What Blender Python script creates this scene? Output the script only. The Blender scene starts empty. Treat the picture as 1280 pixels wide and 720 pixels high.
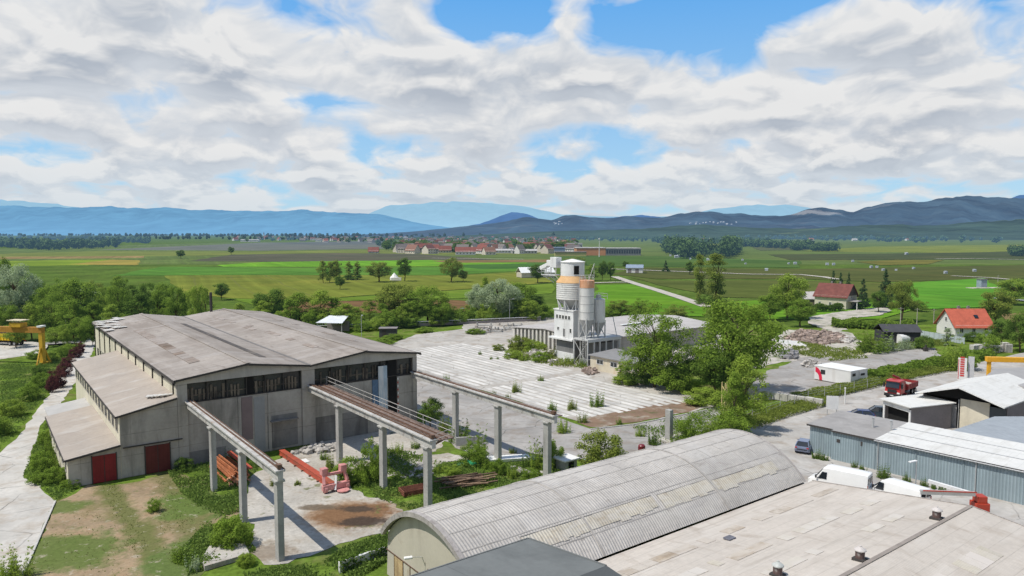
import bpy, bmesh, math, random
import numpy as np
from mathutils import Vector, Matrix
random.seed(7)
SC = bpy.context.scene
COL = SC.collection
PI = math.pi
# ---------------------------------------------------------------- survey: the site is laid out in metres, camera 27 m above the origin
FOC, CAMH = 900.0, 27.0
PITCH = math.atan(68.0 / FOC)
cP, sP = math.cos(PITCH), math.sin(PITCH)
def ray(x, y):
    u = (x - 640) / FOC; v = (360 - y) / FOC
    return (u, cP + v * sP, -sP + v * cP)
def G(x, y, z=0.0):
    d = ray(x, y); t = (z - CAMH) / d[2]
    return (d[0] * t, d[1] * t)
def HT(Y, y):
    v = (360 - y) / FOC
    return CAMH + Y * (v * cP - sP) / (cP + v * sP)
ANG = math.radians(37.0); cA, sA = math.cos(ANG), math.sin(ANG)
OX, OY = -11.0, 102.0
def W(s, t):
    return (OX + s * cA - t * sA, OY + s * sA + t * cA)
def L(x, y):
    x -= OX; y -= OY
    return (x * cA + y * sA, -x * sA + y * cA)
def GL(x, y, z=0.0):
    return L(*G(x, y, z))
def lin(r, g=None, b=None):
    if g is None:
        h = r.lstrip('#'); r, g, b = int(h[0:2], 16), int(h[2:4], 16), int(h[4:6], 16)
    f = lambda v: (v / 255 / 12.92) if v / 255 <= .04045 else ((v / 255 + .055) / 1.055) ** 2.4
    return (f(r), f(g), f(b))
# ---------------------------------------------------------------- objects
def tag(o, label=None, cat=None, group=None, kind=None):
    if label: o['label'] = label
    if cat: o['category'] = cat
    if group: o['group'] = group
    if kind: o['kind'] = kind
    return o
def thing(name, label, cat, loc=(0, 0, 0), rz=0.0, group=None):
    o = bpy.data.objects.new(name, None); COL.objects.link(o)
    o.empty_display_size = .3
    o.location = loc if len(loc) == 3 else (loc[0], loc[1], 0)
    o.rotation_euler = (0, 0, rz)
    return tag(o, label, cat, group)
def sthing(name, label, cat, s, t, group=None, z=0.0):
    x, y = W(s, t)
    return thing(name, label, cat, (x, y, z), ANG, group)
def dup(root, loc, rz=None, label=None, group=None, scale=None):
    r = root.copy(); COL.objects.link(r); r.location = loc if len(loc) == 3 else (loc[0], loc[1], 0)
    if rz is not None: r.rotation_euler = (0, 0, rz)
    if scale is not None: r.scale = scale
    if label: r['label'] = label
    if group: r['group'] = group
    for ch in list(root.children):
        c = ch.copy(); COL.objects.link(c); c.parent = r
        for g in ch.children:
            d = g.copy(); COL.objects.link(d); d.parent = c
    return r
class MB:
    def __init__(self, s=0.0, t=0.0, z=0.0):
        self.o = (s, t, z); self.v = []; self.f = []; self.m = []
    def poly(self, pts, mi=0):
        n = len(self.v)
        for p in pts: self.v.append((p[0] - self.o[0], p[1] - self.o[1], p[2] - self.o[2]))
        self.f.append(tuple(range(n, n + len(pts)))); self.m.append(mi); return self
    def hexa(self, b, t, mi=0):          # bottom ring and top ring, both counter-clockwise from above
        k = len(b); n = len(self.v)
        for p in list(b) + list(t): self.v.append((p[0] - self.o[0], p[1] - self.o[1], p[2] - self.o[2]))
        self.f.append(tuple(n + i for i in range(k - 1, -1, -1))); self.m.append(mi)
        self.f.append(tuple(n + k + i for i in range(k))); self.m.append(mi)
        for i in range(k):
            j = (i + 1) % k
            self.f.append((n + i, n + j, n + k + j, n + k + i)); self.m.append(mi)
        return self
    def box(self, x0, x1, y0, y1, z0, z1, mi=0):
        r = [(x0, y0), (x1, y0), (x1, y1), (x0, y1)]
        return self.hexa([(a, b, z0) for a, b in r], [(a, b, z1) for a, b in r], mi)
    def obox(self, c, size, rz=0.0, mi=0, tilt=0.0):
        M = Matrix.Translation(c) @ Matrix.Rotation(rz, 4, 'Z') @ Matrix.Rotation(tilt, 4, 'X')
        h = [q / 2 for q in size]
        r = [(-h[0], -h[1]), (h[0], -h[1]), (h[0], h[1]), (-h[0], h[1])]
        return self.hexa([tuple(M @ Vector((a, b, -h[2]))) for a, b in r], [tuple(M @ Vector((a, b, h[2]))) for a, b in r], mi)
    def sheet(self, a, b, c, d, th, mi=0):   # a thin slab below the quad a b c d (counter-clockwise from above)
        q = [a, b, c, d]
        return self.hexa([(p[0], p[1], p[2] - th) for p in q], q, mi)
    def extr(self, pts, vec, mi=0):
        return self.hexa(pts, [(p[0] + vec[0], p[1] + vec[1], p[2] + vec[2]) for p in pts], mi)
    def tube(self, p0, p1, r, n=8, r1=None, mi=0):
        p0 = Vector(p0); p1 = Vector(p1); d = (p1 - p0)
        if d.length < 1e-6: return self
        d.normalize(); a = d.orthogonal().normalized(); b = d.cross(a); r1 = r if r1 is None else r1
        B = [tuple(p0 + (a * math.cos(i * 2 * PI / n) + b * math.sin(i * 2 * PI / n)) * r) for i in range(n)]
        T = [tuple(p1 + (a * math.cos(i * 2 * PI / n) + b * math.sin(i * 2 * PI / n)) * r1) for i in range(n)]
        return self.hexa(B, T, mi)
    def bar(self, p0, p1, w, h, mi=0):
        p0 = Vector(p0); p1 = Vector(p1); d = (p1 - p0).normalized()
        up = Vector((0, 0, 1)) if abs(d.z) < .95 else Vector((0, 1, 0))
        a = d.cross(up).normalized() * (w / 2); b = a.cross(d).normalized() * (h / 2)
        q = [-a - b, a - b, a + b, -a + b]
        return self.hexa([tuple(p0 + k) for k in q], [tuple(p1 + k) for k in q], mi)
    def lathe(self, prof, cx=0, cy=0, n=24, mi=0):
        base = len(self.v)
        for r, z in prof:
            for i in range(n):
                a = i * 2 * PI / n
                self.v.append((cx + r * math.cos(a) - self.o[0], cy + r * math.sin(a) - self.o[1], z - self.o[2]))
        for k in range(len(prof) - 1):
            for i in range(n):
                j = (i + 1) % n
                self.f.append((base + k * n + i, base + k * n + j, base + (k + 1) * n + j, base + (k + 1) * n + i)); self.m.append(mi)
        self.f.append(tuple(base + i for i in range(n - 1, -1, -1))); self.m.append(mi)
        q = base + (len(prof) - 1) * n
        self.f.append(tuple(q + i for i in range(n))); self.m.append(mi)
        return self
    def build(self, name, mats, parent=None, smooth=False, bevel=0.0, fix=True, loc=None, rz=0.0):
        me = bpy.data.meshes.new(name); me.from_pydata(self.v, [], self.f)
        if not isinstance(mats, (list, tuple)): mats = [mats]
        for m in mats: me.materials.append(m)
        me.polygons.foreach_set('material_index', self.m)
        if smooth:
            me.polygons.foreach_set('use_smooth', [True] * len(self.f))
        me.validate()
        if fix:
            bm = bmesh.new(); bm.from_mesh(me); bmesh.ops.recalc_face_normals(bm, faces=bm.faces); bm.to_mesh(me); bm.free()
        if smooth and hasattr(me, 'set_sharp_from_angle'): me.set_sharp_from_angle(angle=math.radians(40))
        o = bpy.data.objects.new(name, me); COL.objects.link(o)
        if parent is not None: o.parent = parent
        if loc is not None: o.location = loc if len(loc) == 3 else (loc[0], loc[1], 0)
        if rz: o.rotation_euler = (0, 0, rz)
        if bevel:
            b = o.modifiers.new('bevel', 'BEVEL'); b.width = bevel; b.segments = 2; b.limit_method = 'ANGLE'; b.angle_limit = math.radians(30)
        return o
    def sbuild(self, name, mats, **k):       # a thing that is one mesh, laid out in the site grid
        x, y = W(self.o[0], self.o[1])
        return self.build(name, mats, loc=(x, y, self.o[2]), rz=ANG, **k)
# ---------------------------------------------------------------- materials
MATS = {}
class NT:
    def __init__(self, name):
        self.mat = bpy.data.materials.new(name); self.mat.use_nodes = True
        self.t = self.mat.node_tree; self.t.nodes.clear()
    def n(self, typ, ins=None, **props):
        q = self.t.nodes.new(typ)
        for k, v in props.items(): setattr(q, k, v)
        for k, v in (ins or {}).items(): self.set(q, k, v)
        return q
    def set(self, q, k, v):
        s = q.inputs[k]
        if isinstance(v, bpy.types.NodeSocket): self.t.links.new(v, s)
        elif isinstance(v, bpy.types.Node): self.t.links.new(v.outputs[0], s)
        else:
            if s.type == 'RGBA' and len(v) == 3: v = (*v, 1)
            s.default_value = v
    def math(self, op, a, b=0.0, clamp=False):
        q = self.n('ShaderNodeMath', {0: a, 1: b}, operation=op); q.use_clamp = clamp; return q.outputs[0]
    def mix(self, f, a, b, typ='MIX'):
        q = self.n('ShaderNodeMix', data_type='RGBA', blend_type=typ)
        self.set(q, 0, f); self.set(q, 6, a); self.set(q, 7, b); return q.outputs[2]
    def noise(self, vec, sc, det=4.0, rough=.55, dist=0.0):
        q = self.n('ShaderNodeTexNoise', {'Vector': vec, 'Scale': sc, 'Detail': det, 'Roughness': rough, 'Distortion': dist}); return q.outputs[0]
    def mapr(self, v, a, b, c=0.0, d=1.0):
        q = self.n('ShaderNodeMapRange', {0: v, 1: a, 2: b, 3: c, 4: d}); q.clamp = True; return q.outputs[0]
    def mapping(self, vec, sc):
        return self.n('ShaderNodeMapping', {'Vector': vec, 'Scale': sc}).outputs[0]
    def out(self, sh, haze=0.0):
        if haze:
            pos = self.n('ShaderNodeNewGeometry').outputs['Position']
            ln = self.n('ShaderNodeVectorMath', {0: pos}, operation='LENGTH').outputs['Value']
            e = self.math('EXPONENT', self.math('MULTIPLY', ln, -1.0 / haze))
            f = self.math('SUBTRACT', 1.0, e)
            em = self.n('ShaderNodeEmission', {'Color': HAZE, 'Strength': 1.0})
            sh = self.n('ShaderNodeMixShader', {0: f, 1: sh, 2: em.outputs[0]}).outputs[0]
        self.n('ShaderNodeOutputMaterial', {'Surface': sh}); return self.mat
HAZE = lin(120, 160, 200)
def surf(name, c, var=.12, sc=.6, fine=7.0, rough=.85, stain=(), lines=(), metal=0.0, spec=.3, haze=0.0, bump=0.0, bumpsc=12.0, corr=None, world=False, island=0.0, blend=None, cracks=0.0, rows=None):
    if name in MATS: return MATS[name]
    if isinstance(c, str): c = lin(c)
    n = NT(name)
    vec = n.n('ShaderNodeNewGeometry').outputs['Position'] if world else n.n('ShaderNodeTexCoord').outputs['Object']
    lo = tuple(v * (1 - var) for v in c); hi = tuple(min(.95, v * (1 + var)) for v in c)
    col = n.mix(n.mapr(n.noise(vec, sc, 5, .6), .32, .68), lo, hi)
    g = n.mapr(n.noise(vec, fine, 3, .65), .3, .7, 1 - var * .7, 1 + var * .5)
    col = n.mix(1.0, col, n.n('ShaderNodeCombineColor', {0: g, 1: g, 2: g}).outputs[0], 'MULTIPLY')
    for st in stain:                    # (colour, low, high, amount, scale xyz)
        sc_c = lin(st[0]) if isinstance(st[0], str) else st[0]
        f = n.mapr(n.noise(n.mapping(vec, st[4]), 1.0, 5, .62, .4), st[1], st[2], 0.0, st[3])
        col = n.mix(f, col, sc_c)
    sep = n.n('ShaderNodeSeparateXYZ', {0: vec})
    for ln in lines:                    # (axis, period, width, darkness)
        v = n.math('FRACT', n.math('MULTIPLY', sep.outputs[ln[0]], 1.0 / ln[1]))
        m = n.math('LESS_THAN', v, ln[2] / ln[1])
        k = n.math('MULTIPLY', m, n.mapr(n.noise(vec, .9, 3), .3, .7, ln[3] * .3, ln[3] * 1.3))
        col = n.mix(k, col, tuple(q * .3 for q in c))
    bs = None
    nrm = None
    if corr:                            # (axis, period, depth, valley darkening)
        w = n.math('SINE', n.math('MULTIPLY', sep.outputs[corr[0]], 2 * PI / corr[1]))
        col = n.mix(n.mapr(w, -1, 1, corr[3], 0.0), col, tuple(q * .35 for q in c))
        nrm = n.n('ShaderNodeBump', {'Height': w, 'Distance': corr[2], 'Strength': 1.0}).outputs[0]
    if blend:                           # sheets of differing age: each island lies somewhere between two colours
        rr = n.n('ShaderNodeNewGeometry').outputs['Random Per Island']
        fb = n.mapr(n.math('ADD', rr, n.math('MULTIPLY', n.math('SUBTRACT', n.noise(n.mapping(vec, (.5, 1.4, 1)), 1.0, 5, .65), .5), 1.6)), .1, .9, 0.0, blend[1])
        col = n.mix(fb, col, blend[0])
    if cracks:
        wv = n.n('ShaderNodeVectorMath', {0: vec, 1: n.n('ShaderNodeTexNoise', {'Vector': vec, 'Scale': .35, 'Detail': 5.0}).outputs['Color']}, operation='ADD').outputs[0]
        vo = n.n('ShaderNodeTexVoronoi', {'Vector': wv, 'Scale': .16}, feature='DISTANCE_TO_EDGE', voronoi_dimensions='2D').outputs['Distance']
        cf = n.math('MULTIPLY', n.mapr(vo, .004, .016, cracks, 0.0), n.mapr(n.noise(vec, .22, 3), .42, .60))
        col = n.mix(cf, col, tuple(q * .28 for q in c))
    if rows:                            # (direction, period, strength): crop rows and tractor tracks
        dr = n.math('ADD', n.math('MULTIPLY', sep.outputs[0], math.cos(rows[0])), n.math('MULTIPLY', sep.outputs[1], math.sin(rows[0])))
        dr = n.math('ADD', dr, n.math('MULTIPLY', n.noise(vec, .01, 2), 12.0))
        rw = n.noise(n.n('ShaderNodeCombineXYZ', {0: n.math('MULTIPLY', dr, 1.0 / rows[1])}).outputs[0], 1.0, 4, .7)
        rg = n.mapr(rw, .35, .65, 1 - rows[2], 1 + rows[2]); col = n.mix(1.0, col, n.n('ShaderNodeCombineColor', {0: rg, 1: rg, 2: rg}).outputs[0], 'MULTIPLY')
        tk_ = n.math('LESS_THAN', n.math('FRACT', n.math('MULTIPLY', dr, 1 / 21.0)), .05); col = n.mix(n.math('MULTIPLY', tk_, rows[2]), col, (.12, .10, .06))
    if island:
        r = n.n('ShaderNodeNewGeometry').outputs['Random Per Island']
        rv = n.mapr(r, 0, 1, 1 - island, 1 + island * .6)
        col = n.mix(1.0, col, n.n('ShaderNodeCombineColor', {0: rv, 1: rv, 2: rv}).outputs[0], 'MULTIPLY')
    if bump:
        bb = n.n('ShaderNodeBump', {'Height': n.noise(vec, bumpsc, 6, .65), 'Distance': bump, 'Strength': .8})
        if nrm: n.set(bb, 'Normal', nrm)
        nrm = bb.outputs[0]
    p = n.n('ShaderNodeBsdfPrincipled', {'Base Color': col, 'Roughness': rough, 'Metallic': metal, 'Specular IOR Level': spec})
    if nrm: n.set(p, 'Normal', nrm)
    MATS[name] = n.out(p.outputs[0], haze)
    return MATS[name]
def paint(name, c, rough=.4, var=.06, spec=.5, metal=0.0, stain=()):
    return surf(name, c, var=var, sc=1.5, fine=9, rough=rough, spec=spec, metal=metal, stain=stain)
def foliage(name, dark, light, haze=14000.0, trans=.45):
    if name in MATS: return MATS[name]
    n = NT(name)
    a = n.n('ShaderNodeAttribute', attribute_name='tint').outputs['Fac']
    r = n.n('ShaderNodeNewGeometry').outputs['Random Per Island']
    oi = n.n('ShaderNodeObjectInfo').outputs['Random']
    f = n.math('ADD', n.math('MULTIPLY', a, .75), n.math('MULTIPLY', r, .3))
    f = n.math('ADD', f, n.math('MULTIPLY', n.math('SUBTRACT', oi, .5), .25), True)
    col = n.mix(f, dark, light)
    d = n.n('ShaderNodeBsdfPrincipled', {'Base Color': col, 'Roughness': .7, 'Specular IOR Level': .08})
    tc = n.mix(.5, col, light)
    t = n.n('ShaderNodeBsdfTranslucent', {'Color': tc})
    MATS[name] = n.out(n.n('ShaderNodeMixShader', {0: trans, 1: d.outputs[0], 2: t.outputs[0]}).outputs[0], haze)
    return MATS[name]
# ---------------------------------------------------------------- ground patches
def jitter(pts, step, amp, seed=0, ztop=0.0):
    rnd = random.Random(seed); out = []
    k = len(pts)
    for i in range(k):
        a = Vector(pts[i]); b = Vector(pts[(i + 1) % k]); d = b - a
        n = max(1, int(d.length / step))
        nr = Vector((-d.y, d.x)).normalized() if d.length > 1e-6 else Vector((0, 0))
        for j in range(n):
            p = a + d * (j / n)
            if j: p = p + nr * rnd.uniform(-amp, amp)
            out.append((p.x, p.y))
    return out
def patch(name, pts, z, mat, step=2.0, amp=0.0, seed=0, px=True, kind='structure', pz=0.0):
    if px: pts = [G(x, y) for x, y in pts]
    if amp: pts = jitter(pts, step, amp, seed)
    m = MB(); m.poly([(x, y, z - .40) for x, y in pts])
    o = m.build(name, mat, fix=False)
    if o.data.polygons and o.data.polygons[0].normal.z < 0:
        o.data.flip_normals()
    o['kind'] = kind
    return o
def inside(pt, poly):
    x, y = pt; c = False; n = len(poly); j = n - 1
    for i in range(n):
        xi, yi = poly[i]; xj, yj = poly[j]
        if (yi > y) != (yj > y) and x < (xj - xi) * (y - yi) / (yj - yi) + xi: c = not c
        j = i
    return c
# ---------------------------------------------------------------- camera, sun, sky
cam = bpy.data.cameras.new('camera'); camo = bpy.data.objects.new('camera', cam); COL.objects.link(camo)
cam.sensor_width = 36; cam.lens = FOC / 1280 * 36; cam.clip_start = .5; cam.clip_end = 90000
camo.location = (0, 0, CAMH); camo.rotation_euler = (PI / 2 - PITCH, 0, 0)
SC.camera = camo
SC.view_settings.view_transform = 'Standard'; SC.view_settings.look = 'None'; SC.view_settings.exposure = 0; SC.view_settings.gamma = 1
SC.cycles.max_bounces = 3; SC.cycles.diffuse_bounces = 2; SC.cycles.glossy_bounces = 2; SC.cycles.transmission_bounces = 2; SC.cycles.transparent_max_bounces = 4
SUN_EL = math.radians(60); sun_dir = Vector((-.925, -.38, 0)).normalized() * math.cos(SUN_EL) + Vector((0, 0, math.sin(SUN_EL)))
sun = bpy.data.lights.new('sun', 'SUN'); sun.energy = 4.4; sun.angle = math.radians(.53); sun.color = (1, .96, .89)
suno = bpy.data.objects.new('sun', sun); COL.objects.link(suno)
suno.rotation_euler = (-sun_dir).to_track_quat('-Z', 'Y').to_euler(); suno.location = (-60, -20, 120)
world = bpy.data.worlds.new('World'); SC.world = world; world.use_nodes = True
world.cycles.sampling_method = 'MANUAL'; world.cycles.sample_map_resolution = 256
wn = NT.__new__(NT); wn.t = world.node_tree; wn.t.nodes.clear()
gen = wn.n('ShaderNodeTexCoord').outputs['Generated']
sky = wn.n('ShaderNodeTexSky', sky_type='NISHITA', sun_disc=False, sun_elevation=SUN_EL, sun_rotation=math.atan2(sun_dir.x, sun_dir.y), altitude=300, air_density=1.0, dust_density=.6, ozone_density=1.5)
sx = wn.n('ShaderNodeSeparateXYZ', {0: gen})
COVER = .122
# cloud deck in sky coordinates: azimuth across, compressed elevation upwards
az = wn.math('ARCTAN2', sx.outputs[0], sx.outputs[1])
el = wn.math('MAXIMUM', sx.outputs[2], 0.0)
def sky_uv(dz, k, c, kv):
    v = wn.math('MULTIPLY', wn.math('LOGARITHM', wn.math('ADD', el, c + dz), math.e), kv)
    return wn.n('ShaderNodeCombineXYZ', {0: wn.math('MULTIPLY', az, k), 1: v, 2: 0.0}).outputs[0]
def sky_pt(x, y):
    d = Vector(ray(x, y)).normalized(); return math.atan2(d.x, d.y), max(0, d.z)
def gap(x, y, wx, hy, amt):
    cx, cy = sky_pt(x, y); x1, _ = sky_pt(x + wx, y); _, y1 = sky_pt(x, y - hy); rx, ry = abs(x1 - cx), abs(y1 - cy)
    ax = wn.math('MULTIPLY', wn.math('SUBTRACT', az, cx), 1 / rx); ay = wn.math('MULTIPLY', wn.math('SUBTRACT', el, cy), 1 / ry)
    r2 = wn.math('ADD', wn.math('MULTIPLY', ax, ax), wn.math('MULTIPLY', ay, ay))
    return wn.math('MULTIPLY', wn.math('EXPONENT', wn.math('MULTIPLY', r2, -1.0)), amt)
def noise2(v, sc, det, rough): return wn.n('ShaderNodeTexNoise', {'Vector': v, 'Scale': sc, 'Detail': det, 'Roughness': rough}, noise_dimensions='2D').outputs[0]
def puffs(p, s):
    v = wn.n('ShaderNodeTexVoronoi', {'Vector': p, 'Scale': s, 'Detail': 1.0, 'Roughness': .5, 'Lacunarity': 2.3, 'Randomness': 1.0}, feature='F1', voronoi_dimensions='2D')
    return wn.math('SUBTRACT', 1.0, v.outputs['Distance'])
def billow(dz):
    hi = sky_uv(dz, 3.3, .10, 2.05); lo = sky_uv(dz, 8.0, .05, 2.4)
    wv = wn.n('ShaderNodeVectorMath', {0: hi, 1: wn.n('ShaderNodeVectorMath', {0: wn.n('ShaderNodeTexNoise', {'Vector': hi, 'Scale': 2.2, 'Detail': 2.0}, noise_dimensions='2D').outputs['Color'], 1: (.35, .35, .0)}, operation='MULTIPLY').outputs[0]}, operation='ADD').outputs[0]
    wl = wn.n('ShaderNodeVectorMath', {0: lo, 1: wn.n('ShaderNodeVectorMath', {0: wn.n('ShaderNodeTexNoise', {'Vector': lo, 'Scale': 1.6, 'Detail': 2.0}, noise_dimensions='2D').outputs['Color'], 1: (.5, .35, .0)}, operation='MULTIPLY').outputs[0]}, operation='ADD').outputs[0]
    A = wn.math('ADD', wn.math('MULTIPLY', noise2(hi, .75, 2.0, .5), .50), wn.math('ADD', wn.math('MULTIPLY', puffs(wv, 1.7), .21), wn.math('MULTIPLY', noise2(wv, 3.2, 4.0, .56), .30)))
    B_ = wn.math('ADD', wn.math('MULTIPLY', noise2(lo, .8, 2.0, .5), .50), wn.math('ADD', wn.math('MULTIPLY', puffs(wl, 1.4), .24), wn.math('MULTIPLY', noise2(wl, 2.6, 4.0, .6), .30)))
    f = wn.mapr(el, .07, .17)
    m = wn.n('ShaderNodeMix', {0: f, 2: B_, 3: A}); return m.outputs[0]
d1 = billow(0.0); d2 = billow(.014)
g_ = None
for gx, gy, gw, gh, ga in ((640, 26, 70, 40, .20), (790, 40, 80, 34, .20), (880, 24, 100, 34, .22), (600, 10, 50, 28, .17), (720, 30, 34, 16, -.07), (395, 132, 75, 17, .16), (700, 212, 46, 14, .13), (765, 168, 70, 20, .11), (920, 178, 50, 12, .13), (430, 200, 60, 8, .05), (250, 60, 240, 60, -.09), (1120, 90, 200, 70, -.10), (560, 115, 90, 30, -.08), (735, 100, 70, 20, -.09), (950, 120, 80, 40, -.06), (150, 170, 200, 40, -.03)):
    q = gap(gx, gy, gw, gh, ga); g_ = q if g_ is None else wn.math('ADD', g_, q)
g_ = wn.math('ADD', g_, wn.mapr(sx.outputs[2], .36, .62, 0.0, .22))     # cover thins out high overhead
base = wn.math('SUBTRACT', COVER, g_)
dens = wn.math('ADD', d1, base)
cover = wn.mapr(dens, .450, .560)
thick = wn.mapr(dens, .50, .74)
lit = wn.mapr(wn.math('SUBTRACT', d1, d2), -.04, .06)
cl = wn.mix(thick, (.72, .76, .81), (.47, .52, .595))
cl = wn.mix(wn.math('MULTIPLY', lit, .85), cl, (.90, .895, .885))
hz = wn.mapr(sx.outputs[2], 0.0, .11, 1.0, 0.0)
cl = wn.mix(wn.math('MULTIPLY', hz, .72), cl, (.62, .73, .82))
bg_sky = wn.n('ShaderNodeBackground', {'Color': sky.outputs[0], 'Strength': .14})
sky_hz = wn.mix(wn.mapr(sx.outputs[2], 0.02, .34), (.42, .68, .88), (.075, .39, .90))
bg_blue = wn.n('ShaderNodeBackground', {'Color': sky_hz, 'Strength': wn.mapr(sx.outputs[2], .3, .7, 1.0, .8)})
blue = wn.n('ShaderNodeMixShader', {0: wn.mapr(sx.outputs[2], .3, .6, .82, .2), 1: bg_sky.outputs[0], 2: bg_blue.outputs[0]})
bg_cl = wn.n('ShaderNodeBackground', {'Color': cl, 'Strength': .95})
bg = wn.n('ShaderNodeMixShader', {0: cover, 1: blue.outputs[0], 2: bg_cl.outputs[0]})
wn.n('ShaderNodeOutputWorld', {'Surface': bg.outputs[0]})
# ---------------------------------------------------------------- ground, fields, roads
m_grass = surf('meadow_grass', (.085, .132, .022), var=.35, sc=.03, fine=.6, rough=1.0, spec=0.0, haze=16000, world=True,
               stain=(((.10, .115, .03), .5, .72, .6, (.05, .05, .05)), ((.03, .06, .012), .52, .7, .7, (.2, .2, .2))))
o = MB().poly([(-30000, -2000, -.40), (30000, -2000, -.40), (30000, 40000, -.40), (-30000, 40000, -.40)]).build('ground', m_grass, fix=False)
tag(o, kind='structure')
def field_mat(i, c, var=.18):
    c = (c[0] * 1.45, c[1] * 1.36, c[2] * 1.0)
    return surf('crop_shade_%s' % i, c, var=var, sc=.012, fine=.25, rough=1.0, haze=11000, world=True, spec=0.0, rows=(.45 + (i % 4) * .35, 9.0, .20),
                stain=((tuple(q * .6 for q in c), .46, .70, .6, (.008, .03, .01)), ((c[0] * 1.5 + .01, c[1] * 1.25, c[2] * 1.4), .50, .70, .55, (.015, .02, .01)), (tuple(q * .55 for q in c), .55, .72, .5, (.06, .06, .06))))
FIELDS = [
 # colour (dark bands have cloud shade painted in), polygon of survey marks
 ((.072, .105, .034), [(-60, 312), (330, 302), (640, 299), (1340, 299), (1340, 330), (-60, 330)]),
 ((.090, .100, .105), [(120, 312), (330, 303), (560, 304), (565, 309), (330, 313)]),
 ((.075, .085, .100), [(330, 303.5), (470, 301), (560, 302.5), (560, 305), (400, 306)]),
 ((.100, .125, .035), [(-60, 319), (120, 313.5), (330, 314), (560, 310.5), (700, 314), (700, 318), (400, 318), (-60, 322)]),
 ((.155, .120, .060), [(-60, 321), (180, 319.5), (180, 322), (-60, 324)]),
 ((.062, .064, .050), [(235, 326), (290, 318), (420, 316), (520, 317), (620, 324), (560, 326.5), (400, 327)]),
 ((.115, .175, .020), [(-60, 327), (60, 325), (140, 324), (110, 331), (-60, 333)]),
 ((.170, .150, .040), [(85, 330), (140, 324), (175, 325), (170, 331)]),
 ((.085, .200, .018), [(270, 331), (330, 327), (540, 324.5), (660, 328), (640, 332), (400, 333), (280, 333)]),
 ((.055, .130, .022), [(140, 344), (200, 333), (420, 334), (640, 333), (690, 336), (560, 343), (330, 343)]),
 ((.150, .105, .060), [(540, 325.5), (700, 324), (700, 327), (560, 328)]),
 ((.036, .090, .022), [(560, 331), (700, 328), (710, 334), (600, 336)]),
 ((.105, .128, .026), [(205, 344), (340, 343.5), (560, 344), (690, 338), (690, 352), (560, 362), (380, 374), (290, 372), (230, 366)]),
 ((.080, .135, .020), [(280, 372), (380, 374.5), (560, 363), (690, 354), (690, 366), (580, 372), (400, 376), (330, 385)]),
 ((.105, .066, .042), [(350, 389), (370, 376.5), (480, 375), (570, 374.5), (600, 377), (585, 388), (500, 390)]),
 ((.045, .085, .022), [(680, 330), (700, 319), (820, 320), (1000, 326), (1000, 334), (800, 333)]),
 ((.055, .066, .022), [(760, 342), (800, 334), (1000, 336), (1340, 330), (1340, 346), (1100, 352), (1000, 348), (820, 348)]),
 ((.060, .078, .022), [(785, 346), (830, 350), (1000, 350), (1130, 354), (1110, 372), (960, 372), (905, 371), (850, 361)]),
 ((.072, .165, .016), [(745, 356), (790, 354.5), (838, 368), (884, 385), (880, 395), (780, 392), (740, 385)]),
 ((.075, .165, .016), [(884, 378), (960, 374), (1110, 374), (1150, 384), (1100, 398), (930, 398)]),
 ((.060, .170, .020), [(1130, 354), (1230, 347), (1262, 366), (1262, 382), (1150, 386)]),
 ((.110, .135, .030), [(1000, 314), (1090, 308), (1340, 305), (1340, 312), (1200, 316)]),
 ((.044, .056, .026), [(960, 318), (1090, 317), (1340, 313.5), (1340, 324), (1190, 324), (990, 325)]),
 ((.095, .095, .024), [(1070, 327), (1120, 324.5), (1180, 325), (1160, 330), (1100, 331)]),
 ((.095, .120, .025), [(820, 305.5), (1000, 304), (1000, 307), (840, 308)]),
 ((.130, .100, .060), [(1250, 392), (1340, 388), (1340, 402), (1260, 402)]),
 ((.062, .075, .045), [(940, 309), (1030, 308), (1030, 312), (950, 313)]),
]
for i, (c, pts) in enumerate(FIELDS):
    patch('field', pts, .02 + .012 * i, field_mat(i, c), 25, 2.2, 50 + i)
m_path = surf('gravel_path', (.42, .38, .32), var=.12, sc=.2, fine=2, world=True, haze=16000)
def ribbon(name, pts, w, z, mat, px=True):
    z -= .40
    P_ = [Vector(G(*p)) if px else Vector(p) for p in pts]; m = MB(); lf = []; rt = []
    for i, p in enumerate(P_):
        d = (P_[min(i + 1, len(P_) - 1)] - P_[max(i - 1, 0)]).normalized(); nn = Vector((-d.y, d.x)) * w / 2
        lf.append(p + nn); rt.append(p - nn)
    for i in range(len(P_) - 1):
        m.poly([(rt[i].x, rt[i].y, z), (rt[i + 1].x, rt[i + 1].y, z), (lf[i + 1].x, lf[i + 1].y, z), (lf[i].x, lf[i].y, z)])
    o = m.build(name, mat, fix=False)
    if o.data.polygons[0].normal.z < 0: o.data.flip_normals()
    return tag(o, kind='structure')
ribbon('farm_path', [(768, 345.5), (790, 353), (820, 362), (850, 371.5), (884, 383)], 5.0, .40, m_path)
ribbon('farm_path', [(740, 353.5), (768, 352.5), (786, 352.5)], 4.0, .405, m_path)
ribbon('farm_path', [(740, 335), (790, 337), (860, 339.5), (940, 342.5), (1000, 343), (1030, 346), (1048, 349)], 5.0, .41, m_path)
ribbon('farm_path', [(1190, 344.5), (1240, 347), (1262, 349)], 4.0, .40, m_path)
ribbon('farm_path', [(1170, 323.5), (1215, 323), (1340, 326)], 6.0, .40, m_path)
ribbon('farm_path', [(1240, 372), (1290, 376), (1340, 378)], 5.0, .40, surf('farm_asphalt', (.22, .22, .22), world=True, haze=16000))
ribbon('farm_path', [(655, 324), (600, 323.3), (540, 322.5)], 5.0, .41, m_path)
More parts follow.
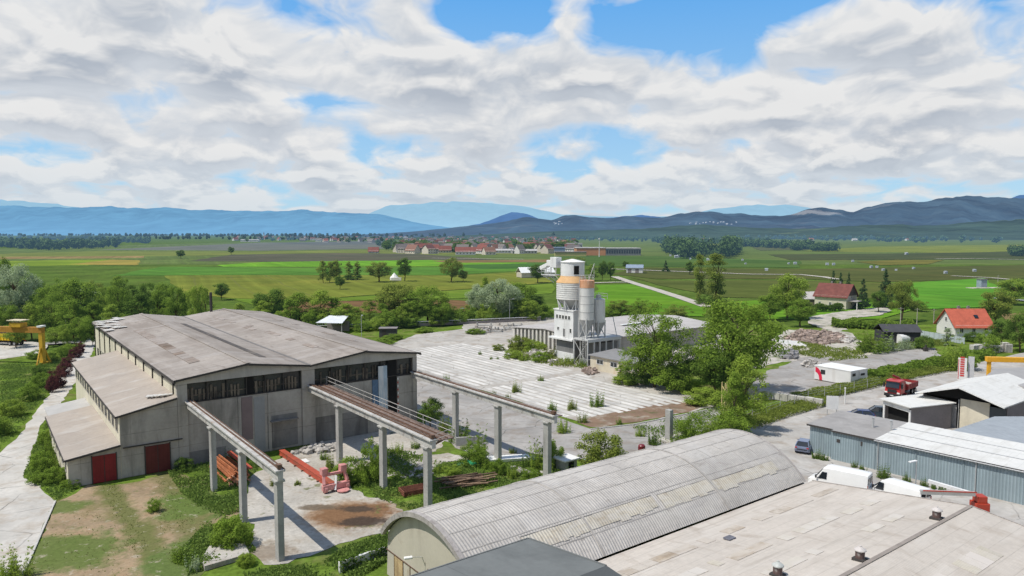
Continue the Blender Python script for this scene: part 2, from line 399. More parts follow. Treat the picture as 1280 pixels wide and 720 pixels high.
# site surfaces
def concrete(name, c, **k):
    return surf(name, c, var=.14, sc=.12, fine=1.6, rough=.9, world=True, bump=.01, bumpsc=3, cracks=.8,
                stain=((tuple(q * .62 for q in c), .48, .70, .65, (.16, .16, .16)), ((c[0] * .62, c[1] * .52, c[2] * .42), .50, .68, .65, (.40, .40, .40)), (tuple(q * .4 for q in c), .60, .74, .5, (1.3, 1.3, 1.3))), **k)
m_conc = concrete('yard_concrete', (.42, .39, .345))
m_track = concrete('track_concrete', (.50, .47, .42))
m_asph = concrete('worn_asphalt', (.33, .31, .285))
m_road = concrete('road_asphalt', (.42, .395, .36))
m_grey = concrete('grey_asphalt', (.27, .26, .245))
m_gravel = surf('gravel', (.44, .40, .34), var=.22, sc=.3, fine=3, world=True, bump=.03, bumpsc=4, stain=(((.10, .13, .04), .50, .66, .8, (.25, .25, .25)),))
def mask_mat(name, base_c, layers, bumpd=.03):
    """ground with soft-edged layers: (colour, function returning a 0..1 mask)"""
    n = NT(name); pos = n.n('ShaderNodeNewGeometry').outputs['Position']
    col = n.mix(n.mapr(n.noise(pos, .25, 5, .6), .32, .68), tuple(q * .8 for q in base_c), tuple(q * 1.2 for q in base_c))
    for c_, fn in layers: col = n.mix(fn(n, pos), col, c_)
    g = n.mapr(n.noise(pos, 2.4, 4, .7), .3, .7, .80, 1.15); col = n.mix(1.0, col, n.n('ShaderNodeCombineColor', {0: g, 1: g, 2: g}).outputs[0], 'MULTIPLY')
    p = n.n('ShaderNodeBsdfPrincipled', {'Base Color': col, 'Roughness': .97, 'Specular IOR Level': .05})
    n.set(p, 'Normal', n.n('ShaderNodeBump', {'Height': n.noise(pos, 3.0, 6, .65), 'Distance': bumpd, 'Strength': .8}).outputs[0])
    MATS[name] = n.out(p.outputs[0]); return MATS[name]
def band_mask(p0, p1, wid, amt):
    """soft band along the ground between two surveyed points"""
    a = Vector(G(*p0)); b = Vector(G(*p1)); d = (b - a).normalized(); nn = Vector((-d.y, d.x)); off = a.dot(nn)
    def f(n, pos):
        sp = n.n('ShaderNodeSeparateXYZ', {0: pos}); u = n.math('ADD', n.math('MULTIPLY', sp.outputs[0], nn.x), n.math('MULTIPLY', sp.outputs[1], nn.y))
        u = n.math('ADD', n.math('SUBTRACT', u, off), n.math('MULTIPLY', n.math('SUBTRACT', n.noise(pos, .35, 6, .7), .5), 4.5))
        return n.mapr(n.math('ABSOLUTE', u), wid * .45, wid * 1.1, amt, 0.0)
    return f
def blob_mask(x, y, rx, ry, amt, sc=.5, rag=1.6, soft=.35):
    cx, cy = G(x, y)
    def f(n, pos):
        d = n.n('ShaderNodeVectorMath', {0: pos, 1: (cx, cy, 0)}, operation='SUBTRACT').outputs[0]
        r = n.n('ShaderNodeVectorMath', {0: n.mapping(d, (1 / rx, 1 / ry, 0))}, operation='LENGTH').outputs['Value']
        r = n.math('ADD', r, n.math('MULTIPLY', n.math('SUBTRACT', n.noise(pos, sc, 6, .68), .5), rag))
        return n.mapr(r, 1 - soft, 1.0, amt, 0.0)
    return f
def noise_mask(sc, lo, hi, amt, det=6):
    return lambda n, pos: n.mapr(n.noise(n.mapping(pos, (sc, sc, sc)), 1.0, det, .68), lo, hi, 0.0, amt)
m_dirt = mask_mat('dirt', (.315, .235, .15), [
    ((.30, .205, .125), noise_mask(.5, .48, .62, .8)), ((.17, .15, .065), noise_mask(.16, .50, .62, .75)),
    ((.125, .135, .045), band_mask((132, 606), (212, 716), 1.5, .9)), ((.135, .135, .05), band_mask((218, 604), (262, 690), 2.3, .85)), ((.10, .14, .035), blob_mask(70, 690, 6.5, 5.0, .9)), ((.11, .145, .04), blob_mask(80, 634, 2.6, 2.2, .9)),
    ((.10, .15, .035), blob_mask(258, 625, 6, 6, .85)), ((.10, .145, .04), blob_mask(235, 700, 4.5, 5, .85)), ((.42, .36, .28), noise_mask(.9, .58, .66, .6)), ((.08, .12, .03), noise_mask(1.1, .60, .67, .8))])
m_apron = mask_mat('stained_apron', (.43, .40, .35), [
    ((.33, .29, .235), noise_mask(.14, .48, .64, .75)), ((.27, .22, .16), noise_mask(.5, .54, .66, .7)), ((.17, .145, .115), noise_mask(1.3, .60, .70, .7)),
    ((.30, .20, .12), blob_mask(436, 643, 5.6, 4.6, .85, .45, 1.5, .5)), ((.19, .105, .055), blob_mask(442, 643, 4.6, 3.6, .95, .5, 1.6, .3)), ((.055, .042, .034), blob_mask(455, 652, 3.0, 1.5, .9, .6, 1.6, .4)), ((.06, .048, .038), blob_mask(452, 636, 2.4, 1.1, .85, .6, 1.8, .4)), ((.13, .10, .07), blob_mask(396, 634, 2.3, 1.0, .85, .6, 1.4, .4)),
    ((.20, .15, .10), blob_mask(335, 690, 3.0, 2.2, .7, .6, 1.6, .5)), ((.12, .13, .045), noise_mask(.35, .60, .66, .85))], .012)
m_weedy = surf('weedy_ground', (.115, .175, .028), var=.35, sc=.25, fine=2.0, rough=1.0, spec=0.0, world=True, bump=.08, bumpsc=2.5,
               stain=(((.19, .16, .075), .50, .68, .75, (.22, .22, .22)), ((.06, .10, .02), .52, .66, .8, (.55, .55, .55))))
m_soil = surf('brown_soil', (.20, .13, .085), var=.2, sc=.3, fine=2, world=True, stain=(((.32, .28, .22), .52, .64, .8, (.35, .35, .35)), ((.07, .09, .025), .58, .68, .8, (.5, .5, .5))))
patch('weedy_ground', [(-220, 760), (-220, 470), (-60, 445), (60, 442), (125, 420), (400, 408), (520, 412), (700, 396), (960, 410), (1180, 405), (1420, 412), (1600, 500), (1600, 900), (500, 900)], .37, m_weedy, 4, .8, 1)
patch('track', [(-200, 760), (-200, 640), (0, 566), (27, 540), (60, 496), (88, 452), (103, 432), (112, 420), (122, 420), (116, 440), (100, 470), (72, 510), (49, 535), (29, 597), (50, 605), (69, 627), (35, 705), (10, 760)], .39, m_track, 1.5, .25, 2)
patch('track', [(-160, 452), (-160, 432), (0, 428), (40, 427), (60, 431), (52, 441), (0, 449)], .385, m_track, 3, .5, 3)
ribbon('road', [(50, 429), (85, 427.5), (122, 426), (160, 424)], 5.0, .388, m_grey)
patch('dirt', [(69, 628), (110, 606), (160, 604), (220, 592), (262, 602), (300, 640), (290, 668), (300, 690), (250, 720), (260, 800), (-40, 800), (14, 740), (35, 706)], .395, m_dirt, 1.2, .5, 4)
patch('apron', [(392, 553), (432, 540), (445, 556), (432, 575), (446, 590), (440, 612), (462, 622), (492, 627), (505, 645), (488, 664), (440, 676), (400, 690), (360, 704), (330, 706), (312, 690), (318, 660), (300, 640), (310, 600), (345, 575)], .40, m_apron, .8, .35, 5)
patch('apron', [(428, 566), (436, 542), (524, 527), (562, 547), (545, 564), (505, 574), (470, 585), (446, 585)], .3975, m_apron, .8, .35, 20)
patch('apron', [(470, 600), (520, 588), (560, 577), (600, 574), (560, 566), (505, 573), (480, 584)], .398, m_apron, 1.0, .3, 6)
patch('yard', [(478, 434), (520, 418), (600, 409), (690, 404), (760, 404), (900, 412), (905, 440), (790, 470), (900, 506), (868, 514), (790, 527), (735, 530), (700, 520), (650, 502), (600, 487), (520, 470), (500, 450)], .402, m_conc, 2, .3, 7)
patch('asphalt_lane', [(505, 462), (525, 470), (600, 489), (650, 504), (702, 523), (738, 536), (790, 530), (868, 515), (905, 507), (920, 520), (880, 545), (838, 562), (740, 572), (640, 577), (590, 570), (545, 545), (520, 510)], .399, m_asph, 2, .4, 8)
patch('road', [(862, 566), (905, 540), (960, 514), (1010, 500), (1055, 490), (1100, 481), (1150, 470), (1215, 455), (1300, 436), (1460, 440), (1600, 760), (1100, 760), (960, 640)], .40, m_road, 3, .15, 9)
patch('storage_yard', [(935, 500), (945, 470), (985, 455), (1000, 441), (1060, 430), (1110, 436), (1170, 435), (1178, 450), (1130, 463), (1085, 472), (1030, 492), (985, 500)], .40, m_asph, 2, .5, 10)
patch('gravel', [(940, 462), (955, 428), (985, 412), (1060, 415), (1075, 425), (1110, 436), (1075, 446), (1010, 446)], .404, m_gravel, 2, .7, 11)
patch('gravel', [(575, 418), (580, 404), (640, 396), (700, 397), (700, 408), (640, 412)], .406, m_conc, 2, .5, 14)
patch('gravel', [(1010, 404), (1012, 396), (1040, 391), (1090, 385), (1108, 384), (1115, 388), (1100, 394), (1060, 398), (1045, 404), (1060, 412), (1040, 415)], .408, m_gravel, 2, .5, 12)
patch('brown_soil', [(722, 528), (745, 519), (775, 513), (800, 508), (845, 500), (882, 503), (868, 512), (800, 527), (740, 534)], .41, m_soil, 1.0, .5, 13)
# ribbed slabs of the old storage yard: light strips of concrete laid side by side, each lane its own joint
m_strip = surf('strip_concrete', (.56, .535, .49), var=.14, sc=.25, fine=2, world=True, rough=.9, cracks=.7, island=.12, stain=(((.36, .34, .31), .50, .70, .7, (.22, .22, .22)), ((.28, .22, .17), .60, .72, .6, (.5, .5, .5))))
m = MB(); rnd = random.Random(3)
yard_poly = [GL(*p) for p in [(498, 440), (560, 428), (640, 436), (700, 458), (745, 474), (862, 503), (790, 513), (735, 524), (705, 520), (650, 500), (602, 484), (521, 462)]]
s_ = 2.0
while s_ < 48:
    for t0, t1 in ((-30, 14.6), (16.4, 60)):
        run = None; t = t0
        while t <= t1:
            ok = inside((s_ + .55, t), yard_poly) and rnd.random() > .012
            if ok and run is None: run = t
            if (not ok or t + .8 > t1) and run is not None:
                if t - run > 1: m.poly([(s_, run, .012), (s_ + 1.05, run, .012), (s_ + 1.05, t, .012), (s_, t, .012)])
                run = None
            t += .8
    s_ += 1.62
tag(m.sbuild('yard_strip', m_strip, fix=False), kind='structure')
# ---------------------------------------------------------------- shared building materials
STK = lambda c, amt=.6, lo=.5, hi=.68, h=.5, v=.09: (c, lo, hi, amt, (h, h, v))
m_facade = surf('stained_facade', (.36, .335, .295), var=.12, sc=.25, fine=3, stain=(STK((.15, .14, .122), .65), STK((.42, .395, .35), .5, .54, .7, .25, .25)), lines=((2, 2.4, .06, .5), (0, 4.9, .05, .4)), bump=.01)
m_facade_dark = surf('sooty_facade', (.21, .20, .185), var=.15, sc=.3, fine=3, stain=(STK((.085, .08, .072), .75, .45, .66),), lines=((2, 2.4, .06, .5),))
m_cream = surf('cream_render', (.60, .55, .43), var=.08, sc=.3, fine=4, stain=(STK((.30, .27, .2), .5, .55, .72),))
m_gable = surf('gable_panel', (.40, .38, .345), var=.08, sc=.3, fine=5, stain=(STK((.18, .17, .15), .5),), lines=((0, 1.2, .03, .4),))
m_roof = surf('fibre_cement_roof', (.31, .272, .236), var=.15, sc=.16, fine=2.2, stain=(((.215, .18, .15), .46, .64, .8, (.30, .05, .3)), ((.40, .365, .335), .52, .70, .6, (.1, .5, .3)), ((.16, .13, .11), .60, .72, .7, (.8, .12, .5))), lines=((1, 2.45, .10, .45), (0, 7.2, .10, .25)), bump=.01)
m_roof_low = surf('bitumen_roof', (.355, .305, .255), var=.10, sc=.2, fine=2.5, stain=(((.30, .265, .23), .5, .68, .6, (.4, .1, .3)), ((.47, .44, .40), .54, .7, .6, (.2, .5, .3))), lines=((1, 5.1, .08, .6),))
m_edge = surf('dark_fascia', (.055, .05, .046), var=.2, sc=1)
m_dark = surf('dark_interior', (.012, .012, .012), var=.2, sc=1, rough=.9)
m_glassd = surf('dark_glazing', (.030, .034, .036), var=.3, sc=1.2, rough=.25, spec=.6)
m_slatw = surf('weathered_boarding', (.15, .125, .095), var=.3, sc=.6, fine=4, stain=(STK((.03, .028, .025), .9, .45, .62, .8, .4),))
m_red = surf('faded_red_paint', (.19, .018, .02), var=.15, sc=1.2, fine=6, rough=.6, stain=(STK((.12, .02, .02), .5, .5, .7, .9, .4),), lines=((0, .42, .03, .5),))
m_redd = surf('dark_red_paint', (.10, .022, .02), var=.15, sc=1.2, fine=6, rough=.6, lines=((0, .42, .03, .5),))
m_white = surf('white_paint', (.72, .71, .68), var=.06, sc=.8, fine=5, rough=.55, stain=(STK((.4, .37, .32), .4, .58, .75),))
m_colconc = surf('column_concrete', (.36, .35, .325), var=.12, sc=.5, fine=4, stain=(STK((.19, .18, .165), .6, .52, .7, .9, .15),), lines=((2, 1.5, .03, .3),), bump=.01)
m_beam = surf('beam_concrete', (.44, .425, .395), var=.12, sc=.5, fine=4, stain=(((.16, .14, .12), .52, .66, .7, (1.2, 1.2, 1.2)), ((.24, .15, .09), .60, .72, .6, (.7, .7, .7))))
m_rail = surf('rusty_steel', (.13, .075, .05), var=.3, sc=1.5, fine=8, rough=.7)
m_deck = surf('rust_deck', (.20, .148, .122), var=.25, sc=1.2, fine=8, stain=(((.07, .05, .04), .5, .66, .8, (2, 2, 2)),))
m_galv = surf('galvanised_steel', (.46, .46, .45), var=.12, sc=1.5, fine=8, rough=.45, metal=.3)
m_skyl = surf('rust_stained_skylight', (.17, .12, .085), blend=((.30, .265, .235), .85), var=.25, sc=.4, fine=3, stain=(((.30, .26, .21), .5, .62, .8, (.5, .35, .5)), ((.08, .055, .04), .55, .7, .7, (.8, .6, .5))))
m_skyl2 = surf('grimy_skylight', (.09, .08, .072), var=.25, sc=.5, fine=3, stain=(((.2, .17, .14), .52, .66, .7, (.4, .2, .4)),))
def window_part(parent, quad, mat=None, frame=None, fr=.09, proud=.03, nrm=(0, 0, 0), bars=1):
    """a window in a wall: frame ring with a pane set behind it; quad = four corners, nrm = outward"""
    a, b, c, d = [Vector(q) for q in quad]; n_ = Vector(nrm).normalized()
    ox = parent.get('_o', (0, 0, 0))
    fm = MB(*parent['_o']); pm = MB(*parent['_o'])
    u = (b - a).normalized(); v = (d - a).normalized(); w = (b - a).length; h = (d - a).length
    def blk(u0, u1, v0, v1, dep, mb):
        q = [a + u * u0 + v * v0, a + u * u1 + v * v0, a + u * u1 + v * v1, a + u * u0 + v * v1]
        mb.hexa([tuple(p + n_ * .005) for p in q], [tuple(p + n_ * dep) for p in q])
    blk(0, w, 0, fr, proud + .03, fm); blk(0, w, h - fr, h, proud + .03, fm); blk(0, fr, fr, h - fr, proud + .03, fm); blk(w - fr, w, fr, h - fr, proud + .03, fm)
    for k in range(1, bars + 1):
        xx = w * k / (bars + 1); blk(xx - fr * .35, xx + fr * .35, fr, h - fr, proud + .02, fm)
    f = fm.build('window', frame or m_white, parent)
    blk(fr, w - fr, fr, h - fr, .02, pm)
    p = pm.build('pane', mat or m_glassd, f)
    return f
def origin(o, s, t, z=0.0): o['_o'] = (s, t, z); return o
# ---------------------------------------------------------------- twin-gabled production hall with two lean-to annexes
H0, HV, HR, TB = -34.3, -18.7, -3.0, 67.0
ZE, ZP = 10.3, 11.35
hall = origin(sthing('production_hall', 'long grey twin-gabled production hall with stepped lean-tos and two red doors', 'hall', H0, 0), H0, 0)
def hm(): return MB(H0, 0)
P1, P2 = (H0 + HV) / 2 + .2, (HV + HR) / 2
w = hm()
w.box(-33.2, -19.6, .25, .60, 0, 7.35); w.build('front_wall', m_facade, hall); w = hm(); w.box(-17.9, -7.4, .25, .60, 0, 7.25); w.build('front_wall', m_facade, hall); w = hm(); w.box(-6.0, -3.6, .25, .60, 0, 7.25)
w.build('front_wall', m_facade, hall)
for a, b, y in ((H0, -33.2, 0), (-19.6, -17.9, .05), (-3.6, HR, 0)): hm().box(a, b, y, .7, 0, 9.72).build('wall_pillar', m_facade, hall)
for q in ((-24.0, -20.2, .22, .249, .3, 4.4), (-33.2, -29.0, .23, .249, 0, 1.6), (-17.9, -10.5, .22, .249, 0, 3.3)): hm().box(*q).build('sooty_patch', m_facade_dark, hall)
hm().box(-27.1, -25.8, .18, .249, 1.9, 7.2).build('maroon_panel', surf('maroon_panel', (.20, .155, .15), var=.1, sc=.4), hall)
hm().box(-25.6, -24.3, .19, .249, .3, 7.0).build('grey_panel', surf('blue_grey_panel', (.27, .275, .27), var=.08, sc=.4, stain=(STK((.09, .09, .09), .5),)), hall)
for a in (-27.5, -23.9): hm().box(a, a + .35, .12, .249, 0, 7.35).build('pilaster', m_facade, hall)
dr = hm(); dr.box(-23.4, -20.6, .16, .219, .3, 3.6); dr.build('recessed_door', m_facade_dark, hall)
w = hm(); w.box(-23.7, -20.3, -.55, .15, 3.7, 3.85); w.build('door_canopy', m_facade_dark, hall)
# gables above the glazing band
for nm, a, b, p in (('gable', H0, HV, P1), ('gable', HV, HR, P2)):
    zr = 9.72 if True else 0
    hm().extr([(a, .02, 9.72), (b, .02, 9.72), (b, .02, ZE - .12), (p, .02, ZP - .12), (a, .02, ZE - .12)], (0, .4, 0)).build(nm, m_gable, hall)
# weathered band of boards and dirty glass under the gables
rnd = random.Random(11)
for a, b in ((-33.2, -19.6), (-17.9, -3.6)):
    bd = hm(); gl = hm()
    gl.box(a, b, .62, .70, 7.2, 9.72).build('dirty_glazing', m_glassd, hall)
    x = a + .05
    while x < b - .3:
        ww = rnd.uniform(.26, .42); gone = rnd.random() < (.18 if a < -20 else .45)
        if a > -20 and -7.6 < x < -5.8: gone = True
        if not gone:
            z0 = 7.36 + (rnd.uniform(0, .9) if rnd.random() < .2 else 0)
            bd.box(x, x + ww * .8, .48 + rnd.uniform(-.03, .03), .56, z0, 9.1 + rnd.uniform(-.3, .1))
        x += ww + .1
    bd.box(a + .05, b - .35, .566, .60, 8.1, 8.22); bd.build('board_screen', m_slatw, hall)
    fr = hm(); fr.box(a, b, .28, .40, 9.62, 9.71); fr.box(a, b, .22, .47, 7.36, 7.46)
    for k in range(7):
        xx = a + (b - a) * k / 6; fr.box(xx - .06, xx + .06, .30, .44, 7.36, 9.7)
    fr.build('band_frame', m_edge, hall)
hm().box(-29.5 + 3.2, -25.5, .42, .46, 7.5, 9.5).build('black_shutter', m_dark, hall)
# tall opening with half-open door leaf on the right bay
hm().box(-7.4, -6.0, .30, .40, .02, 9.6).build('tall_opening', m_dark, hall)
w = hm(); w.box(-8.9, -7.6, .06, .20, .1, 9.0); w.build('tall_door', surf('pale_door_leaf', (.36, .44, .50), var=.15, sc=.5, stain=(STK((.62, .62, .6), .9, .45, .6, .8, .15),)), hall)
w = hm(); w.box(-9.8, -8.95, .10, .20, 3.6, 7.2); w.build('blue_panel', surf('blue_panel', (.10, .16, .24), var=.2, sc=.5), hall)
w = hm()
for k in range(14): w.box(-5.98, -5.86, .1, .22, .3 + k * .5, .55 + k * .5, k % 2)
w.build('warning_strip', [paint('signal_red', (.4, .04, .03)), m_white], hall)
# side and back walls
w = hm(); w.box(H0, H0 + .3, .71, TB, 0, 9.4); w.build('side_wall', m_cream, hall)
w = hm(); w.box(H0, H0 + .25, .71, TB, 9.4, 10.12); w.build('clerestory', m_glassd, hall)
for k in range(12):
    t = 1.5 + k * 5.9; hm().box(H0 - .14, H0 - .01, t, t + .16, 6 if t < 40 else 0, 10.2).build('downpipe', m_edge, hall)
w = hm(); w.box(HR - .3, HR, .71, TB, 0, 10.1); w.box(H0 + .31, HR - .31, TB - .3, TB, 0, 10.1); w.build('rear_wall', m_facade, hall)
for k in range(7):
    t = 43.5 + k * 3.2
    window_part(hall, [(H0, t + 1.7, 4.0), (H0, t, 4.0), (H0, t, 5.9), (H0, t + 1.7, 5.9)], nrm=(-1, 0, 0), frame=m_facade)
# roof slopes
def slope(a, b, za, zb, nm='roof', mat=None, t0=-.45, t1=TB + .3, th=.16, parent=None):
    return hm().sheet((a, t0, za), (b, t0, zb), (b, t1, zb), (a, t1, za), th).build(nm, mat or m_roof, parent or hall)
slope(H0 - .35, P1, ZE - .02, ZP + .06); slope(P1 + .01, HV - .02, ZP + .06, ZE + .04)
slope(HV + .02, P2, ZE + .04, ZP + .06); slope(P2 + .01, HR + .4, ZP + .06, ZE - .02)
fa = hm()
for a, b, za, zb in ((H0 - .36, P1, ZE, ZP), (P1, HV, ZP, ZE), (HV, P2, ZE, ZP), (P2, HR + .41, ZP, ZE)):
    fa.bar((a, -.48, za - .08), (b, -.48, zb - .02), .05, .24)
fa.box(H0 - .44, H0 - .37, -.5, TB + .3, ZE - .30, ZE - .01); fa.box(HR + .41, HR + .47, -.5, TB + .3, ZE - .30, ZE - .01)
fa.build('fascia', m_edge, hall)
rc = hm()
for p in (P1, P2): rc.bar((p, -.4, ZP + .10), (p, TB + .3, ZP + .10), .5, .06)
rc.build('ridge_cap', m_roof, hall)
hm().bar((HV, -.4, ZE + .07), (HV, TB + .3, ZE + .07), .34, .04).build('valley_gutter', surf('gutter', (.16, .15, .14), var=.1), hall)
def roofz(s):
    k = [(H0, ZE), (P1, ZP), (HV, ZE), (P2, ZP), (HR, ZE)]
    for (a, za), (b, zb) in zip(k, k[1:]):
        if a <= s <= b: return za + (zb - za) * (s - a) / (b - a) + .07
def strip(s0, s1, t0, t1, mat, n=6, drop=0.0):
    m = hm(); r = random.Random(int(t0 * 10))
    st = (t1 - t0) / n
    for k in range(n):
        if r.random() < drop: continue
        m.sheet((s0, t0 + k * st, roofz(s0) + .03), (s1, t0 + k * st, roofz(s1) + .03), (s1, t0 + (k + .96) * st, roofz(s1) + .03), (s0, t0 + (k + .96) * st, roofz(s0) + .03), .03)
    m.build('skylight_strip', mat, hall)
strip(-31.2, -29.9, 7.5, 26, m_skyl, 10, 0); strip(-31.2, -29.9, 26.1, 46, surf('faint_skylight', (.25, .205, .17), var=.2, sc=.4, fine=3, stain=(((.33, .29, .26), .45, .6, .8, (.5, .35, .5)),)), 10, 0)
strip(-23.0, -22.1, 6, 50, m_skyl2, 16, 0)
for a_, b_ in ((9, 13), (18, 20), (24, 30), (38, 40)): strip(-14.6, -13.7, a_, b_, MATS['faint_skylight'], 2)
for a_, b_ in ((34, 40), (46, 48), (52, 58)): strip(-15.3, -14.4, a_, b_, MATS['faint_skylight'], 2)
for a_, b_ in ((12, 14), (20, 27), (36, 38), (44, 48)): strip(-7.2, -6.3, a_, b_, MATS['faint_skylight'], 2)
lp = hm(); rnd = random.Random(5)
for k in range(16):
    s = rnd.uniform(-34.2, -30.5); t = rnd.uniform(50, 66); z = roofz(s) + .1
    M_ = rnd.uniform(0, 6); lp.obox((s, t, z + .05 * k / 4), (rnd.uniform(.7, 1.5), rnd.uniform(1.2, 2.6), .05), M_ * .2, tilt=rnd.uniform(-.06, .06))
lp.build('loose_sheeting', surf('loose_sheet', (.50, .48, .44), var=.15, sc=.6), hall)
# upper annex
AX = -40.2
w = hm(); w.hexa([(AX, 0, 0), (H0 - .02, 0, 0), (H0 - .02, 41, 0), (AX, 41, 0)], [(AX, 0, 7.0), (H0 - .02, 0, 8.15), (H0 - .02, 41, 8.15), (AX, 41, 7.0)])
w.build('annex_wall', [m_facade], hall)
hm().box(AX - .06, AX - .005, .02, 41, 0, 6.95).build('annex_side', m_cream, hall)
hm().sheet((AX - .45, -.3, 7.06), (H0 + .02, -.3, 8.36), (H0 + .02, 41.4, 8.36), (AX - .45, 41.4, 7.06), .14).build('annex_roof', m_roof_low, hall)
f_ = hm(); f_.box(AX - .52, AX - .46, -.3, 41.4, 6.82, 7.04); f_.bar((AX - .45, -.33, 6.94), (H0 - .1, -.33, 8.2), .05, .2); f_.build('annex_fascia', m_edge, hall)
for k in range(15):
    t = 1.0 + k * 2.68
    window_part(hall, [(AX - .06, t + 1.5, 4.9), (AX - .06, t, 4.9), (AX - .06, t, 6.5), (AX - .06, t + 1.5, 6.5)], nrm=(-1, 0, 0), frame=m_facade, bars=1)
m_ = hm()
for k in range(5): m_.obox((-35.0 - .4 * k, 1.6 + .5 * k, 8.42 - .08 * k), (1.1, .5, .08), .3 * k)
m_.build('loose_sheeting', MATS['loose_sheet'], hall)
# lower annex with the red doors
BX = -45.2
w = hm(); w.hexa([(BX, -.04, 0), (AX - .08, -.04, 0), (AX - .08, 22, 0), (BX, 22, 0)], [(BX, -.04, 3.1), (AX - .08, -.04, 3.72), (AX - .08, 22, 3.72), (BX, 22, 3.1)])
w.build('shed_wall', [m_facade], hall)
hm().box(BX - .06, BX - .005, 0, 22, 0, 3.05).build('shed_side', m_cream, hall)
hm().sheet((BX - .4, -.5, 3.2), (AX - .07, -.5, 3.95), (AX - .07, 22.4, 3.95), (BX - .4, 22.4, 3.2), .14).build('shed_roof', m_roof_low, hall)
f_ = hm(); f_.box(BX - .47, BX - .41, -.5, 22.4, 2.96, 3.18); f_.bar((BX - .4, -.53, 3.06), (AX - .1, -.53, 3.82), .05, .2); f_.build('shed_fascia', m_edge, hall)
w = hm(); w.hexa([(BX + .4, 24.5, 0), (AX - .08, 24.5, 0), (AX - .08, 30, 0), (BX + .4, 30, 0)], [(BX + .4, 24.5, 2.7), (AX - .08, 24.5, 3.4), (AX - .08, 30, 3.4), (BX + .4, 30, 2.7)]); w.build('rear_lean_to', m_cream, hall)
hm().sheet((BX, 24.2, 2.78), (AX - .07, 24.2, 3.5), (AX - .07, 30.3, 3.5), (BX, 30.3, 2.78), .1).build('lean_to_roof', surf('pale_roof_sheet', (.40, .385, .36), var=.08, sc=.5), hall)
for k in range(6):
    t = 1.4 + k * 3.3
    window_part(hall, [(BX - .06, t + 1.3, 1.3), (BX - .06, t, 1.3), (BX - .06, t, 2.6), (BX - .06, t + 1.3, 2.6)], nrm=(-1, 0, 0), frame=m_facade)
def red_door(a, b, mat, zt):
    d = hm().box(a, b, -.14, -.05 if b < AX else -.01, .03, zt).build('red_door', mat, hall)
    r = hm(); r.box(a - .1, a, -.17, -.045 if b < AX else -.005, 0, zt + .1); r.box(b, b + .1, -.17, -.045 if b < AX else -.005, 0, zt + .1); r.box((a + b) / 2 - .03, (a + b) / 2 + .03, -.16, -.141, .03, zt)
    r.build('door_frame', m_edge, d)
    return d
d = red_door(-43.0, -40.75, m_red, 3.0); d['label'] = 'bright red double door of the lowest lean-to'
d = red_door(-37.8, -35.3, m_redd, 3.15); d['label'] = 'darker red door under a rail'
hm().box(-40.0, -33.9, -.18, -.02, 3.35, 3.47).build('door_rail', m_edge, hall)

# ---------------------------------------------------------------- crane runways in front of the hall
def runway(label, s, wide, rail_deck, railing, cols=(-10, -20.3, -30.2), end=-30.8):
    r = origin(sthing('crane_runway', label, 'crane runway', s, -30.2, 'crane runways in front of the hall'), s, -30.2)
    o = (s, -30.2)
    for t in cols:
        c = MB(*o); c.box(s - .26, s + .26, t - .42, t + .42, 0, 6.65); c.box(s - .42, s + .42, t - .5, t + .5, 6.65, 6.84)
        c.build('column', m_colconc, r, bevel=.03)
    b = MB(*o); b.box(s - .22, s + .22, end, .2, 6.86, 7.55); b.box(s - .42, s + .42, end, .2, 7.551, 7.72)
    b.build('beam', m_beam, r, bevel=.02)
    q = MB(*o); q.box(s - .05, s + .05, end + .1, .1, 7.725, 7.86); q.build('rail', m_rail, r)
    if wide:
        dk = MB(*o); dk.box(s + .425, s + 2.1, end, .2, 7.50, 7.58); dk.box(s + 2.101, s + 2.2, end, .2, 7.42, 7.66)
        for k in range(16): dk.box(s + .425, s + 2.09, end + .6 + k * 2, end + .72 + k * 2, 7.30, 7.495)
        dk.build('walkway', m_deck, r)
        q = MB(*o); q.box(s + .80, s + .88, end + .1, .1, 7.582, 7.70); q.box(s + 1.5, s + 1.58, end + .1, .1, 7.582, 7.70); q.build('conductor_rail', m_rail, r)
        rl = MB(*o)
        for z in (8.12, 8.6): rl.tube((s + 2.15, end - .2, z), (s + 2.15, -.1, z), .035, 6)
        for k in range(12): rl.bar((s + 2.15, end + .2 + k * 2.75, 7.66), (s + 2.15, end + .2 + k * 2.75, 8.62), .05, .05)
        for z in (8.12, 8.6): rl.tube((s + .2, end - .2, z - .3), (s + 2.15, end - .2, z), .03, 6)
        rl.build('railing', surf('pale_tube', (.36, .34, .31), var=.1, sc=1), r)
        br = MB(*o)
        for t in cols: br.bar((s + .43, t, 6.75), (s + 2.0, t, 7.25), .12, .16)
        br.build('bracket', m_rail, r)
    if rail_deck:
        dk = MB(*o); dk.box(s + .425, s + .95, end, .2, 7.55, 7.62); dk.build('walkway', m_deck, r)
        q = MB(*o); q.tube((s + .9, end, 7.75), (s + .9, .1, 7.75), .04, 6); q.build('cable_pipe', m_galv, r)
    else:
        q = MB(*o); q.tube((s + .34, end, 7.79), (s + .34, .1, 7.79), .05, 6); q.build('cable_pipe', m_rail, r)
    e = MB(*o); e.box(s - .2, s + .2, end + .12, end + .6, 7.86, 8.15); e.build('end_stop', m_rail, r)
    return r
runway('crane runway nearest the red doors on slim concrete columns', -33.1, False, False, False)
runway('middle crane runway with rust-brown walkway and double pale handrail', -18.6, True, False, True, cols=(-9, -20.3, -29.6))
runway('right-hand crane runway with narrow rusty walkway along the pale yard', -3.6, False, True, False, cols=(-11, -20.3, -29.4))
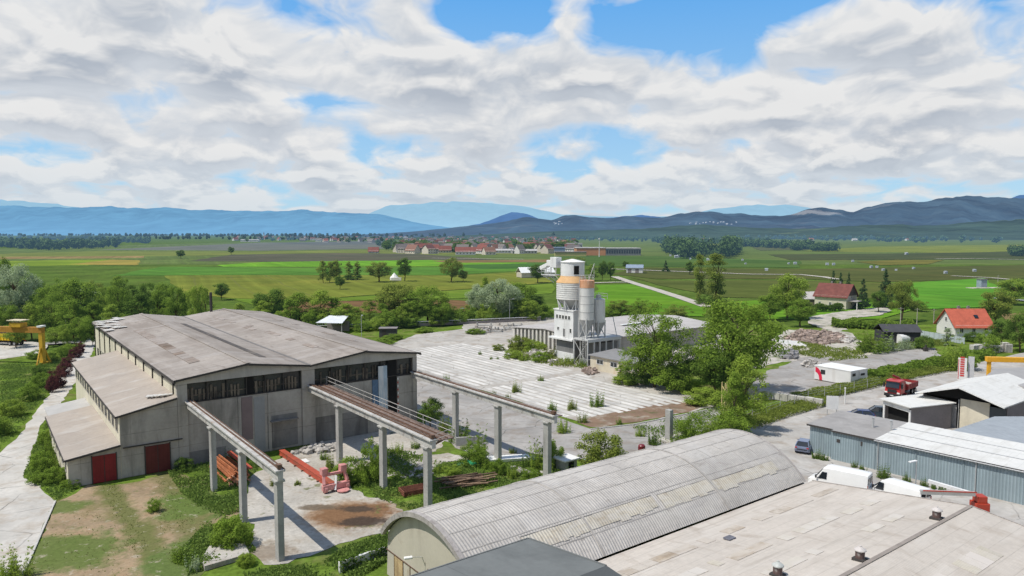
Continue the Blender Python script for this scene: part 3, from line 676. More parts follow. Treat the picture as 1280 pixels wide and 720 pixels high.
# ---------------------------------------------------------------- barrel-vaulted warehouse in the foreground
VS0, VS1, VC, VHS, VZ, VR = -27.2, 9.6, -44.75, 6.9, 3.62, 3.3
Rr = (VHS ** 2 + VR ** 2) / (2 * VR); a0 = math.asin(VHS / Rr)
def arc(u, dr=0.0):
    a = -a0 + 2 * a0 * u
    return (VC - (Rr + dr) * math.sin(a), VZ + VR - Rr + (Rr + dr) * math.cos(a))     # (t, z), u=0 at the yard side
m_vault = surf('vault_sheeting', (.485, .45, .405), var=.18, sc=.14, fine=2.5, rough=.8, stain=(((.38, .355, .33), .5, .66, .7, (.12, .35, .35)), ((.58, .555, .52), .52, .70, .5, (.3, .2, .2)), ((.27, .24, .21), .60, .72, .7, (.5, 1.5, 1.5))), corr=(0, .26, .02, .24))
m_vseam = surf('sheet_seam', (.36, .335, .305), var=.2, sc=.8)
m_vsky = surf('yellowed_skylight', (.56, .505, .405), var=.14, sc=.5, fine=3, rough=.6, stain=(((.38, .30, .20), .50, .66, .75, (1.3, .5, .9)), ((.58, .54, .46), .5, .66, .6, (.4, .6, .6))), corr=(0, .26, .015, .5), blend=((.52, .49, .44), .45))
vault = origin(sthing('vaulted_warehouse', 'long barrel-vaulted warehouse with grey corrugated roof and yellowed skylight band', 'warehouse', VS0, VC), VS0, VC)
def vm(): return MB(VS0, VC)
NV = 36
def shell(m, s0, s1, u0, u1, dr0, dr1, n):
    top = [arc(u0 + (u1 - u0) * i / n, dr1) for i in range(n + 1)]; bot = [arc(u0 + (u1 - u0) * i / n, dr0) for i in range(n + 1)]
    for i in range(n):
        a, b, c, d = top[i], top[i + 1], bot[i + 1], bot[i]
        m.poly([(s0, a[0], a[1]), (s1, a[0], a[1]), (s1, b[0], b[1]), (s0, b[0], b[1])])
        m.poly([(s0, d[0], d[1]), (s0, c[0], c[1]), (s1, c[0], c[1]), (s1, d[0], d[1])])
        m.poly([(s0, a[0], a[1]), (s0, b[0], b[1]), (s0, c[0], c[1]), (s0, d[0], d[1])])
        m.poly([(s1, a[0], a[1]), (s1, d[0], d[1]), (s1, c[0], c[1]), (s1, b[0], b[1])])
    for q, r in ((top[0], bot[0]), (top[-1], bot[-1])):
        m.poly([(s0, q[0], q[1]), (s0, r[0], r[1]), (s1, r[0], r[1]), (s1, q[0], q[1])])
m = vm(); shell(m, VS0 - .5, VS1, 0, 1, -.1, 0, NV); m.build('roof', m_vault, vault, smooth=True)
# lapped sheet edges: courses along the vault and joints across it
m = vm()
for k in range(1, 9):
    u = k / 9; du = .0026; shell(m, VS0 - .48, VS1 - .02, u - du, u + du, .002, .022, 1)
m.build('sheet_lap', m_vseam, vault)
m = vm(); rnd = random.Random(4)
for k in range(1, 9):
    for j in range(17):
        s = VS0 + j * 2.16 + rnd.uniform(-.1, .1) + (1.08 if k % 2 else 0)
        if rnd.random() < .8 and s < VS1 - .3: shell(m, s, s + .045, (k - 1) / 9 + .004, k / 9 - .004, .002, .018, 4)
m.build('sheet_joint', m_vseam, vault)
for s in (-16.8, -2.1): m = vm(); shell(m, s, s + .2, 0, 1, .002, .06, NV); m.build('expansion_joint', m_vseam, vault)
m_verge = surf('verge_trim', (.36, .33, .305), var=.2, sc=1, stain=(((.15, .13, .115), .5, .66, .7, (1, 1, 1)),))
m = vm(); shell(m, VS0 - .55, VS0 - .2, 0, 1, -.32, .05, NV); m.build('verge', m_verge, vault)
m = vm(); shell(m, VS1 - .15, VS1 + .05, 0, 1, -.2, .04, NV); m.build('verge', m_verge, vault)
for sa, sb, ua, ub in ((-22.6, -9.2, .797, .872), (-8.6, -2.2, .806, .884), (-1.85, 7.2, .822, .892)):
    m = vm(); s = sa
    while s < sb - .2:
        w_ = min(rnd.choice((.53, 1.06, 1.06)), sb - s)
        e = rnd.uniform(-.008, .010); shell(m, s, s + w_ - .02, ua + rnd.uniform(-.002, .002), ub + e, .024, .036 + rnd.uniform(0, .012), 5)
        s += w_
    m.build('skylight_band', m_vsky, vault, smooth=True)
    m = vm(); shell(m, sa, sb, ua - .006, ua - .0025, .022, .05, 1); m.build('skylight_edge', m_vseam, vault)
gt = [arc(i / 24, -.34) for i in range(25)]
m = vm(); m.extr([(VS0, VC + VHS, 0)] + [(VS0, t, z) for t, z in gt] + [(VS0, VC - VHS, 0)], (.35, 0, 0)); m.build('front_wall', surf('gable_render', (.47, .43, .35), var=.07, sc=.4, fine=4, stain=(STK((.30, .26, .20), .5, .55, .72), ((.25, .17, .10), .62, .74, .6, (.5, .5, .5)))), vault)
m = vm(); m.box(VS0 + .36, VS1 - .2, VC + VHS - .35, VC + VHS, 0, VZ - .1); m.box(VS1 - .5, VS1 - .2, VC - VHS, VC + VHS - .36, 0, VZ - .1)
m.extr([(VS1 - .5, t, z) for t, z in gt], (.3, 0, 0)); m.build('rear_wall', m_facade, vault)
m = vm(); m.box(VS0 - .05, VS0 - .01, VC - 2.5, VC + VHS, 2.05, 2.12); m.build('rusty_band', m_rail, vault)
m = vm()
for t in (-39.2, -40.6, -41.7): m.box(VS0 - .04, VS0 - .012, t, t + .08, 0, 2.05)
m.build('door_post', m_rail, vault)
m = vm(); m.box(VS0 - .03, VS0 - .011, -40.5, -39.1, .1, 2.0); m.build('stained_panel', surf('stained_panel', (.42, .31, .17), var=.25, sc=.8, stain=(STK((.22, .12, .06), .7),)), vault)
w_ = window_part(vault, [(VS0, -44.3, 1.5), (VS0, -47.4, 1.5), (VS0, -47.4, 2.9), (VS0, -44.3, 2.9)], nrm=(-1, 0, 0), frame=m_rail, bars=9)
lampm = vm(); lampm.tube((VS0, -43.9, 3.0), (VS0 - .25, -43.9, 3.7), .025, 6); lampm.tube((VS0 - .25, -43.9, 3.7), (VS0 - .9, -43.6, 3.75), .025, 6)
la = lampm.build('lamp_arm', m_galv, vault)
lh = vm(); lh.obox((VS0 - 1.15, -43.5, 3.74), (.62, .3, .16), 2.8); lh.build('lamp_head', m_white, la, bevel=.05)
# ---------------------------------------------------------------- wide flat-pitched hall beside it
FS0, FS1, FT0, FT1, FTE = -45.0, 10.3, -51.75, -65.3, -84
FZ0, FZ1 = 3.50, 5.2
m_flat = surf('pale_sheet_roof', (.50, .448, .388), var=.10, sc=.12, fine=2.4, stain=(((.40, .35, .295), .50, .70, .6, (.14, .4, .3)), ((.58, .535, .475), .52, .7, .6, (.10, .5, .3)), ((.34, .285, .23), .57, .72, .65, (.7, .25, .5)), ((.30, .26, .215), .58, .70, .5, (.06, 1.6, .5))), lines=((1, 1.21, .06, .24), (0, 3.65, .05, .18)), corr=(0, .22, .008, .12))
flat = origin(sthing('low_pitched_hall', 'wide pale sheet-roofed hall with brown stained strips and ridge vents', 'hall', FS1, FT1), FS1, FT1)
def fm_(): return MB(FS1, FT1)
fz = lambda t: FZ0 + (FZ1 - FZ0) * (t - FT0) / (FT1 - FT0) if t > FT1 else FZ1 - (FZ1 - FZ0) * (FT1 - t) / (FT1 - FTE) * 1.35
fm_().sheet((-24, FT0, fz(FT0)), (FS1 + .3, FT0, fz(FT0)), (FS1 + .3, FT1, FZ1), (-24, FT1, FZ1), -.001 + .15).build('roof', m_flat, flat)
fm_().sheet((-24, FT1 - .01, FZ1), (FS1 + .3, FT1 - .01, FZ1), (FS1 + .3, FTE, fz(FTE)), (-24, FTE, fz(FTE)), .15).build('roof', m_flat, flat)
fm_().bar((-24, FT1, FZ1 + .03), (FS1 + .3, FT1, FZ1 + .03), .30, .05).build('ridge_cap', surf('ridge_strip', (.26, .225, .195), var=.15, sc=.7), flat)
m = fm_(); m.box(FS1 - .3, FS1, FT0 - .5, FTE + .4, 0, 3.3); m.extr([(FS1 - .3, FT0 - .1, 3.31), (FS1 - .3, FT1, FZ1 - .2), (FS1 - .3, FTE + .2, 3.31)], (.3, 0, 0)); m.box(-23, FS1 - .31, FTE + .4, FTE + .7, 0, 2.7); m.build('wall', m_facade, flat)
m = fm_(); m.bar((FS1 + .33, FT0, FZ0 - .02), (FS1 + .33, FT1, FZ1 - .02), .08, .2); m.bar((FS1 + .33, FT1, FZ1 - .02), (FS1 + .33, FTE, fz(FTE) - .02), .08, .2); m.build('verge', MATS['verge_trim'], flat)
m_stainr = surf('brown_stained_sheet', (.36, .285, .205), var=.22, sc=.4, fine=3, stain=(((.55, .49, .41), .46, .62, .8, (.5, .9, .5)), ((.22, .15, .10), .56, .7, .7, (.9, .7, .5))), corr=(0, .22, .008, .3), blend=((.50, .455, .40), .75))
m_stainy = surf('ochre_stained_sheet', (.50, .45, .36), var=.12, sc=.4, fine=3, stain=(((.56, .51, .45), .46, .62, .85, (.4, .9, .5)), ((.27, .215, .13), .58, .7, .7, (.9, .7, .5))), corr=(0, .22, .008, .25), blend=((.53, .49, .44), .75))
m_paley = surf('pale_clear_sheet', (.52, .47, .38), var=.1, sc=.4, fine=3, stain=(((.43, .39, .33), .48, .62, .8, (.5, .9, .5)),), corr=(0, .22, .008, .35), blend=((.54, .49, .44), .9))
rnd = random.Random(21)
def fstrip(s0, s1, t, wid, mat, nm='stained_strip', miss=.1):
    m = fm_(); s = s0
    while s < s1:
        ln = min(rnd.choice((1.04, 1.04, 2.1)), s1 - s)
        if rnd.random() > miss: m.sheet((s, t, fz(t) + .03), (s, t - wid, fz(t - wid) + .03), (s + ln - .03, t - wid, fz(t - wid) + .03), (s + ln - .03, t, fz(t) + .03), .02)
        s += ln
    m.build(nm, mat, flat)
fstrip(-19, -8.6, -54.2, 1.05, m_stainr); fstrip(-6.8, -1.0, -54.2, .95, m_stainr); fstrip(-.2, 5.6, -54.2, 1.0, m_stainr); fstrip(6.0, 9.3, -54.3, .8, m_stainr, miss=.3)
fstrip(-19, -12, -57.6, 1.0, m_stainy); fstrip(-11, -6, -57.9, 1.0, m_stainr, miss=.3); fstrip(-5.4, 2, -58.2, 1.0, m_stainy, miss=.25); fstrip(3, 8, -58.6, .9, m_stainy, miss=.4)
fstrip(-12, -5, -61.3, .9, m_stainy, miss=.35); fstrip(0, 6, -61.8, .9, m_stainy, miss=.45)
fstrip(-8, 4, -68.4, 1.5, m_paley, 'clear_strip'); fstrip(-8, 2.5, -71.5, 1.2, m_paley, 'clear_strip', .3)
def roof_vent(s, t, lab, cap):
    z = fz(t)
    r = origin(sthing('roof_vent', lab, 'roof vent', s, t, 'vents along the pale roof', z), s, t, z)
    o = (s, t, z)
    b = MB(*o); b.box(s - .38, s + .38, t - .38, t + .38, z - .05, z + .14); b.build('flashing', m_edge, r)
    c = MB(*o); c.lathe([(.3, z + .14), (.3, z + .62), (.24, z + .63)], s, t, 16); c.build('drum', surf('vent_drum', (.13, .085, .075), var=.3, sc=2, stain=(((.3, .28, .26), .52, .62, .7, (3, 3, 3)),)), r, smooth=True)
    h = MB(*o); h.lathe([(.2, z + .63), (.39, z + .67), (.38, z + .73), (.14, z + .90), (.09, z + .92), (.08, z + 1.0), (.02, z + 1.02)], s, t, 16); h.build('cowl', cap, r, smooth=True)
m_cowl = surf('pale_cowl', (.50, .46, .43), var=.1, sc=2)
m_cowlg = surf('grey_cowl', (.42, .43, .40), var=.2, sc=2)
roof_vent(5.9, -64.7, 'brown roof vent with pale cap on the ridge, nearest the white vans', m_cowl)
roof_vent(-5.7, -64.7, 'brown roof vent with white domed cap at the near end of the dark ridge strip', m_cowl)
s_, t_ = GL(972, 718, 4.9); roof_vent(s_, t_, 'grey-green roof vent with flat ringed cap on the open pale roof slope', m_cowlg)
z_ = 4.0
s_, t_ = GL(912, 669, 4.3)
hat = MB(s_, t_, fz(t_)); hat.box(s_ - .4, s_ + .4, t_ - .3, t_ + .3, fz(t_) + .02, fz(t_) + .14); tag(hat.sbuild('roof_hatch', surf('slate_hatch', (.14, .14, .16), var=.2), bevel=.02), 'small slate-grey hatch cover lying on the pale roof', 'hatch')
# ---------------------------------------------------------------- dark roofed block at the picture's foot
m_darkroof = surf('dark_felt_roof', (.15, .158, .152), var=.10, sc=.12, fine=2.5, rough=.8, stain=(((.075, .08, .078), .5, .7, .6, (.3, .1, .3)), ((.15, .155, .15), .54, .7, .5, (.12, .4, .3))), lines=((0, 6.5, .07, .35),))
DS, DT, DZ = -24.0, -52.0, 7.0
dk = origin(sthing('dark_roofed_block', 'dark grey felt-roofed building cut off by the lower edge', 'building', DS, DT), DS, DT)
dz = lambda t: DZ + .85 * (DT - t) / 7.0
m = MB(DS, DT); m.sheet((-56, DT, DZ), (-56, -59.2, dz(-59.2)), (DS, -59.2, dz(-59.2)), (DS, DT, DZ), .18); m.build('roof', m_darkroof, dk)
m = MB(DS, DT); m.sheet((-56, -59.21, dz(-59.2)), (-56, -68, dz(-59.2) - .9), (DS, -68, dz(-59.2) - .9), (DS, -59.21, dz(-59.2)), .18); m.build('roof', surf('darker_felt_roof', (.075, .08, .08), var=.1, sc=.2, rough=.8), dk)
m = MB(DS, DT); m.bar((DS - .02, DT + .03, DZ - .02), (DS - .02, -59.2, dz(-59.2) - .02), .10, .12); m.bar((-56, DT + .04, DZ - .03), (DS - .08, DT + .04, DZ - .03), .10, .14); m.build('edge_trim', surf('slate_trim', (.15, .155, .15), var=.1), dk)
m = MB(DS, DT); m.box(-55.6, DS - .4, -67.5, DT - .3, 0, 6.7); m.build('wall', m_cream, dk)
# ---------------------------------------------------------------- concrete batching tower
m_tw = surf('tower_white', (.66, .66, .64), var=.06, sc=.4, fine=4, rough=.6, stain=(STK((.42, .41, .39), .55, .55, .72, .6, .1),))
m_silo = surf('silo_metal', (.62, .61, .575), var=.08, sc=.5, fine=4, rough=.5, stain=(STK((.34, .33, .31), .5, .52, .7, .8, .12),), metal=.1)
m_band = surf('silo_seam', (.30, .30, .29), var=.1, sc=1)
m_orange = surf('faded_orange_band', (.62, .38, .18), var=.10, sc=.5, fine=3, rough=.6, stain=(STK((.66, .42, .22), .6, .5, .7, .8, .2),))
m_orange2 = surf('salmon_band', (.60, .30, .16), var=.12, sc=.6, fine=3, rough=.6, stain=(STK((.66, .45, .32), .6, .5, .7, .8, .2),))
m_steel = surf('painted_steel', (.48, .48, .46), var=.12, sc=1, rough=.5)
m_plinth = surf('dark_plinth', (.19, .19, .185), var=.15, sc=.5, stain=(STK((.1, .1, .1), .6),))
TS, TT = 48.4, 24.5
tw = origin(sthing('batching_tower', 'tall white concrete batching tower with orange collar and cement silos', 'tower', TS, TT), TS, TT)
def tm(): return MB(TS, TT)
tm().box(TS + .4, TS + 5.2, TT + .4, TT + 5.9, 0, 4.3).build('plinth', m_plinth, tw)
tm().box(TS + .2, TS + .39, TT + .2, TT + 6.2, 0, 1.6).build('plinth_apron', m_tw, tw)
tm().box(TS - .5, TS + 5.0, TT - .2, TT + 7.6, 4.31, 4.65).build('floor_slab', m_tw, tw)
blk = tm(); blk.box(TS, TS + 4.8, TT, TT + 6.2, 4.66, 10.6); blk.build('control_block', m_tw, tw)
tm().box(TS - .15, TS + 4.95, TT - .15, TT + 6.35, 10.61, 10.85).build('block_cornice', m_tw, tw)
for k in range(5):
    t = TT + .9 + k * .98
    window_part(tw, [(TS, t + .78, 8.7), (TS, t, 8.7), (TS, t, 9.65), (TS, t + .78, 9.65)], nrm=(-1, 0, 0), bars=0)
window_part(tw, [(TS, TT + 5.2, 6.2), (TS, TT + 4.5, 6.2), (TS, TT + 4.5, 7.0), (TS, TT + 5.2, 7.0)], nrm=(-1, 0, 0), bars=0)
window_part(tw, [(TS, TT + 1.2, 5.9), (TS, TT + .5, 5.9), (TS, TT + .5, 7.0), (TS, TT + 1.2, 7.0)], nrm=(-1, 0, 0), bars=0)
window_part(tw, [(TS, TT + 3.3, 4.9), (TS, TT + 2.5, 4.9), (TS, TT + 2.5, 6.8), (TS, TT + 3.3, 6.8)], nrm=(-1, 0, 0), bars=0, mat=m_plinth)
BCX, BCT = GL(714.3, 383, 12.3); BCX, BCT = TS + 2.3, TT + 2.9
tm().lathe([(.55, 9.6), (1.0, 10.9), (3.35, 13.0)], BCX, BCT, 32).build('hopper', surf('hopper_grey', (.40, .40, .385), var=.1, sc=.5), tw, smooth=True)  # hopper in a darker grey than the bin
pr = [(3.42, 13.0)]
for k in range(8):
    z = 13.02 + k * .45; pr += [(3.42, z), (3.47, z + .05), (3.47, z + .16), (3.42, z + .2)]
pr += [(3.42, 16.55)]
tm().lathe(pr, BCX, BCT, 40).build('aggregate_bin', m_silo, tw, smooth=True)
tm().lathe([(3.5, 16.56), (3.48, 16.7), (2.65, 17.75), (2.6, 18.0)], BCX, BCT, 40).build('orange_collar', m_orange, tw, smooth=True)
tm().lathe([(2.55, 18.01), (2.55, 20.9)], BCX, BCT, 36).build('top_drum', m_tw, tw, smooth=True)
tm().lathe([(2.7, 20.91), (2.7, 21.0), (.4, 21.55), (.05, 21.6)], BCX, BCT, 36).build('drum_roof', surf('drum_roof_sheet', (.68, .67, .64), var=.06, sc=.6), tw, smooth=True)
a_ = math.radians(-100)
for nm, ang, wd, z0, z1 in (('drum_opening', math.radians(247), 1.1, 18.4, 20.2),):
    c_ = (BCX + 2.53 * math.cos(ang), BCT + 2.53 * math.sin(ang), (z0 + z1) / 2)
    tm().obox(c_, (.12, wd, z1 - z0), ang).build(nm, m_dark, tw)
st = tm()
for k in range(8):
    a = k * PI / 4 + .3
    p = (BCX + 3.3 * math.cos(a), BCT + 3.3 * math.sin(a)); q = (BCX + 2.5 * math.cos(a + .28), BCT + 2.5 * math.sin(a + .28)); q2 = (BCX + 2.5 * math.cos(a - .28), BCT + 2.5 * math.sin(a - .28))
    st.bar((p[0], p[1], 13.3), (p[0] * .85 + BCX * .15, p[1] * .85 + BCT * .15, 10.86), .2, .2); st.bar((p[0], p[1], 13.0), (q[0], q[1], 10.86), .14, .14); st.bar((p[0], p[1], 13.0), (q2[0], q2[1], 10.86), .14, .14)
st.build('bin_support', m_tw, tw)
# conveyor head on the far side and its walkway
hx, ht = BCX - 1.2, BCT + 4.9
h = tm(); h.box(hx - 1.4, hx + 1.2, ht - 2.2, ht + 2.6, 17.9, 18.08); h.build('head_platform', m_steel, tw)
h = tm(); h.box(hx - .9, hx + .7, ht - 1.9, ht + .1, 19.6, 21.9); h.box(hx - .7, hx + .5, ht + .11, ht + 1.6, 19.9, 21.2); h.bar((hx, ht + 1.2, 20.3), (hx, ht + 4.2, 19.3), 1.0, .9); h.build('conveyor_head', m_tw, tw, bevel=.08)
h = tm()
for a, b in ((hx - 1.3, ht - 2.1), (hx - 1.3, ht + 2.5), (hx + 1.1, ht + 2.5), (hx - 1.3, ht + .2)): h.bar((a, b, 18.08), (a, b, 19.2), .06, .06); h.bar((a, b, 18.0), (a * .6 + BCX * .4, b * .6 + BCT * .4, 16.4), .12, .12)
for z in (18.6, 19.15): h.bar((hx - 1.3, ht - 2.1, z), (hx - 1.3, ht + 2.5, z), .05, .05); h.bar((hx - 1.3, ht + 2.5, z), (hx + 1.1, ht + 2.5, z), .05, .05)
for t in (ht - 1.7, ht - .1, ht + 1.5): h.bar((hx - .8, t, 18.08), (hx - .7, t, 20.0), .12, .12); h.bar((hx + .6, t, 18.08), (hx + .5, t, 20.0), .12, .12)
h.build('head_railing', m_steel, tw)
# cement silos on their frame
def silo(s, t, r, z0, z1, zc, band, nm, nseam):
    pr = [(.28, zc), (r, z0)]
    sb = tm(); sb.lathe([(.28, zc), (r * .98, z0)], s, t, 28); cone = sb.build(nm + '_cone', surf('cone_grey', (.36, .36, .35), var=.12, sc=.6), tw, smooth=True)
    pr = []
    for k in range(nseam):
        a = z0 + .01 + (z1 - z0) * k / nseam; b = z0 + (z1 - z0) * (k + 1) / nseam
        pr += [(r, a), (r, b - .1), (r + .03, b - .08), (r + .03, b - .01)]
    body = tm().lathe(pr, s, t, 32).build(nm, m_silo, tw, smooth=True)
    sm = tm()
    for k in range(1, nseam): z = z0 + (z1 - z0) * k / nseam; sm.lathe([(r + .032, z - .09), (r + .045, z - .05), (r + .032, z)], s, t, 32)
    sm.build('seam_band', m_band, body, smooth=True)
    if band: tm().lathe([(r + .04, z1 + .01), (r + .04, z1 + 1.5), (r - .3, z1 + 1.6)], s, t, 32).build('salmon_band', m_orange2, tw, smooth=True)
    else: tm().lathe([(r, z1 + .01), (.2, z1 + .35)], s, t, 32).build('silo_lid', m_silo, tw, smooth=True)
    lg = tm()
    for k in range(4):
        a = PI / 4 + k * PI / 2; p = (s + r * math.cos(a), t + r * math.sin(a)); a2 = a + PI / 2; p2 = (s + r * math.cos(a2), t + r * math.sin(a2))
        lg.bar((p[0], p[1], 5.5), (p[0], p[1], z0 + .4), .2, .2)
        lg.bar((p[0], p[1], 5.6), (p2[0], p2[1], z0), .1, .1); lg.bar((p2[0], p2[1], 5.6), (p[0], p[1], z0), .1, .1); lg.bar((p[0], p[1], z0 + .1), (p2[0], p2[1], z0 + .1), .12, .12)
    lg.build(nm + '_frame', m_steel, tw)
S1 = (48.6, 20.6); S2 = (51.7, 20.4)
silo(*S1, 1.5, 9.3, 15.9, 5.9, True, 'cement_silo', 4)
silo(*S2, 1.4, 8.6, 13.4, 6.2, False, 'rear_silo', 1)
pf = tm(); pf.box(46.6, 56.2, 18.2, 22.6, 5.2, 5.45); pf.box(46.6, 56.2, 18.1, 18.2, 4.9, 5.5); pf.build('silo_platform', m_steel, tw)
pf = tm()
for s in (46.8, 48.6, 50.2, 52.0, 54.0, 55.9):
    for t in (18.3, 22.4): pf.bar((s, t, 0), (s, t, 5.2), .24, .24)
pf.bar((46.8, 18.3, .2), (46.8, 22.4, 5.0), .08, .08); pf.bar((46.8, 22.4, .2), (46.8, 18.3, 5.0), .08, .08); pf.bar((56.1, 17.8, 0.2), (55.2, 19.6, 9.5), .12, .12)
pf.build('platform_leg', m_steel, tw)
ld = tm()
for dt in (-.25, .25): ld.bar((46.5, 19.3 + dt, .2), (46.5, 19.3 + dt, 6.4), .06, .06)
for k in range(16): ld.bar((46.5, 19.05, .4 + k * .37), (46.5, 19.55, .4 + k * .37), .04, .04)
ld.build('ladder', m_steel, tw)
rl = tm()
for k in range(12):
    a = k * PI / 6; rl.bar((S1[0] + 1.5 * math.cos(a), S1[1] + 1.5 * math.sin(a), 17.5), (S1[0] + 1.5 * math.cos(a), S1[1] + 1.5 * math.sin(a), 18.5), .05, .05); b = a + PI / 6
    for z in (18.0, 18.48): rl.bar((S1[0] + 1.5 * math.cos(a), S1[1] + 1.5 * math.sin(a), z), (S1[0] + 1.5 * math.cos(b), S1[1] + 1.5 * math.sin(b), z), .05, .05)
rl.bar((S1[0], S1[1] - .6, 17.5), (S1[0] + .9, S1[1] - 1.2, 20.9), .10, .10); rl.bar((S1[0] + 1.2, S1[1] - .8, 17.5), (S1[0] + 1.2, S1[1] - .8, 19.8), .06, .06)
rl.build('silo_railing', m_steel, tw)
rl = tm(); q = [(S2[0] - 1.3, S2[1] - 1.3), (S2[0] + 1.3, S2[1] - 1.3), (S2[0] + 1.3, S2[1] + 1.3), (S2[0] - 1.3, S2[1] + 1.3)]
for i in range(4):
    a, b = q[i], q[(i + 1) % 4]; rl.bar((a[0], a[1], 13.4), (a[0], a[1], 14.6), .06, .06)
    for z in (14.0, 14.55): rl.bar((a[0], a[1], z), (b[0], b[1], z), .05, .05)
rl.box(S2[0] - .4, S2[0] + .4, S2[1] - .4, S2[1] + .4, 13.7, 14.3); rl.build('lid_railing', m_steel, tw)
pp = tm(); pp.tube((46.75, 21.2, 5.4), (46.9, 21.0, 17.6), .07, 8); pp.tube((TS - .08, TT + 1.6, 10.9), (BCX - 3.5, BCT - .5, 16.4), .05, 6); pp.build('filler_pipe', m_galv, tw)
tm().box(47.6, 49.6, 19.2, 21.8, .0, 1.1).build('mixer_base', m_plinth, tw)
tm().box(49.9, 56.0, 19.0, 22.2, .0, 4.4).build('under_platform_room', m_plinth, tw)
# ---------------------------------------------------------------- low office next to the tower
of = origin(sthing('low_office', 'small cream office with grey flat roof and dark windows right of the tower', 'office', 45.6, 16.2), 45.6, 16.2)
om = lambda: MB(45.6, 16.2)
om().box(45.6, 52.5, 3.0, 16.2, 0, 2.75).build('wall', surf('office_render', (.58, .52, .40), var=.08, sc=.5, stain=(STK((.46, .33, .19), .6, .52, .68),)), of)
om().sheet((45.2, 2.6, 2.92), (53, 2.6, 3.4), (53, 16.6, 3.4), (45.2, 16.6, 2.92), .16).build('roof', surf('office_roof', (.23, .225, .22), var=.12, sc=.4, stain=(((.15, .15, .15), .5, .7, .6, (.4, .4, .4)),)), of)
for t in (14.4, 10.6, 5.6): window_part(of, [(45.6, t, 1.3), (45.6, t - 1.9, 1.3), (45.6, t - 1.9, 2.3), (45.6, t, 2.3)], nrm=(-1, 0, 0), bars=1)
# ---------------------------------------------------------------- ribbed hall behind the tower
rb = origin(sthing('ribbed_hall', 'low wide hall with upright pale ribs on its gable behind the tower', 'hall', 52.2, 50.6), 52.2, 50.6)
rm = lambda: MB(52.2, 50.6)
def rz(t): return 4.3 + .9 * (1 - abs(t - 38) / 14.0)
rm().box(52.7, 96, 24, 50.4, 0, 4.2).build('wall', m_facade, rb)
m = rm(); m.extr([(52.5, 24, 0), (52.5, 50.6, 0), (52.5, 50.6, 4.3), (52.5, 38, 5.1), (52.5, 24, 4.2)], (.18, 0, 0)); m.build('gable_wall', surf('slat_grey', (.30, .285, .26), var=.2, sc=.8), rb)  # plain darker grey wall behind the ribs
m = rm()
for k in range(18):
    t = 25 + k * 1.45; m.box(52.0, 52.49, t, t + .62, 0, rz(t) - .25)
m.build('rib', surf('rib_white', (.56, .53, .48), var=.08, sc=.8), rb)
m_rbr = surf('ribbed_hall_roof', (.42, .395, .37), var=.1, sc=.15, fine=2, stain=(((.32, .29, .27), .5, .7, .6, (.2, .2, .2)),), lines=((0, 6.0, .1, .3),))
rm().sheet((51.8, 23.6, 4.25), (97, 23.6, 4.25), (97, 38, 5.3), (51.8, 38, 5.3), .15).build('roof', m_rbr, rb); rm().sheet((51.8, 38.01, 5.3), (97, 38.01, 5.3), (97, 51, 4.4), (51.8, 51, 4.4), .15).build('roof', m_rbr, rb)
rm().obox((75, 33, 5.2), (7, 1.0, .12), 0).build('roof_panel', m_tw, rb)
# ---------------------------------------------------------------- workshops on the right
def V3(p, z): return (p[0], p[1], z)
m_blue = surf('blue_corrugated', (.30, .375, .40), var=.08, sc=.4, fine=3, rough=.55, stain=(STK((.20, .25, .27), .6, .52, .7, .5, .08), STK((.36, .42, .44), .5, .55, .7, .3, .05)), corr=(0, .30, .03, .35))
m_whiteroof = surf('white_sheet_roof', (.60, .59, .555), var=.06, sc=.3, fine=3, stain=(((.44, .42, .38), .50, .70, .6, (.3, .3, .3)), ((.40, .38, .34), .56, .70, .5, (1.5, .2, .3))), lines=((0, 1.1, .04, .22), (1, 5.2, .07, .3)))
m_greyroof = surf('slate_blue_roof', (.29, .315, .335), var=.09, sc=.3, fine=3, stain=(((.21, .225, .24), .5, .7, .6, (.3, .3, .3)),), lines=((0, 1.2, .04, .3), (1, 4.4, .06, .3)))
m_brownroof = surf('brown_grey_roof', (.20, .185, .17), var=.1, sc=.4, fine=3)
m_taupe = surf('taupe_wall', (.22, .20, .195), var=.1, sc=.5, fine=4)
def world_thing(name, label, cat, p, group=None): return thing(name, label, cat, (p[0], p[1], 0), 0, group)
ZS = 3.6
f0, f1, f2, f3 = G(1011, 530, ZS), G(1040, 537, ZS), G(1097, 546.5, ZS), G(1280, 587, ZS)
dv = Vector((f3[0] - f1[0], f3[1] - f1[1])).normalized(); nb = Vector((-dv.y, dv.x)); nb = nb if nb.y > 0 else -nb
f4 = (f3[0] + dv.x * 16, f3[1] + dv.y * 16)
aw = math.atan2(dv.y, dv.x)
sr = thing('blue_steel_shed', 'long shed clad in pale blue corrugated steel with half grey, half white roof', 'shed', (f1[0], f1[1], 0), aw)
l2 = (Vector(f2) - Vector(f1)).length; l3 = (Vector(f4) - Vector(f1)).length; l0 = -(Vector(f1) - Vector(f0)).length
DEP = 9.2
m = MB(); m.box(0, l3, .02, .2, 0, ZS - .12); m.build('front_wall', m_blue, sr)
m = MB(); m.box(l0, -.01, .75, .93, 0, ZS - .12); m.box(-.18, -.01, .2, .74, 0, ZS - .12); m.build('front_wall', m_blue, sr)
m = MB(); m.box(l0, l0 + .2, .94, DEP, 0, ZS - .1); m.box(l0 + .21, l3, DEP - .2, DEP, 0, ZS + .1); m.build('rear_wall', m_taupe, sr)
m = MB(); m.sheet((l0 - .3, .45, ZS - .05), (0, .45, ZS - .05), (0, DEP + .2, ZS + .2), (l0 - .3, DEP + .2, ZS + .2), .1); m.sheet((.01, -.2, ZS - .05), (l2, -.2, ZS - .05), (l2, DEP + .2, ZS + .25), (.01, DEP + .2, ZS + .25), .12)
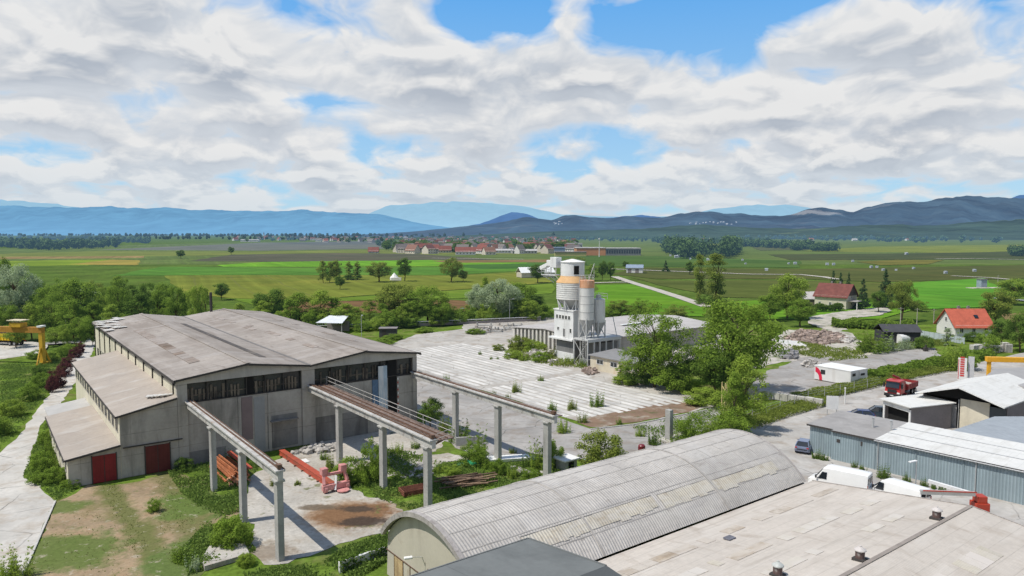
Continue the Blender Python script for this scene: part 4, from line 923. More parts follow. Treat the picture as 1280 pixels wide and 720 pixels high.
m.build('grey_roof', surf('grey_felt_roof', (.30, .285, .27), var=.1, sc=.4, fine=3, stain=(((.2, .19, .18), .5, .7, .6, (.3, .3, .3)),)), sr)
m = MB(); m.sheet((l2 + .02, -.2, ZS - .02), (l3, -.2, ZS - .02), (l3, DEP + .2, ZS + .3), (l2 + .02, DEP + .2, ZS + .3), .12); m.build('white_roof', m_whiteroof, sr)
m = MB(); m.box(0, l3, -.24, -.205, ZS - .22, ZS - .02); m.box(l0 - .3, 0, .40, .44, ZS - .24, ZS - .03); m.build('fascia', m_edge, sr)
m = MB(); m.box(9.3, 9.42, -.05, .015, 0, ZS - .2); m.box(14, 14.1, -.05, .015, 0, ZS - .2); m.box(19.5, 19.6, -.05, .015, 0, ZS - .2); m.box(l2, l2 + .1, -.05, .015, 0, ZS - .2); m.build('wall_joint', surf('joint_steel', (.20, .25, .27), var=.1), sr)
for x_, y_ in ((2.9, 4.4), (4.9, 4.6)):
    c = MB(); c.tube((x_, y_, ZS), (x_, y_, ZS + 1.25), .13, 10); c.tube((x_, y_, ZS + 1.25), (x_, y_, ZS + 1.32), .2, 10); c.build('flue', m_galv, sr)
m = MB(); m.tube((l2, -.28, ZS - .16), (l3, -.28, ZS - .20), .07, 8); gt0 = m.build('gutter', m_galv, sr)
for x_ in (l2 + .4, 15.2, 22.6): q = MB(); q.tube((x_, -.1, ZS - .25), (x_, -.1, .1), .05, 8); q.build('downpipe', m_galv, sr)
m = MB(); m.box(l2 + .02, l3, 3.2, 3.34, ZS + .10, ZS + .155); m.box(l2 + .02, l3, 6.3, 6.44, ZS + .20, ZS + .255); m.build('roof_batten', m_galv, sr)
m = MB(); m.box(.6, 1.0, -.02, .018, 2.2, 2.6); m.box(3.4, 3.6, -.02, .018, 2.4, 2.9); m.build('wall_vent', m_edge, sr)
# white carport shed with open front
b0 = G(1138, 539); b1 = G(1104, 527)
d1 = (Vector(b1) - Vector(b0)); wd = d1.length; d1.normalize(); d2 = Vector((d1.y, -d1.x)); d2 = d2 if d2.x > 0 else -d2
cp_ = thing('open_fronted_store', 'small white-roofed store with an open front full of bicycles and a taupe side wall', 'store', (b0[0], b0[1], 0), math.atan2(d1.y, d1.x))
sg = 1 if (Vector((-math.sin(cp_.rotation_euler.z), math.cos(cp_.rotation_euler.z))).dot(d2) > 0) else -1
def cbox(x0, x1, y0, y1, z0, z1, nm, mat, par=None):
    ys = sorted((y0 * sg, y1 * sg)); return MB().box(x0, x1, ys[0], ys[1], z0, z1).build(nm, mat, par or cp_)
cbox(0, .2, 0, 6.5, 0, 3.3, 'side_wall', m_taupe); cbox(wd - .2, wd, 0, 6.5, 0, 3.2, 'side_wall', m_taupe); cbox(.21, wd - .21, 6.3, 6.5, 0, 3.2, 'back_wall', m_taupe)
cbox(.0, .3, -.12, -.01, 0, 2.9, 'door_post', m_white); cbox(.31, wd, -.12, -.01, 2.55, 3.25, 'front_fascia', m_white); cbox(wd - .3, wd, -.12, -.01, 0, 2.54, 'door_post', m_white)
cbox(.21, wd - .21, .6, .7, .02, 2.54, 'dark_opening', m_dark)
m = MB(); q = [(-.4, -.5 * sg, 3.40), (wd + .5, -.5 * sg, 3.34), (wd + .5, 6.9 * sg, 3.62), (-.4, 6.9 * sg, 3.70)]
m.hexa([(a, b, c - .12) for a, b, c in q], q); m.build('roof', m_whiteroof, cp_)
# bigger white gabled workshop
ZG = 4.3; gl, gr_ = Vector(G(1144, 490.5, ZG)), Vector(G(1256, 509.5, ZG)); gd = gr_ - gl; gw = gd.length; gd.normalize()
gn = Vector((-gd.y, gd.x)); gn = gn if gn.y > 0 else -gn
ws = thing('white_gabled_workshop', 'broad workshop with white gabled roof and dark open gable end', 'workshop', (gl.x, gl.y, 0), math.atan2(gd.y, gd.x))
RX, RZ, GD = gw * .5, ZG + 1.75, 17.0
def wsheet(a, b, za, zb, y0, y1, nm, mat, th=.16): return MB().sheet((a, y0, za), (b, y0, zb), (b, y1, zb), (a, y1, za), th).build(nm, mat, ws)
wsheet(0, RX, ZG, RZ, 0, GD, 'roof', m_whiteroof); wsheet(RX + .01, gw, RZ, ZG, 0, GD, 'roof', m_whiteroof)
m = MB(); m.extr([(.5, 1.6, ZG - .25), (gw - .5, 1.6, ZG - .25), (RX, 1.6, RZ - .25)], (0, .15, 0)); m.build('gable', m_dark, ws)
m = MB(); m.box(gw * .48, gw * .80, 1.4, 1.58, 0, ZG - .1); m.build('cream_wall', m_cream, ws)
m = MB(); m.box(gw * .34, gw * .44, 1.42, 1.58, 0, 3.2); m.build('open_door', m_galv, ws)
m = MB(); m.box(gw * .80 + .02, gw * .97, 1.36, 1.5, .3, ZG - .5); m.build('shutter_door', surf('slate_shutter', (.085, .095, .10), var=.1), ws)
m = MB(); m.box(.4, gw * .48 - .02, 2.6, 2.8, 0, ZG - .2); m.build('dark_bay', m_dark, ws)
m = MB(); m.box(.3, .5, 1.8, GD - .4, 0, ZG - .2); m.box(gw - .5, gw - .3, 1.8, GD - .4, 0, ZG - .2); m.box(.51, gw - .51, GD - .6, GD - .4, 0, ZG - .2); m.build('wall', m_taupe, ws)
m = MB(); m.bar((-.02, -.03, ZG - .08), (RX, -.03, RZ - .08), .05, .2); m.bar((RX, -.03, RZ - .08), (gw, -.03, ZG - .08), .05, .2); m.build('verge', m_white, ws)
m = MB(); m.tube((gw * .47, 1.2, 0), (gw * .47, 1.2, ZG - .2), .06, 8); m.build('downpipe', m_galv, ws)
# grey neighbours
def flatblock(name, label, pts, z, th, mat, wall, cat='building', rise=None):
    q = [G(x, y, z) for x, y in pts]; a = Vector(q[0])
    r = thing(name, label, cat, (a.x, a.y, 0))
    rel = [(p[0] - a.x, p[1] - a.y) for p in q]
    zz = rise or [0] * len(q)
    m = MB(); m.hexa([(p[0], p[1], z - th + k) for p, k in zip(rel, zz)], [(p[0], p[1], z + k) for p, k in zip(rel, zz)]); m.build('roof', mat, r)
    c = sum((Vector(p) for p in rel), Vector((0, 0))) / len(rel)
    m = MB(); w_ = [tuple(c + (Vector(p) - c) * .96) for p in rel]; m.hexa([(p[0], p[1], 0) for p in w_], [(p[0], p[1], z - th - .02) for p in w_]); m.build('wall', wall, r)
    return r
fb = flatblock('grey_roofed_annex', 'flat annex with slate-blue roof and thin red edge in front of the workshop', [(1190, 538), (1278, 556), (1420, 575), (1420, 520), (1280, 520.5), (1243, 520.5)], 3.6, .25, m_greyroof, m_taupe)
q = [G(1245, 551, 3.62), G(1420, 577, 3.62)]; o_ = fb.location
m = MB(); m.bar((q[0][0] - o_.x, q[0][1] - o_.y, 3.66), (q[1][0] - o_.x, q[1][1] - o_.y, 3.66), .22, .14); m.build('red_edge', paint('carmine', (.35, .05, .08)), fb)
flatblock('brown_lean_to', 'narrow brown-grey lean-to roof behind the blue steel shed', [(1155, 539), (1236, 556), (1252, 552.5), (1178, 537)], 3.3, .2, m_brownroof, m_taupe, 'lean-to')
flatblock('grey_hall', 'grey roofed hall beyond the white workshop', [(1232, 470), (1300, 489), (1400, 500), (1400, 455), (1278, 459), (1244, 461)], 5.2, .3, surf('mid_grey_roof', (.31, .30, .29), var=.08, sc=.3, fine=2), m_taupe, 'hall')
# ---------------------------------------------------------------- gantry cranes
m_yel = surf('crane_yellow', (.56, .33, .035), var=.12, sc=.8, fine=5, rough=.5, stain=(((.26, .14, .04), .54, .68, .7, (.9, .9, .9)),))
m_org = surf('crane_orange', (.70, .36, .03), var=.08, sc=.8, fine=5, rough=.45)
p = G(1240, 476); yc = thing('orange_gantry_crane', 'orange gantry crane over the right-hand workshops, cut by the frame edge', 'gantry crane', p, math.radians(-8))
ztop = HT(p[1], 446)
m = MB(); m.box(-1.2, 30, -.45, .45, ztop - .9, ztop); m.build('girder', m_org, yc, bevel=.03)
m = MB(); m.box(-.9, -.4, -.3, .3, 0, ztop - .91); m.box(22, 22.5, -.3, .3, 0, ztop - .91); m.build('leg', m_org, yc); m = MB(); m.bar((-.6, -1.6, .2), (-.6, 1.6, .2), .3, .4); m.build('end_carriage', m_org, yc)
p = G(54, 456); yl = thing('yellow_gantry_crane', 'weathered yellow gantry crane standing in the weeds by the far left yard', 'gantry crane', p, math.radians(172))
zt = HT(p[1], 409)
m = MB(); m.box(-.35, 24, -.5, .5, zt - 1.15, zt); m.build('girder', surf('rusty_yellow', (.42, .21, .04), var=.2, sc=.6, fine=4, stain=(((.2, .10, .05), .5, .66, .7, (.6, .6, .6)),)), yl)
m = MB(); m.box(-.38, .42, -.42, .42, .5, zt - 1.16); m.bar((.02, -2.0, .3), (.02, 1.6, .3), .5, .5); m.bar((.02, -1.9, .4), (.02, -.45, 3.6), .25, .25); m.bar((.02, 1.5, .4), (.02, .45, 3.6), .25, .25); m.build('leg', m_yel, yl)
m = MB(); m.box(20, 20.8, -.42, .42, .5, zt - 1.16); m.bar((20.4, -2.0, .3), (20.4, 1.6, .3), .5, .5); m.build('leg', m_yel, yl)
m = MB(); m.box(4.0, 6.6, -.9, .9, zt + .02, zt + .9); m.build('trolley', m_yel, yl); m = MB(); m.box(3.6, 7.0, -1.1, 1.1, zt + 1.3, zt + 1.45); m.build('trolley_roof', surf('pale_lid', (.60, .52, .36), var=.1), yl)
m = MB(); m.box(-.45, .5, -.7, .7, zt + .02, zt + .35); m.build('end_plate', m_white, yl)
# ---------------------------------------------------------------- vehicles
m_tyre = surf('tyre_rubber', (.018, .018, .018), var=.2, sc=3, rough=.85); m_rim = surf('wheel_rim', (.35, .35, .36), var=.1, sc=3, rough=.35, metal=.6)
m_win = surf('vehicle_glass', (.016, .02, .024), var=.1, sc=1, rough=.08, spec=.8); m_blackp = surf('black_plastic', (.025, .025, .027), var=.2, sc=2, rough=.6)
m_light = surf('lamp_glass', (.75, .74, .7), var=.05, sc=2, rough=.2); m_tail = paint('tail_red', (.35, .015, .015), .25)
def wheel(par, x, y, r, w):
    m = MB(); pr = [(r * .62, -w / 2), (r * .93, -w / 2), (r, -w * .35), (r, w * .35), (r * .93, w / 2), (r * .62, w / 2)]
    n = 20; base = 0
    for rr, yy in pr:
        for i in range(n): a = i * 2 * PI / n; m.v.append((x + rr * math.cos(a), y + yy, r + rr * math.sin(a)))
    for k in range(len(pr) - 1):
        for i in range(n): j = (i + 1) % n; m.f.append((k * n + i, k * n + j, (k + 1) * n + j, (k + 1) * n + i)); m.m.append(0)
    t = m.build('wheel', m_tyre, par, smooth=True)
    q = MB(); q.tube((x, y - w * .42, r), (x, y + w * .42, r), r * .63, 16); q.build('rim', m_rim, t)
def loft(stations, mats_fn=None):
    """stations: (x, [(y, z)...]) closed rings of equal length"""
    m = MB(); k = len(stations[0][1])
    for x, ring in stations:
        for y, z in ring: m.v.append((x, y, z))
    for s in range(len(stations) - 1):
        for i in range(k): j = (i + 1) % k; m.f.append((s * k + i, s * k + j, (s + 1) * k + j, (s + 1) * k + i)); m.m.append(0)
    m.f.append(tuple(range(k - 1, -1, -1))); m.m.append(0); m.f.append(tuple((len(stations) - 1) * k + i for i in range(k))); m.m.append(0)
    return m
def car(label, loc, rz, colr, group=None, suv=False):
    r = thing('parked_car', label, 'car', loc, rz, group); h = 1.62 if suv else 1.46
    bm_ = surf('car_paint_%02d%02d%02d' % tuple(int(q * 99) for q in colr), colr, var=.03, sc=1, rough=.22, spec=.6, metal=.3)
    def ring(w, z0, z1): return [(-w, z0), (w, z0), (w + .02, (z0 + z1) / 2), (w - .04, z1), (-w + .04, z1), (-w - .02, (z0 + z1) / 2)]
    st = [(2.15, ring(.70, .38, .62)), (2.05, ring(.80, .24, .72)), (1.45, ring(.87, .22, .86)), (.85, ring(.88, .22, .94)), (-.8, ring(.88, .22, .97)), (-1.7, ring(.87, .24, .98)), (-2.08, ring(.82, .3, .92)), (-2.14, ring(.76, .4, .8))]
    loft(st).build('body', bm_, r, smooth=True)
    def cr(w0, z0, w1, z1): return [(-w0, z0), (w0, z0), (w1, z1), (-w1, z1)]
    cb = MB(); lo = [(.95, -.80), (.95, .80), (-1.95, .80), (-1.95, -.80)]; hi = [(.15, -.62), (.15, .62), (-1.45, .62), (-1.45, -.62)]
    cb.hexa([(x, y, .93) for x, y in lo][::-1], [(x, y, h - .05) for x, y in hi][::-1]); cb.build('window', m_win, r, bevel=.05)
    rf = MB(); rf.hexa([(x * 1.0, y, h - .045) for x, y in hi][::-1], [(x * .92 - .05, y * .9, h + .01) for x, y in hi][::-1]); rf.build('roof_panel', bm_, r, bevel=.03)
    pl = MB()
    for s in (-1, 1): pl.bar((.95, s * .79, .95), (.15, s * .61, h - .03), .07, .06); pl.bar((-.45, s * .80, .96), (-.45, s * .62, h - .03), .07, .05); pl.bar((-1.9, s * .78, .96), (-1.45, s * .61, h - .03), .1, .07)
    pl.build('pillar', bm_, r)
    for x in (1.35, -1.35):
        for s in (-1, 1): wheel(r, x, s * .80, .32, .2)
    for s in (-1, 1):
        MB().obox((2.08, s * .62, .66), (.12, .32, .13), 0).build('headlight', m_light, r); MB().obox((-2.10, s * .66, .82), (.10, .24, .16), 0).build('tail_light', m_tail, r)
        MB().obox((.75, s * .96, 1.0), (.12, .16, .12), 0).build('mirror', bm_, r)
    MB().obox((-2.12, 0, .6), (.08, 1.2, .12), 0).build('bumper', m_blackp, r)
    return r
ra = math.atan2(*(Vector(G(985, 525)) - Vector(G(1110, 480))).yx)          # the road's direction
wa = math.atan2(dv.y, dv.x)
car('silver-blue hatchback parked beside the corner of the blue steel shed', G(1006, 562.5), math.radians(58), (.20, .23, .32))
car('dark blue car parked behind the grey roof, left of the dark estate car', G(1073, 524), math.radians(160), (.03, .055, .16), 'cars beside the open-fronted store')
car('dark slate estate car parked against the open-fronted store', G(1095, 521), math.radians(160), (.05, .07, .09), 'cars beside the open-fronted store', True)
def van(label, loc, rz, colr, h=2.55, ln=5.9):
    r = thing('delivery_van', label, 'van', loc, rz, 'white vans between shed and pale roof'); w = 1.0
    bm_ = surf('van_white', colr, var=.03, sc=1, rough=.3, spec=.5)
    def ring(wd, z0, z1, tw): return [(-wd, z0), (wd, z0), (wd, z1 * .55), (tw, z1 - .08), (tw - .15, z1), (-tw + .15, z1), (-tw, z1 - .08), (-wd, z1 * .55)]
    a = ln / 2
    st = [(a, ring(.80, .45, .95, .72)), (a - .12, ring(.94, .32, 1.12, .80)), (a - .85, ring(1.0, .30, 1.32, .88)), (a - 1.55, ring(1.0, .30, h - .12, .82)), (a - 1.95, ring(1.0, .30, h, .86)), (-a + .1, ring(1.0, .30, h, .88)), (-a, ring(.98, .4, h - .08, .86))]
    loft(st).build('body', bm_, r, smooth=True)
    MB().extr([(a - .80, -.80, 1.36), (a - .80, .80, 1.36), (a - 1.48, .74, h - .3), (a - 1.48, -.74, h - .3)], (.05, 0, .06)).build('windscreen', m_win, r)
    for s in (-1, 1):
        MB().extr([(a - 1.05, s * 1.0, 1.32), (a - 1.95, s * 1.0, 1.32), (a - 1.95, s * .95, 2.05), (a - 1.5, s * .95, 2.05)], (0, s * .03, 0)).build('side_window', m_win, r)
        MB().obox((a - .9, s * 1.15, 1.5), (.12, .22, .32), 0).build('mirror', m_blackp, r)
        MB().obox((a - .1, s * .72, .92), (.16, .3, .22), 0).build('headlight', m_light, r); MB().obox((-a, s * .9, 1.2), (.06, .14, .6), 0).build('tail_light', m_tail, r)
        MB().obox((-a - .01, s * .46, 1.85), (.05, .7, .62), 0).build('rear_window', m_win, r)
        for x in (a - 1.1, -a + 1.15): wheel(r, x, s * .86, .34, .24)
    MB().obox((-a - .02, 0, .5), (.12, 1.8, .2), 0).build('bumper', m_blackp, r)
    return r
v0 = Vector(G(1022, 579.5, 2.5)); v1 = Vector(G(1079, 591, 2.5)); vm_ = (v0 + v1) / 2; vd = math.atan2(v0.y - v1.y, v0.x - v1.x)
van('white high-roof van with dark cab window at the end of the vaulted roof', (vm_.x, vm_.y), vd, (.80, .79, .76))
v0 = Vector(G(1096, 594, 2.3)); v1 = Vector(G(1150, 610, 2.3)); vm_ = (v0 + v1) / 2; vd2 = math.atan2(v0.y - v1.y, v0.x - v1.x)
van('cream-white van with mauve-grey rear doors, behind the front van', (vm_.x, vm_.y), vd2, (.74, .71, .62), 2.3, 5.6)
# red tipper lorry with folded loading crane
m_lred = paint('lorry_red', (.42, .018, .02), .35, stain=(((.2, .03, .025), .55, .7, .6, (1, 1, 1)),))
tl = Vector(G(1126, 493.5)); lorry = thing('red_lorry', 'red three-axle lorry with folded loading crane on the lane by the hedge', 'lorry', (tl.x, tl.y), ra)
def lb(*a, nm, mat, par=None, bevel=0): return MB().box(*a).build(nm, mat, par or lorry, bevel=bevel)
cab = MB(); cab.hexa([(1.7, -1.22, .75), (3.9, -1.22, .75), (3.9, 1.22, .75), (1.7, 1.22, .75)], [(1.7, -1.16, 2.95), (3.55, -1.12, 2.95), (3.55, 1.12, 2.95), (1.7, 1.16, 2.95)]); cab.build('cab', m_lred, lorry, bevel=.1)
MB().extr([(3.885, -1.05, 1.75), (3.885, 1.05, 1.75), (3.66, 1.0, 2.62), (3.66, -1.0, 2.62)], (.05, 0, .02)).build('windscreen', m_win, lorry)
for s in (-1, 1):
    MB().extr([(3.5, s * 1.205, 1.8), (2.5, s * 1.205, 1.8), (2.5, s * 1.18, 2.55), (3.35, s * 1.18, 2.55)], (0, s * .03, 0)).build('side_window', m_win, lorry)
    lb(3.86, 3.95, s * .95 - .2, s * .95 + .2, .85, 1.08, nm='headlight', mat=m_light); lb(3.5, 3.7, s * 1.4 - .1, s * 1.4 + .1, 1.7, 2.5, nm='mirror', mat=m_blackp)
    for x in (3.0, -1.9, -3.2): wheel(lorry, x, s * 1.02, .5, .34)
lb(3.85, 4.02, -1.22, 1.22, .35, .8, nm='bumper', mat=m_blackp, bevel=.04); lb(3.93, 3.97, -.7, .7, 1.0, 1.5, nm='grille', mat=m_blackp)
lb(-4.1, 3.6, -.45, .45, .55, .85, nm='chassis', mat=m_blackp)
lb(-1.0, 1.5, -1.15, -.75, .45, 1.0, nm='fuel_tank', mat=m_galv, bevel=.05)
lb(4.025, 4.04, -.26, .26, .45, .57, nm='number_plate', mat=m_white)
lb(3.60, 3.95, -1.1, 1.1, 2.66, 2.74, nm='sun_visor', mat=m_blackp)
for x in (3.0, -1.9, -3.2):
    for s in (-1, 1): lb(x - .58, x + .58, s * 1.02 - .19, s * 1.02 + .19, 1.02, 1.08, nm='mudguard', mat=m_blackp)
for s in (-1, 1): lb(2.35, 2.42, s * 1.215 - .01, s * 1.215 + .01, 1.5, 1.56, nm='door_handle', mat=m_blackp)
b_ = MB(); b_.box(-4.2, .6, -1.25, 1.25, 1.1, 1.22); b_.box(-4.2, .6, -1.25, -1.17, 1.221, 2.0); b_.box(-4.2, .6, 1.17, 1.25, 1.221, 2.0); b_.box(-4.2, -4.12, -1.165, 1.165, 1.221, 2.0); b_.box(.52, .6, -1.165, 1.165, 1.221, 2.1)
for k in range(6): b_.box(-4.0 + k * .85, -3.9 + k * .85, -1.29, -1.255, 1.2, 2.0); b_.box(-4.0 + k * .85, -3.9 + k * .85, 1.255, 1.29, 1.2, 2.0)
b_.build('tipper_body', surf('worn_lorry_red', (.26, .03, .03), var=.15, sc=1, fine=5, rough=.5), lorry)
rnd = random.Random(8); m = MB(); N_ = 9
for i in range(N_):
    for j in range(5):
        def zz(i, j): return 1.5 + .38 * math.sin(PI * i / N_) * math.sin(PI * j / 5) + .05 * math.sin(i * 7 + j * 3)
        X0, X1 = -4.1 + i * 4.55 / N_, -4.1 + (i + 1) * 4.55 / N_; Y0, Y1 = -1.15 + j * 2.3 / 5, -1.15 + (j + 1) * 2.3 / 5
        m.poly([(X0, Y0, zz(i, j)), (X1, Y0, zz(i + 1, j)), (X1, Y1, zz(i + 1, j + 1)), (X0, Y1, zz(i, j + 1))])
m.build('gravel_load', surf('gravel_load', (.40, .36, .30), var=.25, sc=1.5, fine=9), lorry)
cr = MB(); cr.bar((1.1, 0, .9), (1.1, 0, 3.1), .4, .4); cr.bar((1.1, 0, 3.0), (1.15, -1.0, 3.35), .3, .3); cr.bar((1.15, -1.0, 3.35), (1.15, .95, 2.5), .28, .28); cr.bar((1.15, .95, 2.5), (1.1, 1.0, 1.4), .22, .22); cr.bar((.9, -1.25, .5), (.9, 1.25, .5), .3, .3)
cr.bar((1.35, -.5, 1.6), (1.35, -.75, 3.0), .14, .14); cr.build('loading_crane', surf('dark_red_steel', (.16, .02, .02), var=.2, sc=2, rough=.4), lorry)
# yellow tipper trailer in the far left yard
p = G(8, 431); ty = thing('yellow_tipper_lorry', 'yellow tipper lorry seen from behind under the yellow gantry crane', 'lorry', p, math.radians(170))
def yb(*a, nm, mat, bevel=0): return MB().box(*a).build(nm, mat, ty, bevel=bevel)
m_ty = paint('tipper_yellow', (.72, .47, .01), .4)
b_ = MB(); b_.hexa([(-4.2, -1.15, 1.25), (2.2, -1.15, 1.25), (2.2, 1.15, 1.25), (-4.2, 1.15, 1.25)], [(-4.4, -1.25, 2.9), (2.3, -1.25, 2.9), (2.3, 1.25, 2.9), (-4.4, 1.25, 2.9)]); b_.build('tipper_body', m_ty, ty, bevel=.04)
yb(-4.3, 2.2, -1.1, 1.1, 2.91, 3.1, nm='load_cover', mat=m_blackp); m = MB()
for k in range(8): m.box(-3.9 + k * .85, -3.75 + k * .85, -1.30, -1.20, 1.3, 2.8); m.box(-3.9 + k * .85, -3.75 + k * .85, 1.20, 1.30, 1.3, 2.8)
m.build('side_rib', m_ty, ty)
yb(-4.2, 4.6, -.5, .5, .6, 1.0, nm='chassis', mat=m_blackp); yb(2.6, 4.7, -1.2, 1.2, .8, 2.9, nm='cab', mat=m_ty, bevel=.12); yb(4.66, 4.74, -1.0, 1.0, 1.8, 2.6, nm='windscreen', mat=m_win)
for x in (-3.3, -2.0, 3.6):
    for s in (-1, 1): wheel(ty, x, s * 1.0, .52, .34)
for s in (-1, 1): yb(-4.44, -4.36, s * .95 - .2, s * .95 + .2, .9, 1.15, nm='tail_light', mat=m_tail)
# trailer-mounted boom lift between the roof edge and the blue shed
m_or = paint('lift_orange', (.40, .045, .02), .45); p = G(1224, 629, 1.2); bl = thing('trailer_boom_lift', 'orange-red trailer lift with long pale boom behind the pale roof edge', 'boom lift', p, math.radians(176))
m = MB(); m.box(-.7, .6, -.6, .6, .55, 1.35); m.box(-.5, .4, -.5, .5, 1.36, 2.0); m.build('body', m_or, bl, bevel=.06)
m = MB()
for k in range(5): m.box(-.6 + k * .22, -.5 + k * .22, -.64, -.601, .7, 1.3); m.box(-.74, -.701, -.5 + k * .2, -.4 + k * .2, .7, 1.3)
m.build('grille', m_blackp, bl)
m = MB(); m.bar((.6, .25, 2.2), (5.6, .2, 2.25), .32, .4); m.build('boom', surf('pale_boom', (.40, .40, .38), var=.1), bl); m = MB(); m.bar((.6, .6, 2.46), (5.5, .55, 2.5), .10, .10); m.build('red_boom_edge', m_or, bl)
m = MB(); m.bar((.2, -.9, 1.8), (3.2, -3.2, 2.2), .34, .3); m.build('white_boom', m_white, bl)
for s in (-1, 1): wheel(bl, -.1, s * .7, .32, .2)
m = MB(); m.bar((.9, 0, .55), (2.6, 0, .5), .12, .12); m.build('drawbar', m_or, bl)
p = G(1144, 617, 0.6); lp_ = thing('yard_lamp', 'slim pale lamp post with flat head beside the cream van', 'lamp post', p); m = MB(); m.tube((0, 0, 0), (0, 0, 3.9), .06, 8); m.build('post', m_galv, lp_); m = MB(); m.obox((-.35, 0, 3.95), (1.0, .3, .1), .4); m.build('lamp_head', m_white, lp_)
# ---------------------------------------------------------------- site container with red arc
c0, c1, c2 = Vector(G(1063, 483)), Vector(G(1029, 476.5)), Vector(G(1081, 479.5))
cd = c1 - c0; cl_ = 7.2; ca_ = math.atan2(cd.y, cd.x)
co = thing('site_container', 'white site container with a red arc and small window on its long side', 'container', (c0.x, c0.y, 0), ca_)
m_cont = surf('container_white', (.68, .67, .65), var=.05, sc=.6, fine=4, rough=.5, stain=(STK((.5, .47, .43), .4, .56, .72),))
m = MB(); m.box(0, cl_, -2.45, 0, .12, 2.6); m.box(0, cl_, -5.1, -2.65, .12, 2.6); m.build('body', m_cont, co, bevel=.04)
m = MB(); m.box(-.05, cl_ + .05, -2.5, .05, 2.601, 2.72); m.box(-.05, cl_ + .05, -5.15, -2.6, 2.601, 2.72); m.build('roof', m_white, co)
m = MB(); m.box(5.0, 5.9, .01, .05, 1.3, 2.1); m.build('window', m_win, co); m = MB(); m.box(-.05, -.01, -1.4, -.5, 1.7, 2.2); m.box(-.05, -.01, -4.2, -3.0, 1.6, 2.0); m.build('end_vent', m_blackp, co)
m = MB(); N_ = 12
for i in range(N_):
    a, b = PI / 2 * i / N_, PI / 2 * (i + 1) / N_; cx_, cz_ = 7.0, .15
    f = lambda a, r: (cx_ - r * math.sin(a) * .62 + .0, .03, cz_ + r * math.cos(a))
    m.poly([f(a, 2.3), f(b, 2.3), f(b, 1.35), f(a, 1.35)])
m.build('red_arc', paint('signal_arc_red', (.62, .02, .06)), co)
# signs
p = G(1207, 476); sg_ = thing('sign_pylon', 'tall white pylon sign with red vertical marks by the lane', 'sign', p, math.radians(-30)); zt = HT(p[1], 448)
m = MB(); m.box(-1.3, .1, -.15, .15, 0, zt); m.build('panel', m_white, sg_); m = MB(); m.box(.3, 1.25, .5, .7, .3, zt + .3); m.build('rear_panel', surf('grey_panel_b', (.50, .50, .50), var=.08), sg_)
m = MB(); 
for k in range(9): m.box(-.95, -.3, -.19, -.151, .8 + k * .42, 1.08 + k * .42)
m.box(-1.25, -1.15, -.19, -.151, .3, zt - .2); m.build('red_lettering', paint('sign_red', (.55, .06, .05)), sg_)
p = G(1040, 519); sg2 = thing('road_sign_board', 'blank white board on two posts at the roadside above the blue car', 'sign', p, math.radians(-10)); zt = HT(p[1], 495)
m = MB(); m.box(-.85, .85, -.05, .05, .9, zt); m.build('board', m_white, sg2); m = MB(); m.box(-.7, -.62, .051, .12, 0, zt - .2); m.box(.62, .7, .051, .12, 0, zt - .2); m.build('post', m_galv, sg2)
p = G(1056, 505); m = MB(); m.tube((0, 0, 0), (0, 0, 2.4), .09, 8); m.tube((0, 0, 2.4), (0, 0, 2.7), .13, 8); tag(m.build('marker_post', m_white, loc=p), 'short pale post at the kerb right of the white board', 'post')
# ---------------------------------------------------------------- houses on the right
m_tile = surf('red_tile_roof', (.165, .055, .042), var=.2, sc=.6, fine=4, lines=((2, .35, .06, .5),), haze=16000); m_tileo = surf('orange_tile_roof', (.44, .105, .06), var=.16, sc=.9, fine=4, lines=((2, .35, .05, .35),), haze=16000)
m_hw = surf('house_white', (.64, .62, .58), var=.05, sc=.5, haze=16000); m_hc = surf('house_cream', (.50, .45, .36), var=.08, sc=.5, haze=16000); m_wood = surf('house_boarding', (.10, .075, .055), var=.2, sc=1, lines=((0, .3, .04, .5),), haze=16000)
def house(name, label, loc, rz, ln, wd_, ze, zr, wall, roof, wins=True, dormer=False):
    r = thing(name, label, 'house', loc, rz); h = wd_ / 2
    m = MB(); m.box(0, ln, -h, h, 0, ze); m.build('wall', wall, r)
    m = MB(); m.extr([(.0, -h, ze + .001), (.0, h, ze + .001), (.0, 0, zr - .15)], (ln, 0, 0)); m.build('gable', wall, r)
    m = MB(); e = .6; k = (zr - ze) / h
    m.sheet((-e, -h - e, ze - e * k), (ln + e, -h - e, ze - e * k), (ln + e, 0, zr), (-e, 0, zr), .16); m.sheet((-e, .005, zr), (ln + e, .005, zr), (ln + e, h + e, ze - e * k), (-e, h + e, ze - e * k), .16)
    rf = m.build('roof', roof, r)
    r['_o'] = (0, 0, 0)
    if wins:
        n_ = max(2, int(ln / 3))
        for i in range(n_):
            for z0 in ((1.0, 3.6) if ze > 5 else (1.0,)):
                x0 = ln * (i + .5) / n_ - .5; window_part(r, [(x0, -h, z0), (x0 + 1.0, -h, z0), (x0 + 1.0, -h, z0 + 1.3), (x0, -h, z0 + 1.3)], nrm=(0, -1, 0))
        for x, nx in ((0, -1), (ln, 1)):
            for z0 in (1.0, 3.6, ):
                if z0 + 1.2 < zr - 1.5: window_part(r, [(x, .5 * nx, z0), (x, -.5 * nx, z0), (x, -.5 * nx, z0 + 1.2), (x, .5 * nx, z0 + 1.2)], nrm=(nx, 0, 0))
    for x in (ln * .35, ln * .62): MB().box(x - .3, x + .3, .1, .7, zr - .9, zr + .7).build('chimney', m_taupe, rf)
    return r
p = Vector(G(1194, 421)); hz_ = house('white_house', 'white house with bright orange-red tiled roof on the right', (p.x, p.y + 4.2), 0, 9.6, 8.4, 3.0, 7.0, m_hw, m_tileo)
MB().obox((6.5, -2.2, 5.15), (1.0, 1.0, .1), 0, tilt=math.radians(43)).build('roof_window', m_win, hz_)
